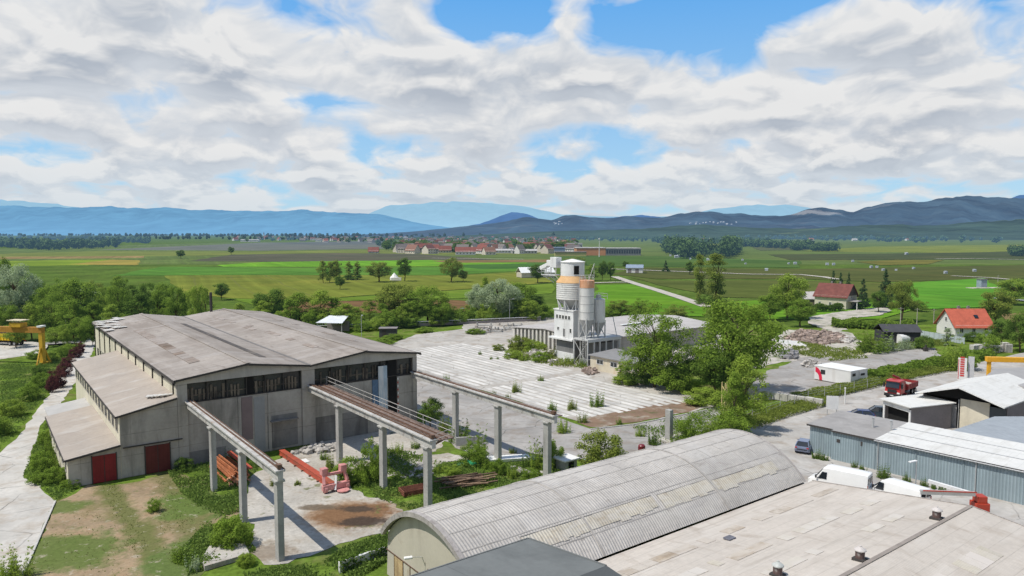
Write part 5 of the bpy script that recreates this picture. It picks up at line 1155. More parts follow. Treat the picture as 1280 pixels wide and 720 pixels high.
p = Vector(G(1024, 384)); hz_ = house('red_roofed_house', 'older cream house with dark red roof, boarded gable and grey side shed', (p.x + 2, p.y + 4), math.radians(-48), 11.5, 9.0, 4.6, 8.8, m_hc, m_tile)
MB().extr([(11.52, -4.3, 4.7), (11.52, 4.3, 4.7), (11.52, .1, 8.4)], (.1, 0, 0)).build('boarded_gable', m_wood, hz_)
MB().box(11.65, 15, -3.5, 3, 2.8, 3.0).build('porch_roof', surf('porch_grey', (.35, .33, .31), var=.1), hz_); MB().box(14.6, 14.8, -3.2, -3.0, 0, 2.79).build('porch_post', m_white, hz_); MB().box(14.6, 14.8, 2.5, 2.7, 0, 2.79).build('porch_post', m_white, hz_)
m = MB(); m.box(-6, -.3, -3, 3, 0, 2.6); m.build('side_shed_wall', m_wood, hz_); m = MB(); m.sheet((-6.5, -3.6, 2.5), (-.02, -3.6, 2.9), (-.02, 0, 5.6), (-6.5, 0, 5.0), .15); m.sheet((-6.5, 0.005, 5.0), (-.02, .005, 5.6), (-.02, 3.6, 2.9), (-6.5, 3.6, 2.5), .15); m.build('side_shed_roof', surf('grey_tile', (.36, .34, .32), var=.1, haze=16000), hz_)
# small blue-roofed barn in the fields, farm buildings behind the tower
p = G(783, 341); b_ = thing('field_barn', 'small pale barn with blue-grey roof alone among the dark fields', 'barn', p, math.radians(-12)); m = MB(); m.box(0, 11, 0, 9, 0, 3.6); m.build('wall', m_hw, b_)
m = MB(); m.sheet((-.5, -.6, 3.5), (11.5, -.6, 3.5), (11.5, 4.5, 5.6), (-.5, 4.5, 5.6), .15); m.sheet((-.5, 4.505, 5.6), (11.5, 4.505, 5.6), (11.5, 9.6, 3.5), (-.5, 9.6, 3.5), .15); m.build('roof', surf('barn_blue', (.22, .27, .34), var=.08, haze=16000), b_)
MB().box(1.0, 3.4, -.06, -.01, .05, 2.8).build('barn_door', m_taupe, b_); MB().box(6.0, 8.4, -.06, -.01, .05, 2.8).build('barn_door', m_taupe, b_)
p = G(652, 347); b_ = thing('farm_shed', 'white-roofed farm shed just left of the tower head', 'shed', p, math.radians(20)); m = MB(); m.box(0, 22, 0, 9, 0, 3); m.build('wall', m_hc, b_)
m = MB(); m.sheet((-.5, -.6, 2.9), (22.5, -.6, 2.9), (22.5, 4.5, 6.2), (-.5, 4.5, 6.2), .15); m.sheet((-.5, 4.505, 6.2), (22.5, 4.505, 6.2), (22.5, 9.6, 2.9), (-.5, 9.6, 2.9), .15); m.build('roof', surf('bright_roof', (.66, .66, .64), var=.05), b_)
# ground pipes, kerbs, walls near the road
m_kerb = surf('pale_kerb', (.46, .44, .40), var=.1, sc=1)
p0, p1 = Vector(G(935, 494)), Vector(G(1022, 508))
bw = thing('block_wall', 'low pale concrete block wall stepping along the fenced yard', 'wall', (p0.x, p0.y), math.atan2(p1.y - p0.y, p1.x - p0.x)); ln = (p1 - p0).length; m = MB(); k = 0; rnd = random.Random(6)
x = 0
while x < ln: m.obox((x + .7, rnd.uniform(-.1, .1), .62), (1.25, .7, 1.15 + rnd.uniform(-.15, .15)), rnd.uniform(-.05, .05)); x += 1.36
m.build('block', surf('pale_block', (.50, .475, .43), var=.12, sc=.8, stain=(STK((.25, .24, .2), .6),)), bw)
fe = [(905, 545), (940, 531), (975, 518), (1010, 507), (1050, 497.5), (1100, 487)]
ff = thing('wire_fence', 'thin wire fence on pale posts along the road verge', 'fence', (0, 0)); m = MB(); wr = MB()
FP = [Vector(G(x, y - 3)) for x, y in fe]; o0 = FP[0].copy(); ff.location = (o0.x, o0.y, 0)
for a, b in zip(FP, FP[1:]):
    n_ = max(1, int((b - a).length / 3.2))
    for i in range(n_): q = a + (b - a) * i / n_ - o0; MB().tube((q.x, q.y, 0), (q.x, q.y, 1.9), .05, 6).build('post', m_galv, ff)
    for z in (.5, 1.0, 1.5, 1.85): wr.bar((a.x - o0.x, a.y - o0.y, z), (b.x - o0.x, b.y - o0.y, z), .02, .02)
wr.build('wire', m_galv, ff)
def kerb(pts, label, h=.13, w_=.18, name='kerb'):
    P_ = [Vector(G(*q)) for q in pts]; o0 = P_[0].copy(); m = MB()
    for a, b in zip(P_, P_[1:]): m.bar((a.x - o0.x, a.y - o0.y, h / 2), (b.x - o0.x, b.y - o0.y, h / 2), w_, h)
    o = m.build(name, m_kerb, loc=(o0.x, o0.y, 0)); o['kind'] = 'structure'
kerb([(862, 566), (905, 540), (960, 514.5), (1010, 500.5), (1055, 490.5), (1100, 481.5)], '')
kerb([(69, 627), (35, 705), (8, 760)], ''); kerb([(738, 537), (792, 531), (868, 516), (905, 508)], ''); kerb([(838, 563), (880, 546), (915, 523)], '')
# ---------------------------------------------------------------- plants: leaf-sized faces spread through the crown
F_MID = foliage('leaf_mid', (.085, .145, .016), (.262, .375, .048))
F_DARK = foliage('leaf_dark', (.050, .096, .014), (.178, .272, .040))
F_LIGHT = foliage('leaf_light', (.130, .190, .020), (.340, .450, .065))
F_SILVER = foliage('leaf_silver', (.16, .205, .09), (.45, .53, .32))
F_OLIVE = foliage('leaf_olive', (.115, .150, .022), (.285, .340, .062))
F_CONIF = foliage('needle_dark', (.018, .038, .014), (.065, .115, .036), trans=.1)
F_RED = foliage('leaf_purple', (.040, .014, .016), (.16, .055, .048))
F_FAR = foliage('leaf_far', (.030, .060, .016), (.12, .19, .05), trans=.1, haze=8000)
M_BARK = surf('bark', (.11, .085, .06), var=.25, sc=1.5, fine=6)
def leaf_mesh(name, P, N, S, T, rng):
    """one rhombic leaf face per point: P centre, N normal, S size, T tint"""
    n = len(P); a = np.cross(N, rng.normal(size=(n, 3))); a /= np.linalg.norm(a, axis=1, keepdims=True) + 1e-9; b = np.cross(N, a)
    s = S[:, None]; asp = rng.uniform(.5, .85, (n, 1))
    bend = N * s * rng.uniform(-.25, .25, (n, 1))
    V = np.empty((n, 4, 3)); V[:, 0] = P + a * s; V[:, 1] = P + b * s * asp + bend; V[:, 2] = P - a * s; V[:, 3] = P - b * s * asp + bend
    me = bpy.data.meshes.new(name); me.vertices.add(n * 4); me.vertices.foreach_set('co', V.reshape(-1))
    me.loops.add(n * 4); me.loops.foreach_set('vertex_index', np.arange(n * 4, dtype=np.int32))
    me.polygons.add(n); me.polygons.foreach_set('loop_start', np.arange(0, n * 4, 4, dtype=np.int32)); me.polygons.foreach_set('loop_total', np.full(n, 4, dtype=np.int32))
    me.update(calc_edges=True)
    at = me.attributes.new('tint', 'FLOAT', 'FACE'); at.data.foreach_set('value', np.clip(T, 0, 1).astype(np.float32))
    return me
def crown_mesh(kind, seed, nleaf, leaf):
    """unit-height plant (z 0..1): returns leaf mesh and branch tips"""
    rng = np.random.default_rng(seed); C = []; R = []
    def shell(n, zc, rx, rz, r, fill=.55, flat=1.0):
        for _ in range(n):
            d = rng.normal(size=3); d /= np.linalg.norm(d); k = fill + (1 - fill) * rng.random() ** .6
            C.append((d[0] * rx * k, d[1] * rx * k, zc + d[2] * rz * k * flat)); R.append(r * rng.uniform(.65, 1.25))
    if kind == 'round': shell(34, .60, .33, .33, .105); shell(14, .46, .26, .22, .10); shell(6, .74, .20, .2, .08)
    elif kind == 'broad': shell(44, .58, .44, .33, .10); shell(18, .40, .36, .20, .10); shell(8, .78, .22, .16, .08)
    elif kind == 'airy': shell(36, .60, .36, .34, .090, .30); shell(28, .38, .33, .26, .085, .30)
    elif kind == 'bush': shell(30, .48, .52, .40, .15); shell(16, .24, .50, .2, .14)
    elif kind == 'birch':
        for _ in range(46):
            z = rng.uniform(.12, .98); r = .24 * math.sin(PI * min(1, z * .85 + .12)) * rng.uniform(.25, 1.1); a = rng.uniform(0, 6.28); C.append((r * math.cos(a), r * math.sin(a), z)); R.append(rng.uniform(.05, .09))
    elif kind == 'poplar':
        for _ in range(52):
            z = rng.uniform(.05, .98); r = .115 * min(1, (1 - z) * 3.2 + .1) * rng.uniform(.2, 1.1); a = rng.uniform(0, 6.28); C.append((r * math.cos(a), r * math.sin(a), z)); R.append(rng.uniform(.04, .065))
    elif kind == 'cone':
        for _ in range(80):
            z = rng.random() ** 1.3 * .95 + .03; r = .24 * (1 - z) * rng.uniform(.5, 1.1); a = rng.uniform(0, 6.28); C.append((r * math.cos(a), r * math.sin(a), z)); R.append(.03 + .045 * (1 - z))
    elif kind == 'shoot':          # young poplar and willow shoots, many upright stems
        for _ in range(16):
            a = rng.uniform(0, 6.28); r = rng.uniform(.02, .26); h = rng.uniform(.45, 1.0) * (1 - r * .7); lean = rng.uniform(0, .14)
            for k in range(6):
                q = (k + .6) / 6; C.append((math.cos(a) * (r + lean * q), math.sin(a) * (r + lean * q), h * q)); R.append(.075 * (1.2 - q))
    elif kind == 'tuft':
        for _ in range(22):
            a = rng.uniform(0, 6.28); r = rng.uniform(0, .75) ; C.append((r * math.cos(a), r * math.sin(a), rng.uniform(.1, .55) * (1.1 - r))); R.append(rng.uniform(.16, .3))
    C = np.array(C); R = np.array(R); n = len(C); w = R ** 2; w /= w.sum()
    idx = rng.choice(n, nleaf, p=w); d = rng.normal(size=(nleaf, 3)); d /= np.linalg.norm(d, axis=1, keepdims=True)
    rad = R[idx] * rng.random(nleaf) ** .42 * 1.12
    P = C[idx] + d * rad[:, None] * np.array([1, 1, .8]); P[:, 2] = np.maximum(P[:, 2], .01)
    N = d * .9 + rng.normal(size=(nleaf, 3)) * .45 + np.array([0, 0, .55]); N /= np.linalg.norm(N, axis=1, keepdims=True)
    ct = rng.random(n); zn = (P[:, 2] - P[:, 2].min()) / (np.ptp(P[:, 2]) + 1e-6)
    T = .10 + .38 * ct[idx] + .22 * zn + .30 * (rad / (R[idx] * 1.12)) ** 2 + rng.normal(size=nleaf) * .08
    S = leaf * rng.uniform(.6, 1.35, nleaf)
    return leaf_mesh(kind, P, N, S, T, rng), C, R
def trunk_mesh(kind, C, seed):
    r = random.Random(seed); m = MB()
    top = {'round': .62, 'broad': .6, 'airy': .7, 'birch': .9, 'poplar': .92, 'cone': .95, 'bush': .35, 'shoot': .5, 'tuft': .3}[kind]
    br = {'round': .022, 'broad': .026, 'airy': .018, 'birch': .013, 'poplar': .014, 'cone': .016, 'bush': .014, 'shoot': .006, 'tuft': .01}[kind]
    pts = [(0, 0, 0)]; 
    for k in range(1, 6): pts.append((r.uniform(-.015, .015) * k, r.uniform(-.015, .015) * k, top * k / 5))
    for k in range(5): m.tube(pts[k], pts[k + 1], br * (1 - k * .16), 7, br * (1 - (k + 1) * .16))
    ids = list(range(len(C))); r.shuffle(ids)
    for i in ids[:26 if kind in ('round', 'broad', 'airy') else 12]:
        c = C[i]; z0 = max(.1, min(top * .95, c[2] * r.uniform(.45, .8))); k = min(4, int(z0 / top * 5)); p = pts[k]
        mid = ((p[0] + c[0]) * .5, (p[1] + c[1]) * .5, z0 + (c[2] - z0) * .62)
        m.tube((p[0], p[1], z0), mid, br * .38, 5, br * .24); m.tube(mid, tuple(c), br * .24, 4, br * .06)
    me_o = m.v, m.f
    me = bpy.data.meshes.new('trunk_' + kind); me.from_pydata(m.v, [], m.f); me.materials.append(M_BARK); return me
KINDS = {'round': (10000, .0140), 'broad': (15000, .0115), 'airy': (15000, .0100), 'birch': (7500, .0105), 'poplar': (6000, .010), 'bush': (7500, .022), 'shoot': (5200, .0125), 'tuft': (1500, .06), 'cone': (5200, .014)}
LEAF = {'mid': F_MID, 'dark': F_DARK, 'light': F_LIGHT, 'silver': F_SILVER, 'olive': F_OLIVE, 'red': F_RED, 'conif': F_CONIF}
_cache = {}
def plant_meshes(k, mk, v):
    key = (k, mk, v)
    if key not in _cache:
        kd = k; n, lf = KINDS[k]; mt = LEAF[mk]
        gk = (k, v)
        if gk not in _cache: _cache[gk] = crown_mesh(kd, 100 + 17 * v + hash_(k), n, lf)
        me, C, R = _cache[gk]
        me2 = me.copy(); me2.materials.clear(); me2.materials.append(mt); me2.name = 'crown_%s' % k
        tk = ('t', k, v)
        if tk not in _cache: _cache[tk] = trunk_mesh(kd, C, 5 + v)
        _cache[key] = (me2, _cache[tk])
    return _cache[key]
def hash_(s): return sum(ord(c) * (i + 3) for i, c in enumerate(s)) % 997
RT = random.Random(99)
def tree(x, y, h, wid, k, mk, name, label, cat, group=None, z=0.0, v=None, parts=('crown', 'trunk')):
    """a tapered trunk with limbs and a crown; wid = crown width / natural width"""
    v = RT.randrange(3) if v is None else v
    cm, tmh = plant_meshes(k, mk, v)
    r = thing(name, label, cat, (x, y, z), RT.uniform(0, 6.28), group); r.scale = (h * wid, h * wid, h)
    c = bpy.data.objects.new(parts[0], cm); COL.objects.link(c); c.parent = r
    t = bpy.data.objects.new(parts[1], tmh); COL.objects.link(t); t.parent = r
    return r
NATW = {'round': .72, 'broad': .92, 'airy': .78, 'birch': .50, 'poplar': .26, 'bush': 1.15, 'shoot': .75, 'tuft': 1.7, 'cone': .48}
def ptree(px, pb, pt, pw, k, mk, name, label, cat='tree', group=None, **kw):
    """px, pb = where the trunk meets the ground, pt = top row, pw = crown width in survey pixels"""
    X, Y = G(px, pb); h = HT(Y, pt); w = pw * Y / FOC
    return tree(X, Y, h, w / (h * NATW[k]), k, mk, name, label, cat, group, **kw)
B = 'broadleaf_tree'
# --- woodland on the left
WG = 'trees of the woodland behind the yellow crane'; WL = {'mid': 'mid-green broadleaf tree packed into the left woodland behind the yellow crane', 'dark': 'dark green broadleaf tree packed into the left woodland behind the yellow crane', 'light': 'fresh light-green broadleaf tree packed into the left woodland behind the yellow crane', 'olive': 'olive-green broadleaf tree packed into the left woodland behind the yellow crane', 'silver': 'silvery-leaved tree packed into the left woodland behind the yellow crane'}
ptree(24, 412, 324, 56, 'broad', 'silver', 'willow_tree', 'tall silvery willow standing at the far left edge of the woodland')
ptree(8, 395, 319, 26, 'round', 'mid', B, 'rounded green tree top showing above the silvery willow at the left edge')
rows = [
 (388, [(60, 350, 30, 'mid'), (83, 345, 26, 'dark'), (120, 344, 30, 'olive'), (150, 348, 24, 'mid'), (45, 344, 26, 'dark'), (100, 349, 30, 'mid'), (0, 340, 30, 'dark'), (-30, 330, 40, 'mid')]),
 (402, [(52, 362, 32, 'dark'), (75, 352, 36, 'mid'), (105, 353, 32, 'silver'), (135, 352, 34, 'mid'), (165, 357, 30, 'dark'), (185, 352, 32, 'dark'), (206, 353, 26, 'mid'), (-5, 355, 34, 'dark')]),
 (413, [(38, 372, 34, 'mid'), (62, 362, 40, 'mid'), (95, 350, 46, 'mid'), (120, 362, 36, 'light'), (148, 358, 36, 'mid'), (176, 362, 34, 'dark'), (200, 358, 34, 'mid'), (222, 352, 28, 'mid'), (247, 354, 26, 'light'), (12, 370, 36, 'dark')]),
 (424, [(12, 380, 36, 'mid'), (40, 384, 32, 'light'), (66, 372, 40, 'mid'), (92, 374, 40, 'mid'), (118, 382, 34, 'mid'), (140, 384, 32, 'light'), (-25, 375, 40, 'mid')]),
 (432, [(70, 408, 26, 'light'), (84, 404, 22, 'light'), (102, 396, 26, 'mid'), (20, 404, 30, 'light'), (116, 404, 20, 'mid')]),
]
for yb_, ts in rows:
    for (x, yt, w, mk) in ts:
        ptree(x, yb_ + RT.uniform(-3, 3), yt + RT.uniform(-7, 4), w * RT.uniform(.85, 1.2), RT.choice(('round', 'round', 'broad', 'airy', 'birch')), mk, B, WL[mk], 'tree', WG)
for x, yt in ((232, 366), (258, 360), (210, 372)): ptree(x, 408, yt, 22, 'birch', 'light', 'birch_tree', 'slim pale birch at the right end of the woodland beside the hall roof', 'tree', 'birches by the hall roof')
ptree(277, 374, 352, 20, 'round', 'dark', B, 'lone dark rounded tree in the field beyond the hall roof')
# --- behind the hall
ptree(338, 404, 360, 44, 'round', 'dark', B, 'dense dark tree rising straight behind the hall roof ridge')
ptree(376, 408, 364, 42, 'birch', 'mid', 'birch_tree', 'loose mid-green birch behind the hall, right of the dark tree')
ptree(405, 408, 361, 46, 'birch', 'light', 'birch_tree', 'light-green birch behind the hall, left of the tin shelter')
ptree(428, 408, 386, 26, 'bush', 'mid', 'shrub', 'low green shrub between the birch and the tin shelter', 'shrub')
ptree(462, 402, 374, 24, 'birch', 'light', 'birch_tree', 'small thin birch in front of the brown field strip')
ptree(495, 403, 350, 52, 'round', 'olive', B, 'tall grey-green tree beside the pale yard, left of its rounder twin')
ptree(535, 404, 353, 58, 'broad', 'mid', B, 'broad rounded tree at the far edge of the pale yard')
ptree(548, 406, 384, 30, 'bush', 'light', 'shrub', 'light green shrub at the foot of the broad tree by the pale yard', 'shrub')
ptree(512, 408, 390, 30, 'bush', 'mid', 'shrub', 'mid-green shrub between the two big trees by the pale yard', 'shrub')
ptree(470, 412, 396, 30, 'bush', 'light', 'shrub', 'fresh green shrub beside the street lamp behind the hall', 'shrub')
for x, yb2, yt, w, k, mk in ((318, 404, 386, 30, 'bush', 'mid'), (356, 408, 384, 30, 'bush', 'light'), (390, 410, 386, 26, 'bush', 'mid'), (418, 408, 372, 26, 'birch', 'mid'), (445, 408, 384, 30, 'birch', 'light'), (452, 414, 398, 26, 'bush', 'mid'), (478, 406, 378, 26, 'birch', 'mid'), (520, 406, 374, 30, 'round', 'mid'), (556, 404, 372, 26, 'birch', 'light'), (585, 400, 380, 26, 'bush', 'mid'), (664, 400, 380, 34, 'bush', 'light'), (330, 408, 376, 30, 'birch', 'light'), (362, 410, 374, 28, 'birch', 'mid'), (432, 412, 378, 34, 'birch', 'light'), (484, 410, 384, 34, 'bush', 'mid'), (505, 408, 380, 30, 'birch', 'light'), (552, 406, 378, 32, 'round', 'mid'), (570, 404, 384, 34, 'bush', 'mid'), (612, 401, 376, 36, 'bush', 'light'), (655, 400, 372, 34, 'round', 'light'), (680, 398, 378, 30, 'bush', 'mid'), (300, 406, 378, 24, 'birch', 'light')):
    ptree(x, yb2, yt, w, k, mk, 'shrub', 'green undergrowth filling the tree row behind hall and yard', 'shrub', 'undergrowth of the tree row')
# --- field trees
for x, yt, w, mk, k in ((404, 326, 16, 'olive', 'birch'), (412, 326, 14, 'light', 'birch'), (420, 324, 18, 'olive', 'round')): ptree(x, 353, yt, w, k, mk, B, 'yellow-green tree in the small clump standing in the left fields', 'tree', 'field clump')
ptree(425, 361, 344, 14, 'round', 'dark', B, 'small dark bush-like tree at the foot of the yellow-green field clump')
for x, yt, w in ((436, 326, 9), (447, 327, 10)): ptree(x, 349, yt, w, 'poplar', 'olive', 'poplar_tree', 'thin sparse poplar between the field clump and the olive tree', 'tree', 'thin field poplars')
ptree(441, 349, 341, 26, 'bush', 'dark', 'shrub', 'low dark thicket under the thin field poplars', 'shrub')
ptree(474, 352, 325, 34, 'broad', 'olive', B, 'broad olive tree in the field left of the white tent')
ptree(506, 351, 321, 20, 'round', 'dark', B, 'tall dark narrow tree beside the white tent in the fields')
ptree(564, 352, 320, 30, 'broad', 'olive', B, 'lone spreading olive-green tree in the middle fields')
ptree(579, 352, 337, 12, 'round', 'olive', B, 'small tree right beside the lone spreading tree')
ptree(226, 323, 312, 11, 'round', 'dark', B, 'lone dark tree far out in the left fields')
ptree(289, 318, 308, 8, 'round', 'dark', B, 'smaller lone tree far out, right of the dark one')
# --- between yard and tower
ptree(600, 398, 352, 42, 'broad', 'silver', 'willow_tree', 'grey-green willow at the left of the willow group behind the yard')
ptree(622, 400, 346, 56, 'broad', 'silver', 'willow_tree', 'large silvery willow in the group left of the batching tower')
ptree(648, 396, 352, 46, 'round', 'mid', B, 'rounded mid-green tree right of the silvery willows')
ptree(668, 394, 366, 30, 'round', 'dark', B, 'dark tree tucked against the left of the batching tower')
ptree(640, 399, 376, 42, 'bush', 'mid', 'shrub', 'wide green shrub below the willows behind the yard', 'shrub')
ptree(606, 398, 346, 20, 'birch', 'light', 'birch_tree', 'thin pale tree top above the grey-green willow')
ptree(672, 353, 328, 22, 'round', 'dark', B, 'dark tree in front of the white farm shed')
ptree(740, 350, 331, 18, 'birch', 'mid', 'birch_tree', 'slim green tree right behind the tower head')
for x, w in ((753, 12), (763, 12)): ptree(x, 350, 325, w, 'round', 'dark', B, 'dark upright tree of the pair beside the farm path right of the tower', 'tree', 'dark pair by the path')
ptree(720, 330, 320, 30, 'bush', 'olive', 'shrub', 'yellow-green low thicket behind the tower head', 'shrub')
ptree(832, 339, 325, 9, 'cone', 'conif', 'conifer_tree', 'small dark conifer beside the farm path beyond the blue-roofed barn'); ptree(862, 343, 326, 11, 'round', 'dark', B, 'small dark tree left of the tall poplars'); ptree(782, 336, 326, 9, 'round', 'dark', B, 'dark round tree right behind the blue-roofed barn')
ptree(874, 378, 312, 15, 'poplar', 'olive', 'poplar_tree', 'tall narrow poplar, darker left one of the pair'); ptree(894, 380, 311, 26, 'poplar', 'olive', 'poplar_tree', 'tall broader poplar, right one of the pair')
ptree(884, 380, 368, 34, 'bush', 'dark', 'shrub', 'dark undergrowth at the foot of the tall poplars', 'shrub')
for x, y, yt, w, mk in ((775, 398, 373, 40, 'olive'), (800, 400, 372, 34, 'mid'), (845, 402, 380, 46, 'olive'), (760, 400, 382, 34, 'mid')): ptree(x, y, yt, w, 'airy', mk, 'shrub', 'loose green thicket along the back of the ribbed hall roof', 'shrub', 'thickets behind the ribbed hall')
# --- big trees right of the tower
ptree(818, 484, 376, 92, 'airy', 'mid', B, 'big airy light-crowned tree beside the low office', v=1)
ptree(800, 480, 450, 50, 'bush', 'dark', 'shrub', 'dark shrub at the foot of the airy tree by the office', 'shrub')
ptree(838, 488, 448, 60, 'bush', 'mid', 'shrub', 'dense shrub under the airy tree facing the yard', 'shrub')
ptree(918, 492, 364, 124, 'broad', 'mid', B, 'largest spreading tree right of the tower, dark under its crown', v=0)
ptree(893, 496, 430, 56, 'round', 'dark', B, 'dark lower tree under the largest spreading tree')
ptree(862, 478, 425, 40, 'airy', 'dark', B, 'dark gap-filling tree between the airy tree and the largest tree')
ptree(930, 540, 440, 54, 'birch', 'light', 'poplar_tree', 'tall pointed light-green poplar in front of the largest tree')
ptree(918, 545, 466, 38, 'birch', 'mid', 'poplar_tree', 'shorter poplar leaning against the pointed one')
ptree(903, 545, 505, 36, 'shoot', 'mid', 'sapling', 'sapling thicket at the foot of the pointed poplar', 'sapling')
ptree(912, 552, 510, 50, 'bush', 'mid', 'shrub', 'dense green shrub below the pointed poplar by the road bend', 'shrub')
ptree(866, 556, 513, 42, 'bush', 'mid', 'shrub', 'rounded shrub right of the lone concrete column', 'shrub')
ptree(886, 548, 515, 44, 'shoot', 'light', 'sapling', 'light upright saplings between the rounded shrub and the poplar', 'sapling')
ptree(818, 556, 526, 22, 'shoot', 'dark', 'sapling', 'small dark sapling at the left of the lone concrete column', 'sapling')
ptree(884, 505, 484, 60, 'bush', 'light', 'shrub', 'bright low shrub in the shade edge beside the pale slab', 'shrub')
# --- right-hand side
ptree(984, 398, 340, 46, 'round', 'light', B, 'bright light-green tree left of the red-roofed house'); ptree(1000, 408, 372, 38, 'round', 'mid', B, 'lower green tree in front of the bright one by the red-roofed house')
ptree(962, 400, 366, 30, 'round', 'mid', B, 'green tree between the largest tree and the bright light-green one')
for x, yb2, yt, w in ((1041, 372, 336, 13), (1050, 372, 340, 12), (1060, 378, 340, 12)): ptree(x, yb2, yt, w, 'cone', 'conif', 'conifer_tree', 'dark conifer standing behind the red roof', 'tree', 'conifers behind the red roof')
ptree(1078, 386, 346, 18, 'cone', 'conif', 'conifer_tree', 'dark conifer directly right of the red-roofed house'); ptree(1106, 384, 336, 24, 'cone', 'conif', 'conifer_tree', 'tallest dark conifer, left of the wide green tree')
ptree(1098, 390, 362, 20, 'round', 'dark', B, 'dark rounded tree below the tallest conifer'); ptree(1127, 400, 346, 42, 'broad', 'olive', B, 'wide olive-green tree right of the tallest conifer'); ptree(1150, 388, 374, 22, 'bush', 'mid', 'shrub', 'low shrub at the foot of the wide olive-green tree', 'shrub')
ptree(1090, 440, 398, 52, 'shoot', 'mid', 'sapling', 'tall sapling thicket left of the dark tarpaulin shed', 'sapling'); ptree(1112, 438, 412, 40, 'shoot', 'silver', 'sapling', 'pale flowering sapling clump in front of the dark shed', 'sapling'); ptree(1132, 436, 416, 26, 'shoot', 'silver', 'sapling', 'small pale flowering bush right beside the white tank', 'sapling')
ptree(1155, 436, 418, 26, 'bush', 'dark', 'shrub', 'dark rounded shrub right of the dark tarpaulin shed', 'shrub')
ptree(1192, 462, 404, 40, 'shoot', 'light', 'sapling', 'tall feathery sapling in front of the white house', 'sapling'); ptree(1175, 462, 432, 32, 'shoot', 'mid', 'sapling', 'shorter sapling left of the tall feathery one', 'sapling'); ptree(1206, 462, 436, 34, 'bush', 'mid', 'shrub', 'green shrub behind the pylon sign', 'shrub')
ptree(1184, 432, 408, 12, 'poplar', 'silver', 'ivy_pillar', 'narrow grey-green column of ivy left of the white house', 'shrub')
ptree(1244, 408, 360, 40, 'round', 'olive', B, 'rounded olive tree rising behind the orange roof'); ptree(1268, 380, 346, 40, 'round', 'light', B, 'light round tree at the right frame edge beyond the orange roof')
ptree(1252, 432, 400, 30, 'round', 'dark', B, 'dark tree right of the white house'); ptree(1275, 440, 392, 40, 'round', 'dark', B, 'dark tree at the right frame edge above the orange crane'); ptree(1232, 440, 412, 30, 'bush', 'mid', 'shrub', 'green shrub in front of the white house wall', 'shrub'); ptree(1300, 430, 380, 50, 'broad', 'dark', B, 'dark broad tree cut by the right frame edge')
ptree(1216, 427, 414, 24, 'bush', 'dark', 'hedge', 'dark clipped hedge under the white house gable', 'hedge')
# hedges
def hedge(pts, h, wd_, mk, label, n, name='hedge', leaf=.24):
    P_ = [Vector(G(*q)) for q in pts]; o0 = P_[0].copy(); rng = np.random.default_rng(len(label)); segs = list(zip(P_, P_[1:])); ln = [(b - a).length for a, b in segs]; tot = sum(ln); PP = []
    for (a, b), l_ in zip(segs, ln):
        k = int(n * l_ / tot); f = rng.random((k, 1)); nn = Vector((-(b - a).y, (b - a).x)).normalized()
        base = np.array([[a.x - o0.x, a.y - o0.y]]) + f * np.array([[(b - a).x, (b - a).y]])
        off = rng.uniform(-1, 1, (k, 1)); hh = h * (1 - .35 * off[:, 0] ** 2) * (.75 + .35 * np.sin(f[:, 0] * l_ * .9 + rng.uniform(0, 6)) * .5 + .15)
        z = hh * rng.random(k) ** .5
        PP.append(np.column_stack([base + off * wd_ / 2 * np.array([[nn.x, nn.y]]), z]))
    P = np.vstack(PP); N = rng.normal(size=P.shape) + np.array([0, 0, .8]); N /= np.linalg.norm(N, axis=1, keepdims=True)
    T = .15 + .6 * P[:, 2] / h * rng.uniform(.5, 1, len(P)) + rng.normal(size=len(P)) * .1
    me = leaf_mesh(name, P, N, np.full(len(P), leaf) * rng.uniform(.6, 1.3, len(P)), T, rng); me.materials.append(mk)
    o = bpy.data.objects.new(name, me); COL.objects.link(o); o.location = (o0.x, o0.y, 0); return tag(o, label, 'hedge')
hedge([(1012, 389), (1052, 388)], 2.6, 3, F_DARK, 'clipped dark hedge before the red-roofed house', 3500)
hedge([(1040, 408), (1075, 410), (1140, 412)], 2.8, 6, F_MID, 'long low green hedge between the gravel lane and the tarpaulin shed', 7000, leaf=.3)
hedge([(1000, 500), (1060, 487), (1100, 477), (1150, 467), (1195, 459)], 1.15, 4.5, F_OLIVE, 'rough overgrown verge hedge behind the red lorry', 16000, leaf=.13)
hedge([(930, 532), (960, 521), (1000, 509), (1030, 502)], 1.0, 4.5, F_OLIVE, 'rough weeds hedge along the wire fence', 11000, leaf=.12)
hedge([(1085, 475), (1130, 466), (1200, 452), (1235, 446)], 1.9, 4, F_MID, 'green overgrown hedge along the far side of the storage yard', 9000)
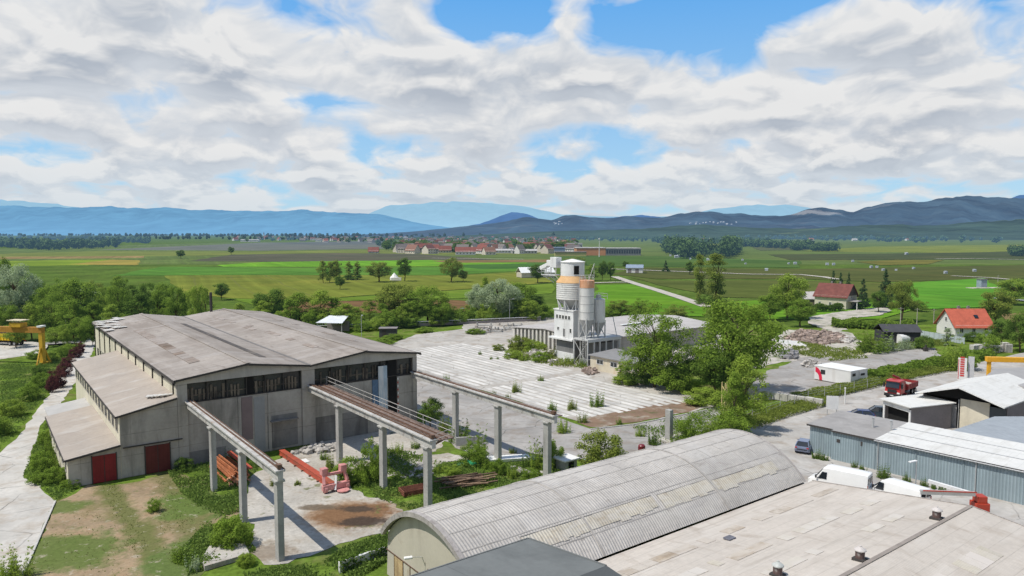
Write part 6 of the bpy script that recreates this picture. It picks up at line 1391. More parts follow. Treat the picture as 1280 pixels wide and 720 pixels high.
# purple hedge bushes by the left track
for x, y, yt, w in ((72, 484, 457, 22), (81, 470, 450, 20), (88, 458, 442, 18), (94, 447, 433, 16), (100, 441, 426, 12), (66, 490, 468, 16)): ptree(x, y, yt, w, 'bush', 'red', 'purple_bush', 'dark purple-leaved bush in the row along the left track', 'bush', 'purple bushes by the track')
for x, y, yt, w, mk in ((52, 484, 464, 26, 'mid'), (36, 500, 478, 30, 'mid'), (14, 520, 498, 34, 'light'), (-8, 545, 515, 40, 'mid'), (62, 452, 438, 26, 'light'), (76, 446, 432, 24, 'mid'), (46, 448, 436, 24, 'mid'), (86, 440, 428, 16, 'light'), (52, 470, 452, 24, 'dark')): ptree(x, y, yt, w, 'bush', mk, 'bush', 'green bush in the overgrown strip between crane and track', 'bush', 'bushes of the overgrown strip')
for x, y, yt, w, k, mk in ((496, 566, 548, 22, 'shoot', 'light'), (520, 560, 546, 18, 'shoot', 'mid'), (548, 590, 574, 20, 'shoot', 'light'), (566, 594, 580, 24, 'bush', 'light'), (622, 592, 572, 24, 'bush', 'mid'), (640, 596, 578, 24, 'shoot', 'light'), (662, 600, 584, 26, 'bush', 'mid'), (716, 598, 574, 26, 'shoot', 'mid'), (640, 566, 556, 14, 'shoot', 'olive'), (476, 584, 570, 18, 'bush', 'mid'), (404, 574, 560, 16, 'shoot', 'mid'), (372, 606, 596, 14, 'shoot', 'olive'), (800, 545, 531, 18, 'shoot', 'light'), (845, 556, 532, 20, 'shoot', 'mid'), (770, 552, 540, 14, 'shoot', 'olive')):
    ptree(x, y, yt, w, k, mk, 'weedy_shrub', 'weedy shrub in the rough ground between the runways and the vaulted roof', 'shrub', 'weedy shrubs between runways and vault')
# --- around the hall and runways
ptree(59, 572, 530, 22, 'shoot', 'mid', 'sapling', 'leafy saplings against the outer wall of the lowest lean-to', 'sapling')
for x, y, yt, w in ((52, 588, 562, 32), (70, 602, 582, 34), (58, 556, 536, 20), (88, 610, 598, 24), (46, 604, 588, 26)): ptree(x, y, yt, w, 'bush', 'mid', 'bush', 'green bush in the wild strip beside the lowest lean-to', 'bush', 'bushes beside the lowest lean-to')
ptree(22, 722, 668, 46, 'shoot', 'light', 'sapling', 'tall weedy sapling in the bottom left corner', 'sapling'); ptree(2, 724, 690, 30, 'shoot', 'mid', 'sapling', 'lower weeds left of the tall corner sapling', 'sapling')
ptree(291, 682, 640, 56, 'bush', 'mid', 'bush', 'round dense bush at the foot of the nearest runway columns', 'bush')
ptree(226, 702, 668, 34, 'shoot', 'mid', 'sapling', 'low sapling beside the tilted concrete slab', 'sapling'); ptree(243, 712, 688, 28, 'shoot', 'silver', 'sapling', 'pale silvery sapling at the near edge of the slab', 'sapling'); ptree(308, 706, 690, 26, 'bush', 'light', 'bush', 'bright weedy bush on the joint of the tilted slab', 'bush')
ptree(230, 588, 570, 26, 'bush', 'dark', 'bush', 'dark bush against the wall right of the darker red door', 'bush'); ptree(292, 578, 556, 28, 'shoot', 'dark', 'sapling', 'dark sapling behind the rusty steel stack', 'sapling'); ptree(192, 640, 622, 18, 'bush', 'mid', 'bush', 'small bush alone in the dirt before the red doors', 'bush'); ptree(344, 606, 590, 18, 'shoot', 'olive', 'sapling', 'thin sapling beside the concrete apron edge', 'sapling')
ptree(414, 588, 556, 26, 'shoot', 'olive', 'sapling', 'loose grey-green sapling left of the middle runway column', 'sapling'); ptree(437, 602, 568, 42, 'bush', 'mid', 'bush', 'round green bush under the middle runway', 'bush'); ptree(466, 604, 545, 40, 'bush', 'mid', 'bush', 'tall dense bush climbing beside the second middle column', 'bush'); ptree(455, 600, 556, 30, 'shoot', 'light', 'sapling', 'light shoots between the two bushes under the middle runway', 'sapling')
ptree(538, 535, 497, 34, 'round', 'dark', B, 'very dark shrub-like tree at the right corner of the hall'); ptree(556, 540, 508, 24, 'shoot', 'olive', 'sapling', 'olive sapling between hall corner and first right column', 'sapling'); ptree(576, 552, 515, 40, 'shoot', 'mid', 'sapling', 'sapling clump right of the first right column', 'sapling'); ptree(596, 572, 520, 36, 'shoot', 'mid', 'sapling', 'tallest sapling clump between the right runway columns', 'sapling'); ptree(590, 580, 552, 40, 'bush', 'silver' if False else 'mid', 'bush', 'leafy bush in front of the tallest sapling clump', 'bush'); ptree(606, 585, 562, 22, 'shoot', 'mid', 'sapling', 'short sapling left of the second right column', 'sapling')
ptree(676, 588, 535, 40, 'shoot', 'light', 'sapling', 'tall light sapling left of the third right column', 'sapling'); ptree(690, 584, 548, 34, 'bush', 'mid', 'bush', 'green bush against the third right column', 'bush'); ptree(660, 588, 548, 22, 'shoot', 'dark', 'sapling', 'dark thin sapling left of the tall light one', 'sapling'); ptree(704, 540, 514, 26, 'shoot', 'light', 'sapling', 'light sapling where the right runway ends over the slab', 'sapling')
ptree(752, 583, 535, 66, 'bush', 'olive', 'bush', 'large olive rounded bush by the lane above the vaulted roof', 'bush'); ptree(728, 528, 510, 18, 'shoot', 'olive', 'sapling', 'grey sapling at the edge of the brown soil', 'sapling')
for x, y, yt in ((558, 476, 464), (617, 494, 484), (635, 498, 488), (645, 490, 470), (676, 476, 465), (690, 514, 494), (715, 512, 491), (746, 508, 482), (600, 443, 436), (614, 449, 443), (622, 449, 444), (774, 530, 518)): ptree(x, y, yt, (y - yt) * 1.0, 'shoot', 'olive' if x % 2 else 'mid', 'sapling', 'small sapling sprouting from the joints of the pale yard', 'sapling', 'saplings on the pale yard')
for x, y, yt, w, mk in ((650, 437, 418, 36, 'olive'), (668, 440, 424, 34, 'light'), (685, 446, 428, 34, 'olive'), (640, 448, 436, 26, 'light'), (655, 450, 438, 24, 'light'), (676, 452, 438, 26, 'mid'), (624, 438, 429, 18, 'olive'), (709, 455, 440, 22, 'light'), (727, 458, 444, 18, 'mid'), (690, 437, 422, 24, 'olive')): ptree(x, y, yt, w, 'shoot' if x % 2 else 'bush', mk, 'bush', 'weedy bush on the rubble between ribbed hall and pale yard', 'bush', 'bushes before the ribbed hall')
ptree(776, 474, 455, 12, 'poplar', 'light', 'sapling', 'narrow yellow-green sapling against the office wall', 'sapling'); ptree(780, 480, 468, 34, 'bush', 'light', 'bush', 'bright green bush in front of the low office', 'bush')
for x, y, w in ((530, 415, 26), (474, 430, 40), (490, 424, 30), (595, 417, 28)): ptree(x, y, y - 7, w, 'bush', 'mid', 'bush', 'low weeds bank at the far end of the pale yard', 'bush', 'weed banks of the yard end')
# bushes at the blue steel wall
for x, y, yt, w in ((1022, 573, 557, 20), (1030, 575, 562, 14), (1068, 584, 573, 12), (1078, 588, 577, 14), (1105, 597, 574, 24), (1133, 602, 586, 14), (1155, 608, 592, 14), (1168, 611, 600, 14), (1178, 613, 602, 12)): ptree(x, y, yt, w, 'shoot', 'dark', 'bush', 'dark weedy bush growing against the blue corrugated wall', 'bush', 'bushes along the blue wall')
# --- grass and weeds: uncountable ground cover
def grass(areas, name, seed, mat, h, leaf):
    rng = np.random.default_rng(seed); PP = []; HH = []
    for poly, n in areas:
        q = [G(*p) for p in poly]; xs = [p[0] for p in q]; ys = [p[1] for p in q]; cnt = 0; gx = np.array(q)
        while cnt < n:
            x = rng.uniform(min(xs), max(xs), n); y = rng.uniform(min(ys), max(ys), n)
            cl = np.sin(x * .9 + 1.3 * np.sin(y * .55)) + np.sin(y * 1.1 + 1.7 * np.sin(x * .43)) + rng.normal(size=n) * .7
            ins = np.zeros(n, bool); j = len(q) - 1
            for i in range(len(q)):
                xi, yi = q[i]; xj, yj = q[j]; ins ^= ((yi > y) != (yj > y)) & (x < (xj - xi) * (y - yi) / (yj - yi + 1e-12) + xi); j = i
            k = ins & (cl > -.6); x, y, c = x[k], y[k], cl[k]; cnt += len(x)
            PP.append(np.column_stack([x, y, np.zeros(len(x))])); HH.append(np.clip(.6 + .25 * c, .3, 1.4))
    P = np.vstack(PP); Hh = np.concatenate(HH) * h; n = len(P); P[:, 2] = Hh * rng.random(n) * .8
    N = rng.normal(size=(n, 3)) * np.array([1, 1, .5]); N /= np.linalg.norm(N, axis=1, keepdims=True)
    T = .2 + .5 * rng.random(n) * np.clip(Hh / h, .4, 1.2) + .15 * np.sin(P[:, 0] * .3) * np.cos(P[:, 1] * .25)
    me = leaf_mesh(name, P, N, leaf * rng.uniform(.6, 1.5, n), T, rng); me.materials.append(mat)
    o = bpy.data.objects.new(name, me); COL.objects.link(o); return tag(o, 'low weeds and grass covering the open ground', 'grass', None, 'stuff')
gr1 = grass([([(29, 597), (50, 540), (66, 520), (78, 600), (105, 606), (72, 626)], 5000), ([(0, 562), (0, 455), (60, 455), (95, 440), (85, 458), (56, 496), (25, 536)], 14000), ([(210, 592), (262, 580), (330, 570), (310, 610), (300, 640), (268, 650), (225, 615)], 9000), ([(235, 720), (225, 690), (262, 650), (300, 650), (320, 690)], 5000), ([(400, 705), (440, 682), (486, 668), (486, 700), (430, 735), (330, 740), (300, 716)], 8000), ([(440, 612), (480, 560), (560, 580), (640, 580), (720, 575), (700, 600), (600, 618), (520, 640), (490, 630)], 16000), ([(790, 535), (900, 510), (935, 520), (880, 545), (840, 560)], 4000)], 'grass', 1, F_LIGHT if False else foliage('grass_blade', (.085, .140, .024), (.24, .34, .070), trans=.35), .5, .10)
gr2 = grass([([(35, 706), (69, 640), (120, 640), (200, 700), (140, 760), (0, 760)], 400), ([(125, 606), (150, 604), (190, 690), (160, 690)], 400), ([(195, 600), (262, 602), (262, 700), (200, 700)], 700)], 'dry_grass', 2, foliage('dry_blade', (.17, .18, .055), (.32, .33, .12), trans=.45), .22, .06)
gr2['label'] = 'sparse dry grass on the dirt before the red doors'
gr3 = grass([([(880, 545), (940, 520), (1000, 500), (1100, 475), (1200, 452), (1200, 460), (1100, 482), (1000, 508), (905, 545)], 9000), ([(985, 440), (1000, 428), (1075, 440), (1085, 448), (1040, 452)], 3500), ([(1070, 440), (1180, 432), (1180, 426), (1080, 424)], 4000), ([(640, 430), (700, 430), (735, 462), (690, 458), (630, 445)], 3500)], 'tall_grass', 3, F_OLIVE, .9, .16)
gr3['label'] = 'tall rough grass of the verges and rubble yard'
# ---------------------------------------------------------------- village, far woods, mountains
RF = random.Random(31)
def wood(pts, n, h, leaf, name, label, mat, depth=1.12, seed=0, roll=.35):
    """pts = survey marks of the near edge; crowns of a wood as clumps of leaf faces"""
    rng = np.random.default_rng(seed); P_ = np.array([G(*q) for q in pts]); d = np.linalg.norm(np.diff(P_, axis=0), axis=1); cs = np.concatenate([[0], np.cumsum(d)]); ncl = max(10, n // 90); PP = []; TT = []; NN = []
    u = rng.uniform(0, cs[-1], ncl); cx = np.interp(u, cs, P_[:, 0]); cy = np.interp(u, cs, P_[:, 1]); f = rng.uniform(1, depth, ncl); cx, cy = cx * f, cy * f
    R_ = h * rng.uniform(.32, .55, ncl); H_ = h * rng.uniform(1 - roll, 1 + roll, ncl); ct = rng.random(ncl)
    idx = rng.integers(0, ncl, n); dd = rng.normal(size=(n, 3)); dd /= np.linalg.norm(dd, axis=1, keepdims=True); k = rng.random(n)[:, None] ** .35
    P = np.column_stack([cx[idx], cy[idx], H_[idx] * .52]) + dd * k * np.column_stack([R_[idx], R_[idx], H_[idx] * .5]); P[:, 2] = np.maximum(P[:, 2], .2)
    N = dd + rng.normal(size=(n, 3)) * .5 + np.array([0, 0, .4]); N /= np.linalg.norm(N, axis=1, keepdims=True)
    T = .05 + .4 * ct[idx] + .35 * P[:, 2] / (h * 1.3) + rng.normal(size=n) * .08
    me = leaf_mesh(name, P, N, leaf * rng.uniform(.6, 1.4, n), T, rng); me.materials.append(mat)
    o = bpy.data.objects.new(name, me); COL.objects.link(o); return tag(o, label, 'wood', None, 'stuff')
def far_wall(i, c): return surf('far_wall_%d' % i, c, var=.05, sc=.2, haze=15000)
FW = [far_wall(0, (.62, .60, .56)), far_wall(1, (.52, .46, .37)), far_wall(2, (.58, .52, .42)), far_wall(3, (.40, .38, .35))]
FR = [surf('far_roof_%d' % i, c, var=.1, sc=.2, haze=15000) for i, c in enumerate([(.20, .065, .045), (.135, .055, .045), (.21, .105, .07), (.16, .14, .125), (.105, .09, .085), (.40, .38, .36)])]
_hp = {}
def far_house_mesh(wi, ri, ln, wd_, ze, zr):
    key = (wi, ri, ln, wd_)
    if key not in _hp:
        m = MB(); h = wd_ / 2; m.box(-ln / 2, ln / 2, -h, h, 0, ze); m.extr([(-ln / 2, -h, ze + .01), (-ln / 2, h, ze + .01), (-ln / 2, 0, zr - .2)], (ln, 0, 0))
        for i in range(max(2, int(ln / 4))):
            x = -ln / 2 + ln * (i + .5) / max(2, int(ln / 4)); m.box(x - .6, x + .6, -h - .04, -h - .005, 1.2, 2.6, 1)
            if ze > 5: m.box(x - .6, x + .6, -h - .04, -h - .005, 4.0, 5.2, 1)
        a = m.build('wall', [FW[wi], m_glassd]); am = a.data; bpy.data.objects.remove(a)
        m = MB(); e = .7; k = (zr - ze) / h
        m.sheet((-ln / 2 - e, -h - e, ze - e * k), (ln / 2 + e, -h - e, ze - e * k), (ln / 2 + e, 0, zr), (-ln / 2 - e, 0, zr), .2); m.sheet((-ln / 2 - e, .01, zr), (ln / 2 + e, .01, zr), (ln / 2 + e, h + e, ze - e * k), (-ln / 2 - e, h + e, ze - e * k), .2)
        b = m.build('roof', FR[ri]); bm_ = b.data; bpy.data.objects.remove(b)
        _hp[key] = (am, bm_)
    return _hp[key]
RN = ['red-roofed', 'dark red-roofed', 'orange-brown roofed', 'grey-brown roofed', 'dark-roofed', 'pale-roofed']
def far_house(px, py, ri, wi, ln, wd_, ze, zr, rz, label, group=None, name='village_house'):
    a, b = far_house_mesh(wi, ri, ln, wd_, ze, zr); p = G(px, py); r = thing(name, label, 'house', (p[0], p[1], -.3), rz, group)
    for nm, me in (('wall', a), ('roof', b)): o = bpy.data.objects.new(nm, me); COL.objects.link(o); o.parent = r
    return r
# near rank of the village, each its own description
far_house(582, 318, 0, 0, 26, 12, 4.5, 10, .05, 'long white building with red roof at the near edge of the village')
far_house(555, 315.5, 0, 1, 20, 11, 4.2, 10, .2, 'red-roofed farmhouse left of the long white village building', )
far_house(560, 310, 1, 1, 30, 12, 5, 11, -.05, 'long dark red-roofed barn behind the long white village building')
far_house(611, 318, 2, 2, 15, 11, 4.6, 10, .5, 'pale brown farmhouse right of the long white village building'); far_house(606, 313, 0, 2, 15, 13, 5, 12, -.5, 'steep red-roofed house right behind the pale brown farmhouse')
far_house(545, 309, 2, 2, 16, 10, 4.6, 10, .3, 'brown-roofed house left of the long dark red barn'); far_house(467, 316, 0, 3, 14, 10, 3, 8.5, .1, 'red-roofed field hut alone in the dark left fields', name='field_hut')
far_house(664, 312, 0, 0, 14, 12, 5, 13, -.4, 'white-gabled house with steep bright red roof in the village middle'); far_house(681, 312.5, 1, 3, 24, 13, 5, 10, 0, 'wide dark red roof right of the white-gabled village house')
far_house(629, 316, 5, 0, 30, 16, 4, 6, 0, 'low white-roofed village hall with pale walls'); far_house(655, 316.5, 5, 3, 34, 16, 4, 6, .1, 'long pale grey-roofed village store')
VG = 'small village houses across the fields'; rnd = RF
for k in range(250):
    band = rnd.random()
    if band < .45: x, y = rnd.uniform(500, 720), rnd.uniform(302, 317)
    elif band < .8: x, y = rnd.uniform(370, 700), rnd.uniform(297.5, 303.5)
    elif band < .92: x, y = rnd.uniform(230, 520), rnd.uniform(296.5, 301)
    else: x, y = rnd.uniform(560, 700), rnd.uniform(294.5, 297.5)
    ri = rnd.choice([0, 0, 1, 2, 3, 3, 4, 1, 4]); wi = rnd.choice([0, 0, 1, 2, 3]); far_house(x, y, ri, wi, rnd.choice([13, 16, 20]), rnd.choice([11, 13]), rnd.choice([5, 7]), 12.5, rnd.uniform(-1.2, 1.2), 'small %s house in the village across the fields' % RN[ri], VG)
for x, y, l_ in ((313, 302, 60), (660, 297, 80), (500, 298, 90), (430, 297.6, 70)): far_house(x, y, 5, 0, l_, 22, 6, 8, 0, 'long white-roofed shed far off on the left plain' if x == 313 else 'long pale industrial roof far behind the village', 'pale sheds behind the village' if x != 313 else None, 'far_shed')
for k in range(26): x, y = rnd.uniform(780, 1240), rnd.uniform(295, 301); ri = rnd.choice([0, 3, 5, 2]); far_house(x, y, ri, 0, rnd.choice([12, 18]), 11, 5, 9, rnd.uniform(-1, 1), 'tiny %s house among the far right woods' % RN[ri], 'far houses on the right')
far_house(1140, 296.5, 0, 1, 40, 20, 8, 15, 0, 'red-roofed farm far off below the right hills')
# industrial buildings right of the village
def block(px0, px1, py, ptop, dep, wall, roofm, label, name='warehouse', wins=0, cat='warehouse', ang=0.0):
    a = Vector(G(px0, py)); b = Vector(G(px1, py)); h = HT(a.y, ptop); ln = (b - a).length; r = thing(name, label, cat, (a.x, a.y, -.3), ang)
    m = MB(); m.box(0, ln, 0, dep, 0, h); m.build('wall', wall, r); m = MB(); m.box(-.6, ln + .6, -.6, dep + .6, h + .01, h + .8); m.build('roof', roofm, r)
    if wins:
        m = MB()
        for i in range(wins): x = ln * (i + .5) / wins; m.box(x - ln / wins * .33, x + ln / wins * .33, -.3, -.01, h * .30, h * .78)
        m.build('window_band', surf('far_window', (.05, .06, .07), haze=15000), r)
    return r
m_ow = surf('orange_wall', (.46, .21, .10), var=.1, sc=.05, haze=15000); m_yw = surf('yellowish_wall', (.36, .33, .12), var=.08, sc=.05, haze=15000); m_gw = surf('grey_far_wall', (.22, .22, .21), var=.1, sc=.05, haze=15000); m_br = surf('blue_far_roof', (.22, .27, .36), var=.08, sc=.05, haze=15000)
block(721, 757, 319, 310, 40, m_ow, FR[5], 'long orange-walled warehouse across the fields behind the tower', wins=0); block(757.4, 801, 319, 310.5, 30, m_gw, FR[5], 'grey multi-windowed block attached right of the orange warehouse', wins=14, name='office_block', cat='building')
block(694, 733, 320, 315.2, 20, m_yw, FR[3], 'low yellowish hall in front of the orange warehouse'); block(700, 728, 313.5, 304.5, 30, FW[0], FR[5], 'white industrial block with pale roof behind the yellowish hall', wins=6); block(690, 722, 316, 309.5, 25, m_br, m_br, 'long blue-roofed hall left of the orange warehouse'); block(640, 662, 315.5, 311.5, 20, m_br, m_br, 'blue-grey hall in the village beside the white-gabled house')
block(958, 985, 308.5, 306, 12, m_gw, FR[5], 'long low grey shed with pale roof at the edge of the right woods')
p = G(749, 321); m = MB(); m.tube((0, 0, 0), (0, 0, 20), .5, 8, .3); m.tube((0, 0, 20), (0, 0, 22), .9, 8); tag(m.build('mast', far_wall(0, (.6, .6, .6)), loc=p), 'tall thin mast before the orange warehouse', 'mast')
# church on the rise and one in the left town
def church(px, py, label, k=1.0):
    p = G(px, py); r = thing('church', label, 'church', (p[0], p[1], 0), .1); w_ = FW[0]
    MB().box(-3.5 * k, 3.5 * k, -3.5 * k, 3.5 * k, 0, 30 * k).build('tower', w_, r); m = MB(); m.hexa([(-4 * k, -4 * k, 30.01 * k), (4 * k, -4 * k, 30.01 * k), (4 * k, 4 * k, 30.01 * k), (-4 * k, 4 * k, 30.01 * k)], [(-.3, -.3, 46 * k), (.3, -.3, 46 * k), (.3, .3, 46 * k), (-.3, .3, 46 * k)]); m.build('spire', FR[4], r)
    MB().box(3.6 * k, 26 * k, -6 * k, 6 * k, 0, 12 * k).build('nave', w_, r); m = MB(); m.extr([(3.6 * k, -6.5 * k, 12.01 * k), (3.6 * k, 6.5 * k, 12.01 * k), (3.6 * k, 0, 19 * k)], (23 * k, 0, 0)); m.build('nave_roof', FR[0], r)
church(806, 295.6, 'white church with pointed spire far off behind the dark woods', 1.1); church(330, 298, 'small church tower in the far town on the left plain', .8)
# village trees
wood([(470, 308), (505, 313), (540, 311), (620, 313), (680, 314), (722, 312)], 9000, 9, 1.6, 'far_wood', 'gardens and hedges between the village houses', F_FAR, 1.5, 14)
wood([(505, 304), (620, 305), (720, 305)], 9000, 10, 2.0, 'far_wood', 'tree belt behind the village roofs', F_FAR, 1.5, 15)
VT = 'trees between the village houses'
for k in range(230):
    b_ = rnd.random()
    if b_ < .5: x, y = rnd.uniform(485, 722), rnd.uniform(303, 316)
    elif b_ < .8: x, y = rnd.uniform(300, 720), rnd.uniform(297, 303)
    else: x, y = rnd.uniform(480, 545), rnd.uniform(309, 314)
    X, Y = G(x, y); tree(X, Y, rnd.uniform(9, 17), rnd.uniform(.8, 1.5), rnd.choice(('round', 'round', 'bush')), 'dark', 'village_tree', 'dark tree among the houses of the distant village', 'tree', VT)
# far woods that read as one mass
wood([(-120, 310), (0, 309), (60, 313), (110, 311), (150, 309)], 16000, 15, 2.2, 'far_wood', 'dark wood along the far edge of the left fields', F_FAR, 1.35, 1)
wood([(-150, 299), (60, 300), (140, 302), (190, 305)], 16000, 16, 3.2, 'far_wood', 'long dark wood strip below the blue mountains on the left', F_FAR, 1.35, 2)
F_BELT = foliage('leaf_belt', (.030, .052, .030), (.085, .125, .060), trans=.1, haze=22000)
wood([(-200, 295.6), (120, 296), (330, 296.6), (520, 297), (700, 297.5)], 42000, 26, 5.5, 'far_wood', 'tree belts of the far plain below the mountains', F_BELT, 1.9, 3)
wood([(180, 299.5), (330, 299.8), (480, 301.5)], 9000, 13, 2.6, 'far_wood', 'thin tree line before the far town on the left plain', F_BELT, 1.25, 16)
wood([(300, 301), (520, 302), (640, 302.5), (700, 302)], 9000, 12, 2.6, 'far_wood', 'loose tree belts between the distant town houses', F_FAR, 1.5, 12)
wood([(700, 300.5), (820, 303), (850, 309)], 12000, 14, 2.4, 'far_wood', 'tree belt behind the orange warehouse', F_FAR, 1.3, 4)
wood([(832, 316), (845, 321), (860, 324), (882, 321), (905, 323), (922, 317)], 17000, 18, 1.5, 'far_wood', 'tall dark wood behind the poplars right of the orange warehouse', F_FAR, 1.3, 5, .5)
wood([(905, 307), (960, 310), (1010, 312), (1014, 311)], 12000, 13, 2.0, 'far_wood', 'dark belt right of the tall wood', F_FAR, 1.1, 6)
wood([(1016, 314), (1046, 314)], 4500, 13, 1.1, 'far_copse', 'dark rectangular copse in the right fields', F_FAR, 1.05, 7, .12); wood([(990, 313), (1002, 313)], 2500, 14, 1.1, 'far_copse', 'dark block of trees left of the rectangular copse', F_FAR, 1.05, 8, .12); wood([(1264, 320), (1300, 321)], 3500, 13, 1.1, 'far_copse', 'dark copse at the right frame edge in the fields', F_FAR, 1.05, 9, .2)
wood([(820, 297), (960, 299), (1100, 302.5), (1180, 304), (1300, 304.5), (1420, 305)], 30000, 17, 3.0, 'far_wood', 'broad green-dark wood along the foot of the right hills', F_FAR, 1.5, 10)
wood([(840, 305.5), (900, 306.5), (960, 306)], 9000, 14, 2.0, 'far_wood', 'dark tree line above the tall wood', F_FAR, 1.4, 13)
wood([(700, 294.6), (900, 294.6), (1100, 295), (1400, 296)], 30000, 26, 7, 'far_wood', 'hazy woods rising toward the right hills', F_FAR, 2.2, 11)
# mountain ranges
def ridge(name, dist, prof, mat, seed, depth, rough, foot=0.0, n=260):
    """prof = (survey x, row of the crest); a ridge of real height at the given distance"""
    rng = random.Random(seed); ph = [(rng.uniform(0, 6.28), rng.uniform(.7, 1.4)) for _ in range(9)]
    m = bpy.data.meshes.new(name); V = []; Fc = []; K = 14
    xs = [p[0] for p in prof]; ys = [p[1] for p in prof]; x0, x1 = xs[0], xs[-1]
    from mathutils import noise as mn
    for i in range(n + 1):
        px = x0 + (x1 - x0) * i / n; py = float(np.interp(px, xs, ys)); d = ray(px, 292); k = dist / math.hypot(d[0], d[1]); X, Y = d[0] * k, d[1] * k
        crest = max(1, HT(Y, py)); ux, uy = X / dist, Y / dist
        for j in range(K + 1):
            q = j / K                                   # 0 foot .. 1 crest .. then behind
            prof_h = (q ** 1.25 if q < 1 else 1)
            dd = dist - depth * (1 - q)
            nz = mn.fractal(Vector((px * .022 + seed, q * 2.2, seed * .7)), 1.0, 2.1, 6)
            spur = 1 + .30 * nz * math.sin(PI * q) * 1.2
            hh = crest * prof_h * spur + crest * rough * mn.fractal(Vector((px * .06, q * 3 + seed, 1.7)), 1.0, 2.0, 5) * (q if q < 1 else 1)
            V.append((ux * dd, uy * dd, foot + max(-1, hh)))
    for i in range(n):
        for j in range(K): a = i * (K + 1) + j; Fc.append((a, a + K + 1, a + K + 2, a + 1))
    m.from_pydata(V, [], Fc); m.polygons.foreach_set('use_smooth', [True] * len(Fc)); m.materials.append(mat); o = bpy.data.objects.new(name, m); COL.objects.link(o); return tag(o, kind='structure')
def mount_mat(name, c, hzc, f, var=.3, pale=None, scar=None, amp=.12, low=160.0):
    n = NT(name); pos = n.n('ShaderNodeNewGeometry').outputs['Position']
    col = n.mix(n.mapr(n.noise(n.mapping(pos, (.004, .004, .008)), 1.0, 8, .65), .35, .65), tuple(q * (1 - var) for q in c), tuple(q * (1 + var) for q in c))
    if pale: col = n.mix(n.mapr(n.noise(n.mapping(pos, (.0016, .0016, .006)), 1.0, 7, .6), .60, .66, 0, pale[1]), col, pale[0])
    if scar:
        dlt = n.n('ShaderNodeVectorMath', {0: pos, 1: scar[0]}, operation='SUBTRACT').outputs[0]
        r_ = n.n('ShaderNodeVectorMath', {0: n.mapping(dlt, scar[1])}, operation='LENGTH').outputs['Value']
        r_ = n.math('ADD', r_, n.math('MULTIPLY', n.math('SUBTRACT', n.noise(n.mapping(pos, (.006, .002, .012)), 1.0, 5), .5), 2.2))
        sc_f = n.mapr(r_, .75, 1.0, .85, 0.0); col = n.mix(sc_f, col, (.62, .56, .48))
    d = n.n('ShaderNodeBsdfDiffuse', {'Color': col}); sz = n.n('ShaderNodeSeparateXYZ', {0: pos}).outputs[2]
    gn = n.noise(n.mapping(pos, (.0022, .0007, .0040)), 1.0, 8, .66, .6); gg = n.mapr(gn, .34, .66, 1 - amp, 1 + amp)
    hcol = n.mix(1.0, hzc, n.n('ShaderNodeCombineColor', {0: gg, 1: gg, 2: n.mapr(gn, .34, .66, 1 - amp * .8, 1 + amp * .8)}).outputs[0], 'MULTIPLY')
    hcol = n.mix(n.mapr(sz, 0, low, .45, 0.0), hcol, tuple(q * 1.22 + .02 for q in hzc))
    e = n.n('ShaderNodeEmission', {'Color': hcol, 'Strength': 1.0}); ff = n.mapr(sz, 0, 500, f, f * .93)  # blue aerial haze painted onto the slopes as emission
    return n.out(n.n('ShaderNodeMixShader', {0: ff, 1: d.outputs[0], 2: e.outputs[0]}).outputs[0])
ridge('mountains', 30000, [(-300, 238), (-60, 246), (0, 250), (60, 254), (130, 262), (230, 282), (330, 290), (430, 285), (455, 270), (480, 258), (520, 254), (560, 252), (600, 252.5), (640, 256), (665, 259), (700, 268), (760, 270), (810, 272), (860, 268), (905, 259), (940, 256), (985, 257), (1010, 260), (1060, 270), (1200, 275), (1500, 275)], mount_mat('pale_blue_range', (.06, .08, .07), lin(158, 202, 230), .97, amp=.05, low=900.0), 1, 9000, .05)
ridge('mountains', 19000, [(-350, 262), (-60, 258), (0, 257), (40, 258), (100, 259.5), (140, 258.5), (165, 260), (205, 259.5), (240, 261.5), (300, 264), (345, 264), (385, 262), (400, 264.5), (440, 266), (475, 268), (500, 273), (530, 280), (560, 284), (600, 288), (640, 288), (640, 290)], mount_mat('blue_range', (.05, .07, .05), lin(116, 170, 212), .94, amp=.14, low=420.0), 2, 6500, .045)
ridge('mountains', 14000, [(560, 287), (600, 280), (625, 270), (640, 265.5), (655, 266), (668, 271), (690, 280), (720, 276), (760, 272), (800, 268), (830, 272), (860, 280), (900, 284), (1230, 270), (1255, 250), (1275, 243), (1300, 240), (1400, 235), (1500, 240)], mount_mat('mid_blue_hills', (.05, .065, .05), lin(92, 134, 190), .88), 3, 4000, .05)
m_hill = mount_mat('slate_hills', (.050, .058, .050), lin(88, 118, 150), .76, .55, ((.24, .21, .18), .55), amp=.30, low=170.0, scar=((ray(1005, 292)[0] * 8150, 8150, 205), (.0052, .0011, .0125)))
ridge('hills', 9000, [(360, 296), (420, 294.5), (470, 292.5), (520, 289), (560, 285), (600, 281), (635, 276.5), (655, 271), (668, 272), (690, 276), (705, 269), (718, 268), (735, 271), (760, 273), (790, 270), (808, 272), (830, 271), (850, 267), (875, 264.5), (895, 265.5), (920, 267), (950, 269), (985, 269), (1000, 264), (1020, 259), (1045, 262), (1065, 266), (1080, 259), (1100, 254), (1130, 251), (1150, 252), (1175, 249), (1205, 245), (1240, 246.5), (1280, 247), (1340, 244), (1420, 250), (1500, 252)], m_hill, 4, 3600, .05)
ridge('hills', 5600, [(480, 297), (560, 295), (620, 292.5), (680, 289.5), (740, 287.5), (800, 286), (840, 283), (880, 281), (920, 283), (960, 285), (1010, 286), (1060, 282), (1110, 280), (1160, 282), (1220, 277), (1290, 274), (1400, 272), (1500, 272)], mount_mat('green_foothills', (.036, .055, .030), lin(94, 124, 142), .54, .55, ((.14, .17, .07), .75), amp=.22, low=60.0), 5, 1900, .08)
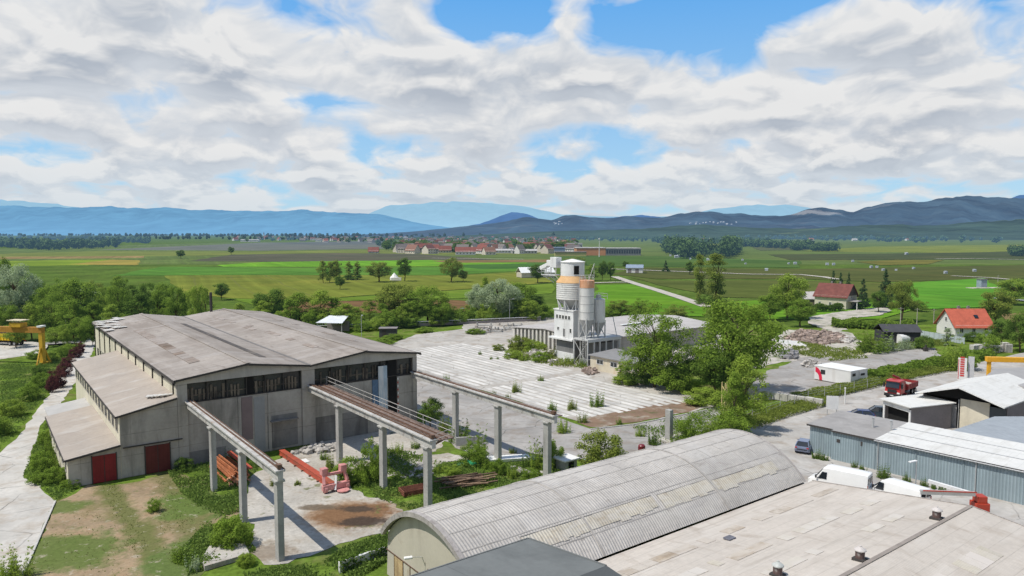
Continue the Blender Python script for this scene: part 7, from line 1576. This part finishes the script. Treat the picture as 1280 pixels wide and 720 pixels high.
# quarry scar and hillside villages
HV_ = 'pale houses on the far hillside'
for k in range(26):
    px = RF.choice((RF.uniform(860, 925), RF.uniform(860, 925), RF.uniform(690, 705), RF.uniform(870, 910))); q = RF.uniform(.3, .62); d = ray(px, 292); kk = (9000 - 3600 * (1 - q)) / math.hypot(d[0], d[1]); X, Y = d[0] * kk, d[1] * kk
    z = max(30, HT(Y, 277) - RF.uniform(0, 30)); a, b = far_house_mesh(0, 5, 16, 11, 6, 9.5); r = thing('hillside_house', 'tiny pale house on the far hillside', 'house', (X, Y, z), RF.uniform(0, 3), HV_)
    for nm, me in (('wall', a), ('roof', b)): o = bpy.data.objects.new(nm, me); COL.objects.link(o); o.parent = r
# ---------------------------------------------------------------- loose things around the site
m_beamred = paint('primer_red', (.40, .075, .04), .6, .15, stain=(((.2, .07, .04), .52, .68, .8, (.6, .6, .6)),)); m_pink = paint('faded_pink', (.58, .26, .24), .6, .12, stain=(((.4, .12, .1), .52, .66, .8, (1, 1, 1)),)); m_rusto = surf('rust_orange', (.34, .12, .05), var=.3, sc=.8, fine=6)
p0, p1 = Vector(G(352, 568)), Vector(G(418, 612)); d = (p1 - p0); rz = math.atan2(d.y, d.x); ln = d.length
cb = thing('crane_bridge', 'dismounted red crane girder with pink end carriage lying on the concrete', 'crane girder', (p0.x, p0.y, 0), rz)
m = MB(); m.box(0, ln, -.34, .34, .55, .62); m.box(0, ln, -.28, -.23, .10, .549); m.box(0, ln, .23, .28, .10, .549); m.box(0, ln, -.34, .34, .02, .099); m.build('girder', m_beamred, cb)
m = MB()
for k in range(7): m.box(1 + k * 2.2, 1.15 + k * 2.2, -.55, .55, 0, .019 + .12)
m.build('bearer', m_rail, cb)
m = MB(); m.bar((ln + .4, -1.5, .55), (ln + .4, 1.5, .55), .5, .6); m.bar((ln + .4, -1.3, .85), (ln - .2, -1.1, 2.2), .3, .35); m.bar((ln + .4, 1.3, .85), (ln - .2, 1.1, 2.2), .3, .35); m.bar((ln - .2, -1.2, 1.7), (ln - .2, 1.2, 1.7), .28, .3); m.box(ln - .5, ln + .2, -1.4, -.7, 1.8, 2.5); m.box(ln - .5, ln + .2, .7, 1.4, 1.8, 2.5); m.build('end_carriage', m_pink, cb, bevel=.04)
m = MB()
for y in (-1.2, 1.2): m.tube((ln + .4, y - .16, .38), (ln + .4, y + .16, .38), .38, 16)
m.tube((ln + 1.1, .5, .12), (ln + 1.1, .5, .22), .65, 20); m.build('wheel', m_pink, cb); m = MB(); m.bar((ln + .7, -.2, .2), (ln + .3, .1, 1.6), .2, .2); m.build('strut', m_white, cb)
m = MB(); m.box(3.6, 5.0, .5, 1.6, .02, .08); m.build('white_plate', m_white, cb)
p = Vector(G(288, 596)); st = thing('steel_stack', 'heap of rusty orange steel sections behind the nearest runway columns', 'steel stack', (p.x, p.y), rz); rnd = random.Random(2); m = MB()
for k in range(26): y = rnd.uniform(-1.1, 1.1); z = rnd.uniform(.1, 1.5 - abs(y) * .5); m.bar((rnd.uniform(-4.6, -4), y, z), (rnd.uniform(2.2, 3.6), y + rnd.uniform(-.15, .15), z + rnd.uniform(-.08, .08)), .16, .2)
m.build('section', m_rusto, st); m = MB()
for k in range(22): y = rnd.uniform(-1.2, 1.2); z = rnd.uniform(.1, 1.2); m.tube((3.0, y, z), (3.4 + rnd.uniform(0, .6), y + rnd.uniform(-.3, .3), z - .1), .08, 6)
m.build('section_end', surf('cut_ends', (.48, .25, .14), var=.3, sc=2), st)
m = MB(); m.bar((-4.6, 1.25, 1.5), (3.2, 1.2, 1.55), .5, .16); m.build('top_channel', m_beamred, st)
def scatter(name, label, cat, pts, n, sizes, mat, seed, zmax=.6, group=None, flat_=False):
    r_ = random.Random(seed); q = [Vector(G(*p_)) for p_ in pts]; c = sum(q, Vector((0, 0))) / len(q); m = MB(); qq = [(a.x, a.y) for a in q]; k = 0; xs = [a[0] for a in qq]; ys = [a[1] for a in qq]
    while k < n:
        x, y = r_.uniform(min(xs), max(xs)), r_.uniform(min(ys), max(ys))
        if not inside((x, y), qq): continue
        k += 1; s = r_.uniform(*sizes); e = 1 - min(1, (Vector((x, y)) - c).length / (max(max(xs) - min(xs), max(ys) - min(ys)) / 2))
        z = r_.uniform(0, zmax) * max(.15, e); M = Matrix.Translation((x - c.x, y - c.y, z + s * .2)) @ Matrix.Rotation(r_.uniform(0, 6.28), 4, 'Z') @ Matrix.Rotation(r_.uniform(-.5, .5) * (0.2 if flat_ else 1), 4, 'X')
        w_, d_, h_ = s * r_.uniform(.6, 1.4), s * r_.uniform(.6, 1.4), s * r_.uniform(.25, .7); b = [(-w_, -d_), (w_ * .8, -d_ * r_.uniform(.7, 1)), (w_, d_), (-w_ * r_.uniform(.6, 1), d_ * .8)]
        m.hexa([tuple(M @ Vector((a * .5, b_ * .5, -h_ / 2))) for a, b_ in b], [tuple(M @ Vector((a * .45, b_ * .45, h_ / 2))) for a, b_ in b])
    o = m.build(name, mat, loc=(c.x, c.y, 0)); return tag(o, label, cat, group)
m_rub = surf('rubble', (.42, .39, .35), var=.25, sc=.6, fine=3, island=.45); m_rubr = surf('rubble_brown', (.30, .23, .19), var=.3, sc=.6, fine=3, island=.5)
scatter('rubble_heap', 'pale rubble spilled along the foot of the sooty hall wall', 'rubble heap', [(365, 568), (395, 558), (420, 556), (425, 563), (395, 568)], 120, (.2, .7), m_rub, 1, .5)
scatter('rubble_heap', 'long brown and grey rubble heap behind the storage yard', 'rubble heap', [(980, 424), (1000, 413), (1030, 414), (1055, 420), (1060, 428), (1020, 432)], 560, (.35, 1.15), m_rubr, 2, .6)
scatter('rubble_heap', 'lighter rubble heap right of the long brown one', 'rubble heap', [(1048, 427), (1060, 421), (1071, 424), (1060, 429.5)], 230, (.25, 1.0), m_rub, 3, .5)
scatter('rubble_heap', 'grey rubble pile at the near end of the storage yard gravel', 'rubble heap', [(976, 448), (980, 440), (996, 442), (994, 450)], 70, (.5, 1.4), surf('rubble_grey', (.26, .25, .25), var=.25, sc=.6, island=.5), 4, 1.4)
scatter('rubble_heap', 'scattered stones among weeds beside the grey rubble pile', 'rubble heap', [(1000, 460), (1008, 450), (1026, 452), (1024, 460)], 60, (.3, .9), m_rub, 5, .6)
scatter('rubble_heap', 'broken concrete pieces between ribbed hall and yard', 'rubble heap', [(655, 445), (680, 436), (700, 446), (690, 456)], 70, (.4, 1.5), m_rub, 6, .8)
scatter('rubble_heap', 'dark debris at the foot of the silo platform', 'rubble heap', [(726, 463), (745, 458), (752, 466), (735, 470)], 50, (.3, .9), m_rubr, 7, .4)
scatter('rubble_heap', 'pale debris in the grass beneath the middle runway end', 'rubble heap', [(500, 600), (530, 580), (548, 583), (540, 596)], 45, (.2, .7), m_rub, 8, .3)
scatter('rubble_heap', 'white stones in the weeds left of the third right column', 'rubble heap', [(640, 586), (690, 588), (690, 596), (650, 594)], 40, (.2, .7), m_rub, 9, .3)
# timber and grating piles
p = Vector(G(583, 606)); tp = thing('timber_pile', 'loose pile of brown planks and beams in the grass right of the middle runway', 'timber pile', (p.x, p.y), .25); rnd = random.Random(3); m = MB()
for k in range(34): a = rnd.uniform(-.35, .35); x, y = rnd.uniform(-1.3, 1.3), rnd.uniform(-1.2, 1.2); l_ = rnd.uniform(1.2, 2.4); z = .1 + rnd.uniform(0, .7); m.bar((x - l_ * math.cos(a), y - l_ * math.sin(a), z), (x + l_ * math.cos(a), y + l_ * math.sin(a), z + rnd.uniform(-.1, .2)), .18, .1)
m.build('plank', surf('pile_wood', (.20, .13, .085), var=.3, sc=1, island=.6), tp)
p = Vector(G(519, 616)); gt_ = thing('grating_stack', 'stack of rusty red gratings under the middle runway end', 'grating stack', (p.x, p.y), .5); m = MB()
for k in range(3):
    for i in range(9): m.bar((-1.5, -.8 + i * .2, .15 + k * .2), (1.5, -.8 + i * .2, .15 + k * .2), .06, .09)
    m.bar((-1.5, -.85, .15 + k * .2), (-1.5, .85, .15 + k * .2), .08, .1); m.bar((1.5, -.85, .15 + k * .2), (1.5, .85, .15 + k * .2), .08, .1)
m.build('grating', surf('rust_red_steel', (.20, .075, .045), var=.3, sc=1), gt_)
p = Vector(G(708, 587)); hu = thing('pump_hut', 'small concrete hut with pale flat lid behind the third right column', 'hut', (p.x, p.y), ANG); m = MB(); m.box(-.9, .9, -.8, .8, 0, 1.3); m.build('wall', m_colconc, hu); m = MB(); m.box(-1.15, 1.15, -1.05, 1.05, 1.301, 1.45); m.build('lid', m_white, hu); MB().box(-.4, .4, -.84, -.805, .1, 1.1).build('door', m_dark, hu)
p = Vector(G(737, 582)); m = MB(); m.box(-.6, .6, -.5, .5, 0, .7); tag(m.build('tank', surf('pale_blue_tub', (.42, .52, .58), var=.1), loc=(p.x, p.y, 0), rz=.3, bevel=.08), 'small pale blue tub right of the pump hut', 'tub')
p = Vector(G(636, 575)); m = MB(); m.hexa([(-2.4, -.7, 0), (2.4, -.7, 0), (2.4, .7, 0), (-2.4, .7, 0)], [(-2.6, -.8, .5), (2.6, -.8, .3), (2.6, .8, .3), (-2.6, .8, .5)]); tag(m.build('white_trough', m_white, loc=(p.x, p.y, 0), rz=.3, bevel=.05), 'long white trough on the lane beside the second right column', 'trough')
p = Vector(G(585, 581)); bt = thing('green_boat', 'small green boat hull overturned under the saplings', 'boat', (p.x, p.y), .2); m = MB(); R_ = 8
for x, w_, h_ in ((-1.4, .05, .1), (-1.1, .4, .35), (-.4, .62, .5), (.4, .62, .52), (1.1, .42, .42), (1.45, .06, .15)):
    for i in range(R_ + 1): a = PI * i / R_; m.v.append((x, w_ * math.cos(a), h_ * math.sin(a)))
for s in range(5):
    for i in range(R_): a = s * (R_ + 1) + i; m.f.append((a, a + 1, a + R_ + 2, a + R_ + 1)); m.m.append(0)
m.build('hull', paint('boat_green', (.03, .26, .12), .4), bt, smooth=True); MB().box(-1.3, 1.3, -.03, .03, .5, .56).build('keel', paint('keel_green', (.02, .16, .08), .5), bt)
p = Vector(G(802, 566)); m = MB(); m.lathe([(.42, 0), (.46, .1), (.44, .9), (.3, 1.05)], 0, 0, 14); tag(m.build('dark_red_bin', paint('bin_red', (.16, .012, .02), .45), loc=(p.x, p.y, 0), smooth=True), 'small dark red bin on the lane left of the lone column', 'bin')
p = Vector(G(836, 551)); lc = thing('lone_column', 'lone bare concrete column on a slab base by the lane', 'column', (p.x, p.y), ANG); MB().box(-.32, .32, -.42, .42, .0, HT(p.y, 512)).build('shaft', m_colconc, lc, bevel=.03); m = MB(); m.box(-1.3, 3.4, -2.0, 1.0, .02, .28); m.obox((1.8, -1.2, .42), (2.6, 1.6, .2), .2); m.build('base_slab', m_conc, lc)
p = Vector(G(565, 556)); m = MB(); m.obox((1.4, .2, .55), (3.6, .3, 1.1), 0); tag(m.build('precast_wall', m_colconc, loc=(p.x + 1.0, p.y - .6, 0), rz=.2), 'grey precast panel standing beside the first right column', 'panel')
sl = [Vector(G(*q)) for q in ((250, 704), (262, 686), (306, 683), (312, 697), (256, 714))]; c = sum(sl, Vector((0, 0))) / 5; m = MB(); m.hexa([(q.x - c.x, q.y - c.y, .0) for q in sl][::-1], [(q.x - c.x, q.y - c.y, .22 + .05 * i) for i, q in enumerate(sl)][::-1]); tag(m.build('concrete_slab', m_conc, loc=(c.x, c.y, 0)), 'pale tilted concrete slab in the weeds near the nearest column', 'slab')
# low wall with creepers in front of the vault
p0, p1 = Vector(G(424, 716)), Vector(G(488, 694)); lw = thing('low_wall', 'low pale garden wall overgrown with creepers before the vaulted gable', 'wall', (p0.x, p0.y), math.atan2((p1 - p0).y, (p1 - p0).x)); MB().box(0, (p1 - p0).length, -.12, .12, 0, .9).build('wall', m_white, lw); rng = np.random.default_rng(5); n = 1500; P = np.column_stack([rng.uniform(0, (p1 - p0).length, n), rng.uniform(-.35, .3, n), rng.uniform(.1, 1.15, n)]); keep = np.sin(P[:, 0] * 2.1) + rng.normal(size=n) * .6 > -.3; P = P[keep]; N = rng.normal(size=P.shape); N /= np.linalg.norm(N, axis=1, keepdims=True); me = leaf_mesh('creeper', P, N, np.full(len(P), .12), rng.random(len(P)) * .6, rng); me.materials.append(F_DARK); o = bpy.data.objects.new('creeper', me); COL.objects.link(o); o.parent = lw
# lattice mast stub, flues, lamps and poles
p = Vector(G(907, 520)); lt = thing('lattice_mast', 'short yellow lattice mast section leaning against the poplar', 'mast', (p.x, p.y), .3); z1 = HT(p.y, 478); m = MB(); w_ = .42
for a, b in ((-w_, -w_), (w_, -w_), (w_, w_), (-w_, w_)): m.bar((a, b, 0), (a, b, z1), .12, .12)
z = 0; k = 0
while z < z1 - .7:
    s = 1 if k % 2 else -1; m.bar((-w_ * s, -w_, z), (w_ * s, -w_, z + .75), .08, .08); m.bar((-w_, -w_ * s, z), (-w_, w_ * s, z + .75), .08, .08); z += .75; k += 1
m.build('lattice', surf('mast_cream', (.58, .47, .22), var=.1, sc=1), lt)
s_, t_ = GL(264, 388, 11.3); m = MB(s_, t_, 0); m.tube((s_, t_, 0), (s_, t_, 15.0), .28, 10); o = m.sbuild('flue_pipe', m_edge); tag(o, 'thin black flue pipe rising behind the hall roof', 'flue')
LG = 'street lamps at the far side of the yard'
def lamp(px, py, pt, label, group=None):
    p = G(px, py); h = HT(p[1], pt); r = thing('street_lamp', label, 'street lamp', p, RT.uniform(0, 6), group); m = MB(); m.tube((0, 0, 0), (0, 0, h), .09, 8, .06); m.tube((0, 0, h), (.9, 0, h + .1), .05, 6); m.build('post', m_galv, r); m = MB(); m.obox((1.1, 0, h + .1), (.7, .25, .12), 0); m.build('lamp_head', m_white, r)
lamp(452, 424, 394, 'pale street lamp beside the fresh shrub behind the hall'); lamp(500, 405, 384, 'street lamp in front of the tall grey-green tree'); lamp(391, 406, 389, 'street lamp just above the hall roof edge'); lamp(637, 402, 374, 'street lamp before the silvery willows'); lamp(83, 424, 399, 'lamp with white head against the left woodland'); lamp(575, 404, 386, 'slim street lamp at the far end of the yard')
# tin shelter and dark box shed behind the hall
p = Vector(G(395, 417)); ts = thing('tin_shelter', 'open shelter with pale tin roof behind the hall', 'shelter', (p.x, p.y), -.15); m = MB(); m.sheet((0, 0, 3.0), (7.5, 0, 3.0), (6.5, 7, 4.2), (1, 7, 4.2), .12); m.build('roof', surf('tin_roof', (.60, .62, .63), var=.08, sc=.5), ts); m = MB()
for a, b in ((.3, .3), (7.2, .3), (1.2, 6.5), (6.3, 6.5)): m.bar((a, b, 0), (a, b, 2.9), .14, .14)
m.build('post', m_galv, ts); MB().box(.5, 7, 6.2, 6.4, 0, 2.8).build('back_wall', m_taupe, ts)
p = Vector(G(474, 422)); ds = thing('dark_box_shed', 'low dark grey box shed beyond the hall roof', 'shed', (p.x, p.y), .05); MB().box(0, 4.4, 0, 3, 0, 2.3).build('wall', surf('charcoal_wall', (.07, .07, .07), var=.15), ds); MB().box(-.2, 4.6, -.2, 3.2, 2.301, 2.42).build('roof', m_taupe, ds); MB().box(.8, 1.8, -.05, -.005, .05, 2.0).build('door', m_edge, ds)
# long barrier at the back of the yard
p0, p1 = Vector(G(395, 413)), Vector(G(676, 401)); br_ = thing('yard_barrier', 'long grey pipe rail and low wall along the back of the yard', 'barrier', (p0.x, p0.y), math.atan2((p1 - p0).y, (p1 - p0).x)); ln = (p1 - p0).length; m = MB(); m.box(20, ln, -.15, .15, 0, .8); m.build('low_wall', m_taupe, br_); m = MB(); m.tube((0, 0, 1.25), (ln, 0, 1.25), .14, 8)
for k in range(28): m.bar((k * ln / 27.5, 0, 0), (k * ln / 27.5, 0, 1.2), .12, .12)
m.build('pipe_rail', m_galv, br_)
PG = 'precast elements stacked at the far end of the yard'; rnd = random.Random(12)
for k in range(14): p = Vector(G(rnd.uniform(598, 648), rnd.uniform(407, 416))); m = MB(); m.box(-2.2, 2.2, -.6, .6, 0, .35); m.box(-2.2, -1.9, -.6, .6, .351, .9); m.box(1.9, 2.2, -.6, .6, .351, .9); tag(m.build('precast_element', m_colconc if k % 2 else m_conc, loc=(p.x, p.y, 0), rz=rnd.uniform(-.3, .3), bevel=.04), 'pale precast element among those stacked left of the ribbed hall', 'precast element', PG)
SGR = 'stacked pale concrete strips by the rubble'
for k in range(5):
    p = Vector(G(984 + k * 2.4, 428 + k * 1.2)); m = MB(); m.box(-2.6, 2.6, -.3, .3, 0, .25); m.box(-2.6, 2.6, -.26, .26, .251, .5); tag(m.build('kerb_stack', m_white, loc=(p.x, p.y, 0), rz=-.5), 'pale stack of concrete strips beside the rubble heap', 'kerb stack', SGR)
# roadside and yard odds
p = Vector(G(1128, 430)); tk = thing('white_tank', 'white cylindrical tank beside the dark tarpaulin shed', 'tank', (p.x, p.y), .4); m = MB(); m.tube((-1.6, 0, 1.3), (1.6, 0, 1.3), 1.2, 20); m.build('shell', m_white, tk, smooth=True); MB().box(-1.2, 1.2, -.6, .6, 0, .3).build('saddle', m_taupe, tk)
p = Vector(G(1105, 430)); sh = thing('tarpaulin_shed', 'dark grey tarpaulin shed among the saplings', 'shed', (p.x, p.y), -.1); m = MB(); m.box(0, 8.5, 0, 6, 0, 3.0); m.build('wall', surf('dark_tarp', (.045, .045, .05), var=.2, sc=.5), sh); m = MB(); m.sheet((-.3, -.3, 3.05), (8.8, -.3, 3.05), (8.8, 3, 4.6), (-.3, 3, 4.6), .1); m.sheet((-.3, 3.005, 4.6), (8.8, 3.005, 4.6), (8.8, 6.3, 3.05), (-.3, 6.3, 3.05), .1); m.build('roof', surf('dark_tarp_roof', (.06, .06, .065), var=.15, sc=.5), sh)
p = Vector(G(1157, 439)); m = MB(); m.box(-.4, .4, -.4, .4, 0, .9); m.tube((0, 0, .9), (0, 0, 1.5), .2, 8); tag(m.build('dark_bollard', m_edge, loc=(p.x, p.y, 0)), 'small dark block alone at the end of the storage yard', 'block')
p0, p1 = Vector(G(1150, 421)), Vector(G(1203, 430)); gf = thing('panel_fence', 'pale grey-blue panel fence before the white house', 'fence', (p0.x, p0.y), math.atan2((p1 - p0).y, (p1 - p0).x)); ln = (p1 - p0).length; m = MB(); k = 0
while k * 1.5 < ln: m.box(k * 1.5, k * 1.5 + 1.42, -.03, .03, .05, 1.7); k += 1
m.build('panel', surf('pale_panel', (.40, .45, .46), var=.08, sc=.6), gf)
FP_ = 'white pallet stacks along the fence on the right'; rnd = random.Random(14)
for k in range(9):
    p = Vector(G(1218 + k * 5.2 + rnd.uniform(-1, 1), 441 - k * .2 + rnd.uniform(-1, 1))); m = MB(); h = rnd.uniform(1.2, 2.2); z = .05
    while z < h: m.box(-.7, .7, -.6, .6, z, z + .12); z += .24
    for a in (-.6, 0, .6): m.box(a - .06, a + .06, -.55, .55, .0, h - .15)
    tag(m.build('pallet_stack', surf('pallet_pale', (.50, .48, .44), var=.15, sc=1), loc=(p.x, p.y, 0), rz=rnd.uniform(-.3, .3)), 'pale stack of pallets in the row right of the white house', 'pallet stack', FP_)
p = Vector(G(1236, 395)) if False else Vector(G(1227, 359)); vt = thing('bee_house', 'small blue-grey upright hut on a pale forecourt in the right field', 'hut', (p.x, p.y), .1); MB().box(-1.6, 1.6, -1.6, 1.6, 0, 4).build('wall', far_wall(4, (.32, .38, .45)) if False else surf('blue_grey_hut', (.26, .31, .36), var=.1), vt); MB().box(-1.9, 1.9, -1.9, 1.9, 4.01, 4.25).build('roof', m_taupe, vt); MB().box(-10, 6, -7, -1.7, -.2, .15).build('forecourt', m_gravel, vt)
# poles and tiny field boxes
PGp = 'utility poles before the white house'
for x, y, pt, lb_ in ((1125, 416, 384, 'tall pale pole right of the tarpaulin shed'), (1146, 406, 385, 'pole between the tarpaulin shed and the white house'), (1167, 404, 386, 'pole just left of the white house'), (1247, 360, 344, 'thin pole by the blue-grey hut')):
    p = G(x, y); h = HT(p[1], pt); r = thing('utility_pole', lb_, 'pole', p); m = MB(); m.tube((0, 0, 0), (0, 0, h), .14, 8, .09); m.build('post', surf('pole_wood', (.36, .33, .28), var=.15, sc=1), r); m = MB(); m.bar((-.8, 0, h - .4), (.8, 0, h - .4), .1, .12); m.build('crossarm', m_taupe, r)
BG = 'white boxes dotted over the right fields'
for x, y in ((885, 325.5), (928, 325.5), (932, 330), (958, 338), (986, 330), (994, 330), (1034, 331), (1042, 331), (1089, 334.5), (1096, 334.5), (1133, 318), (1142, 336), (1182, 341.5), (1218, 339), (863, 324), (845, 322), (838, 320), (848, 321.5), (1104, 338), (1120, 338), (1066, 327)):
    p = G(x, y); s = p[1] / 900 * 1.0; m = MB(); w_ = RT.uniform(1.0, 2.0) * max(.6, s); m.box(-w_, w_, -w_ * .7, w_ * .7, 0, w_ * 1.4); m.sheet((-w_ * 1.1, -w_ * .8, w_ * 1.4 + .05), (w_ * 1.1, -w_ * .8, w_ * 1.4 + .05), (w_ * 1.1, w_ * .8, w_ * 1.7), (-w_ * 1.1, w_ * .8, w_ * 1.7), .05)
    tag(m.build('field_box', surf('box_pale', (.40, .42, .45), var=.1, haze=15000), loc=(p[0], p[1], -.3), rz=RT.uniform(-.4, .4)), 'small pale box standing in the right-hand fields', 'box', BG)
p = G(493, 350); te = thing('white_tent', 'small white tent with pointed top between two field trees', 'tent', p); MB().lathe([(2.6, 0), (2.6, 1.4), (.15, 4.2)], 0, 0, 8).build('canvas', m_white, te); MB().box(-1, 4.5, -4.2, -2.8, 0, 1.6).build('lean_to', m_white, te)
for o in bpy.data.objects:
    if '_o' in o: del o['_o']
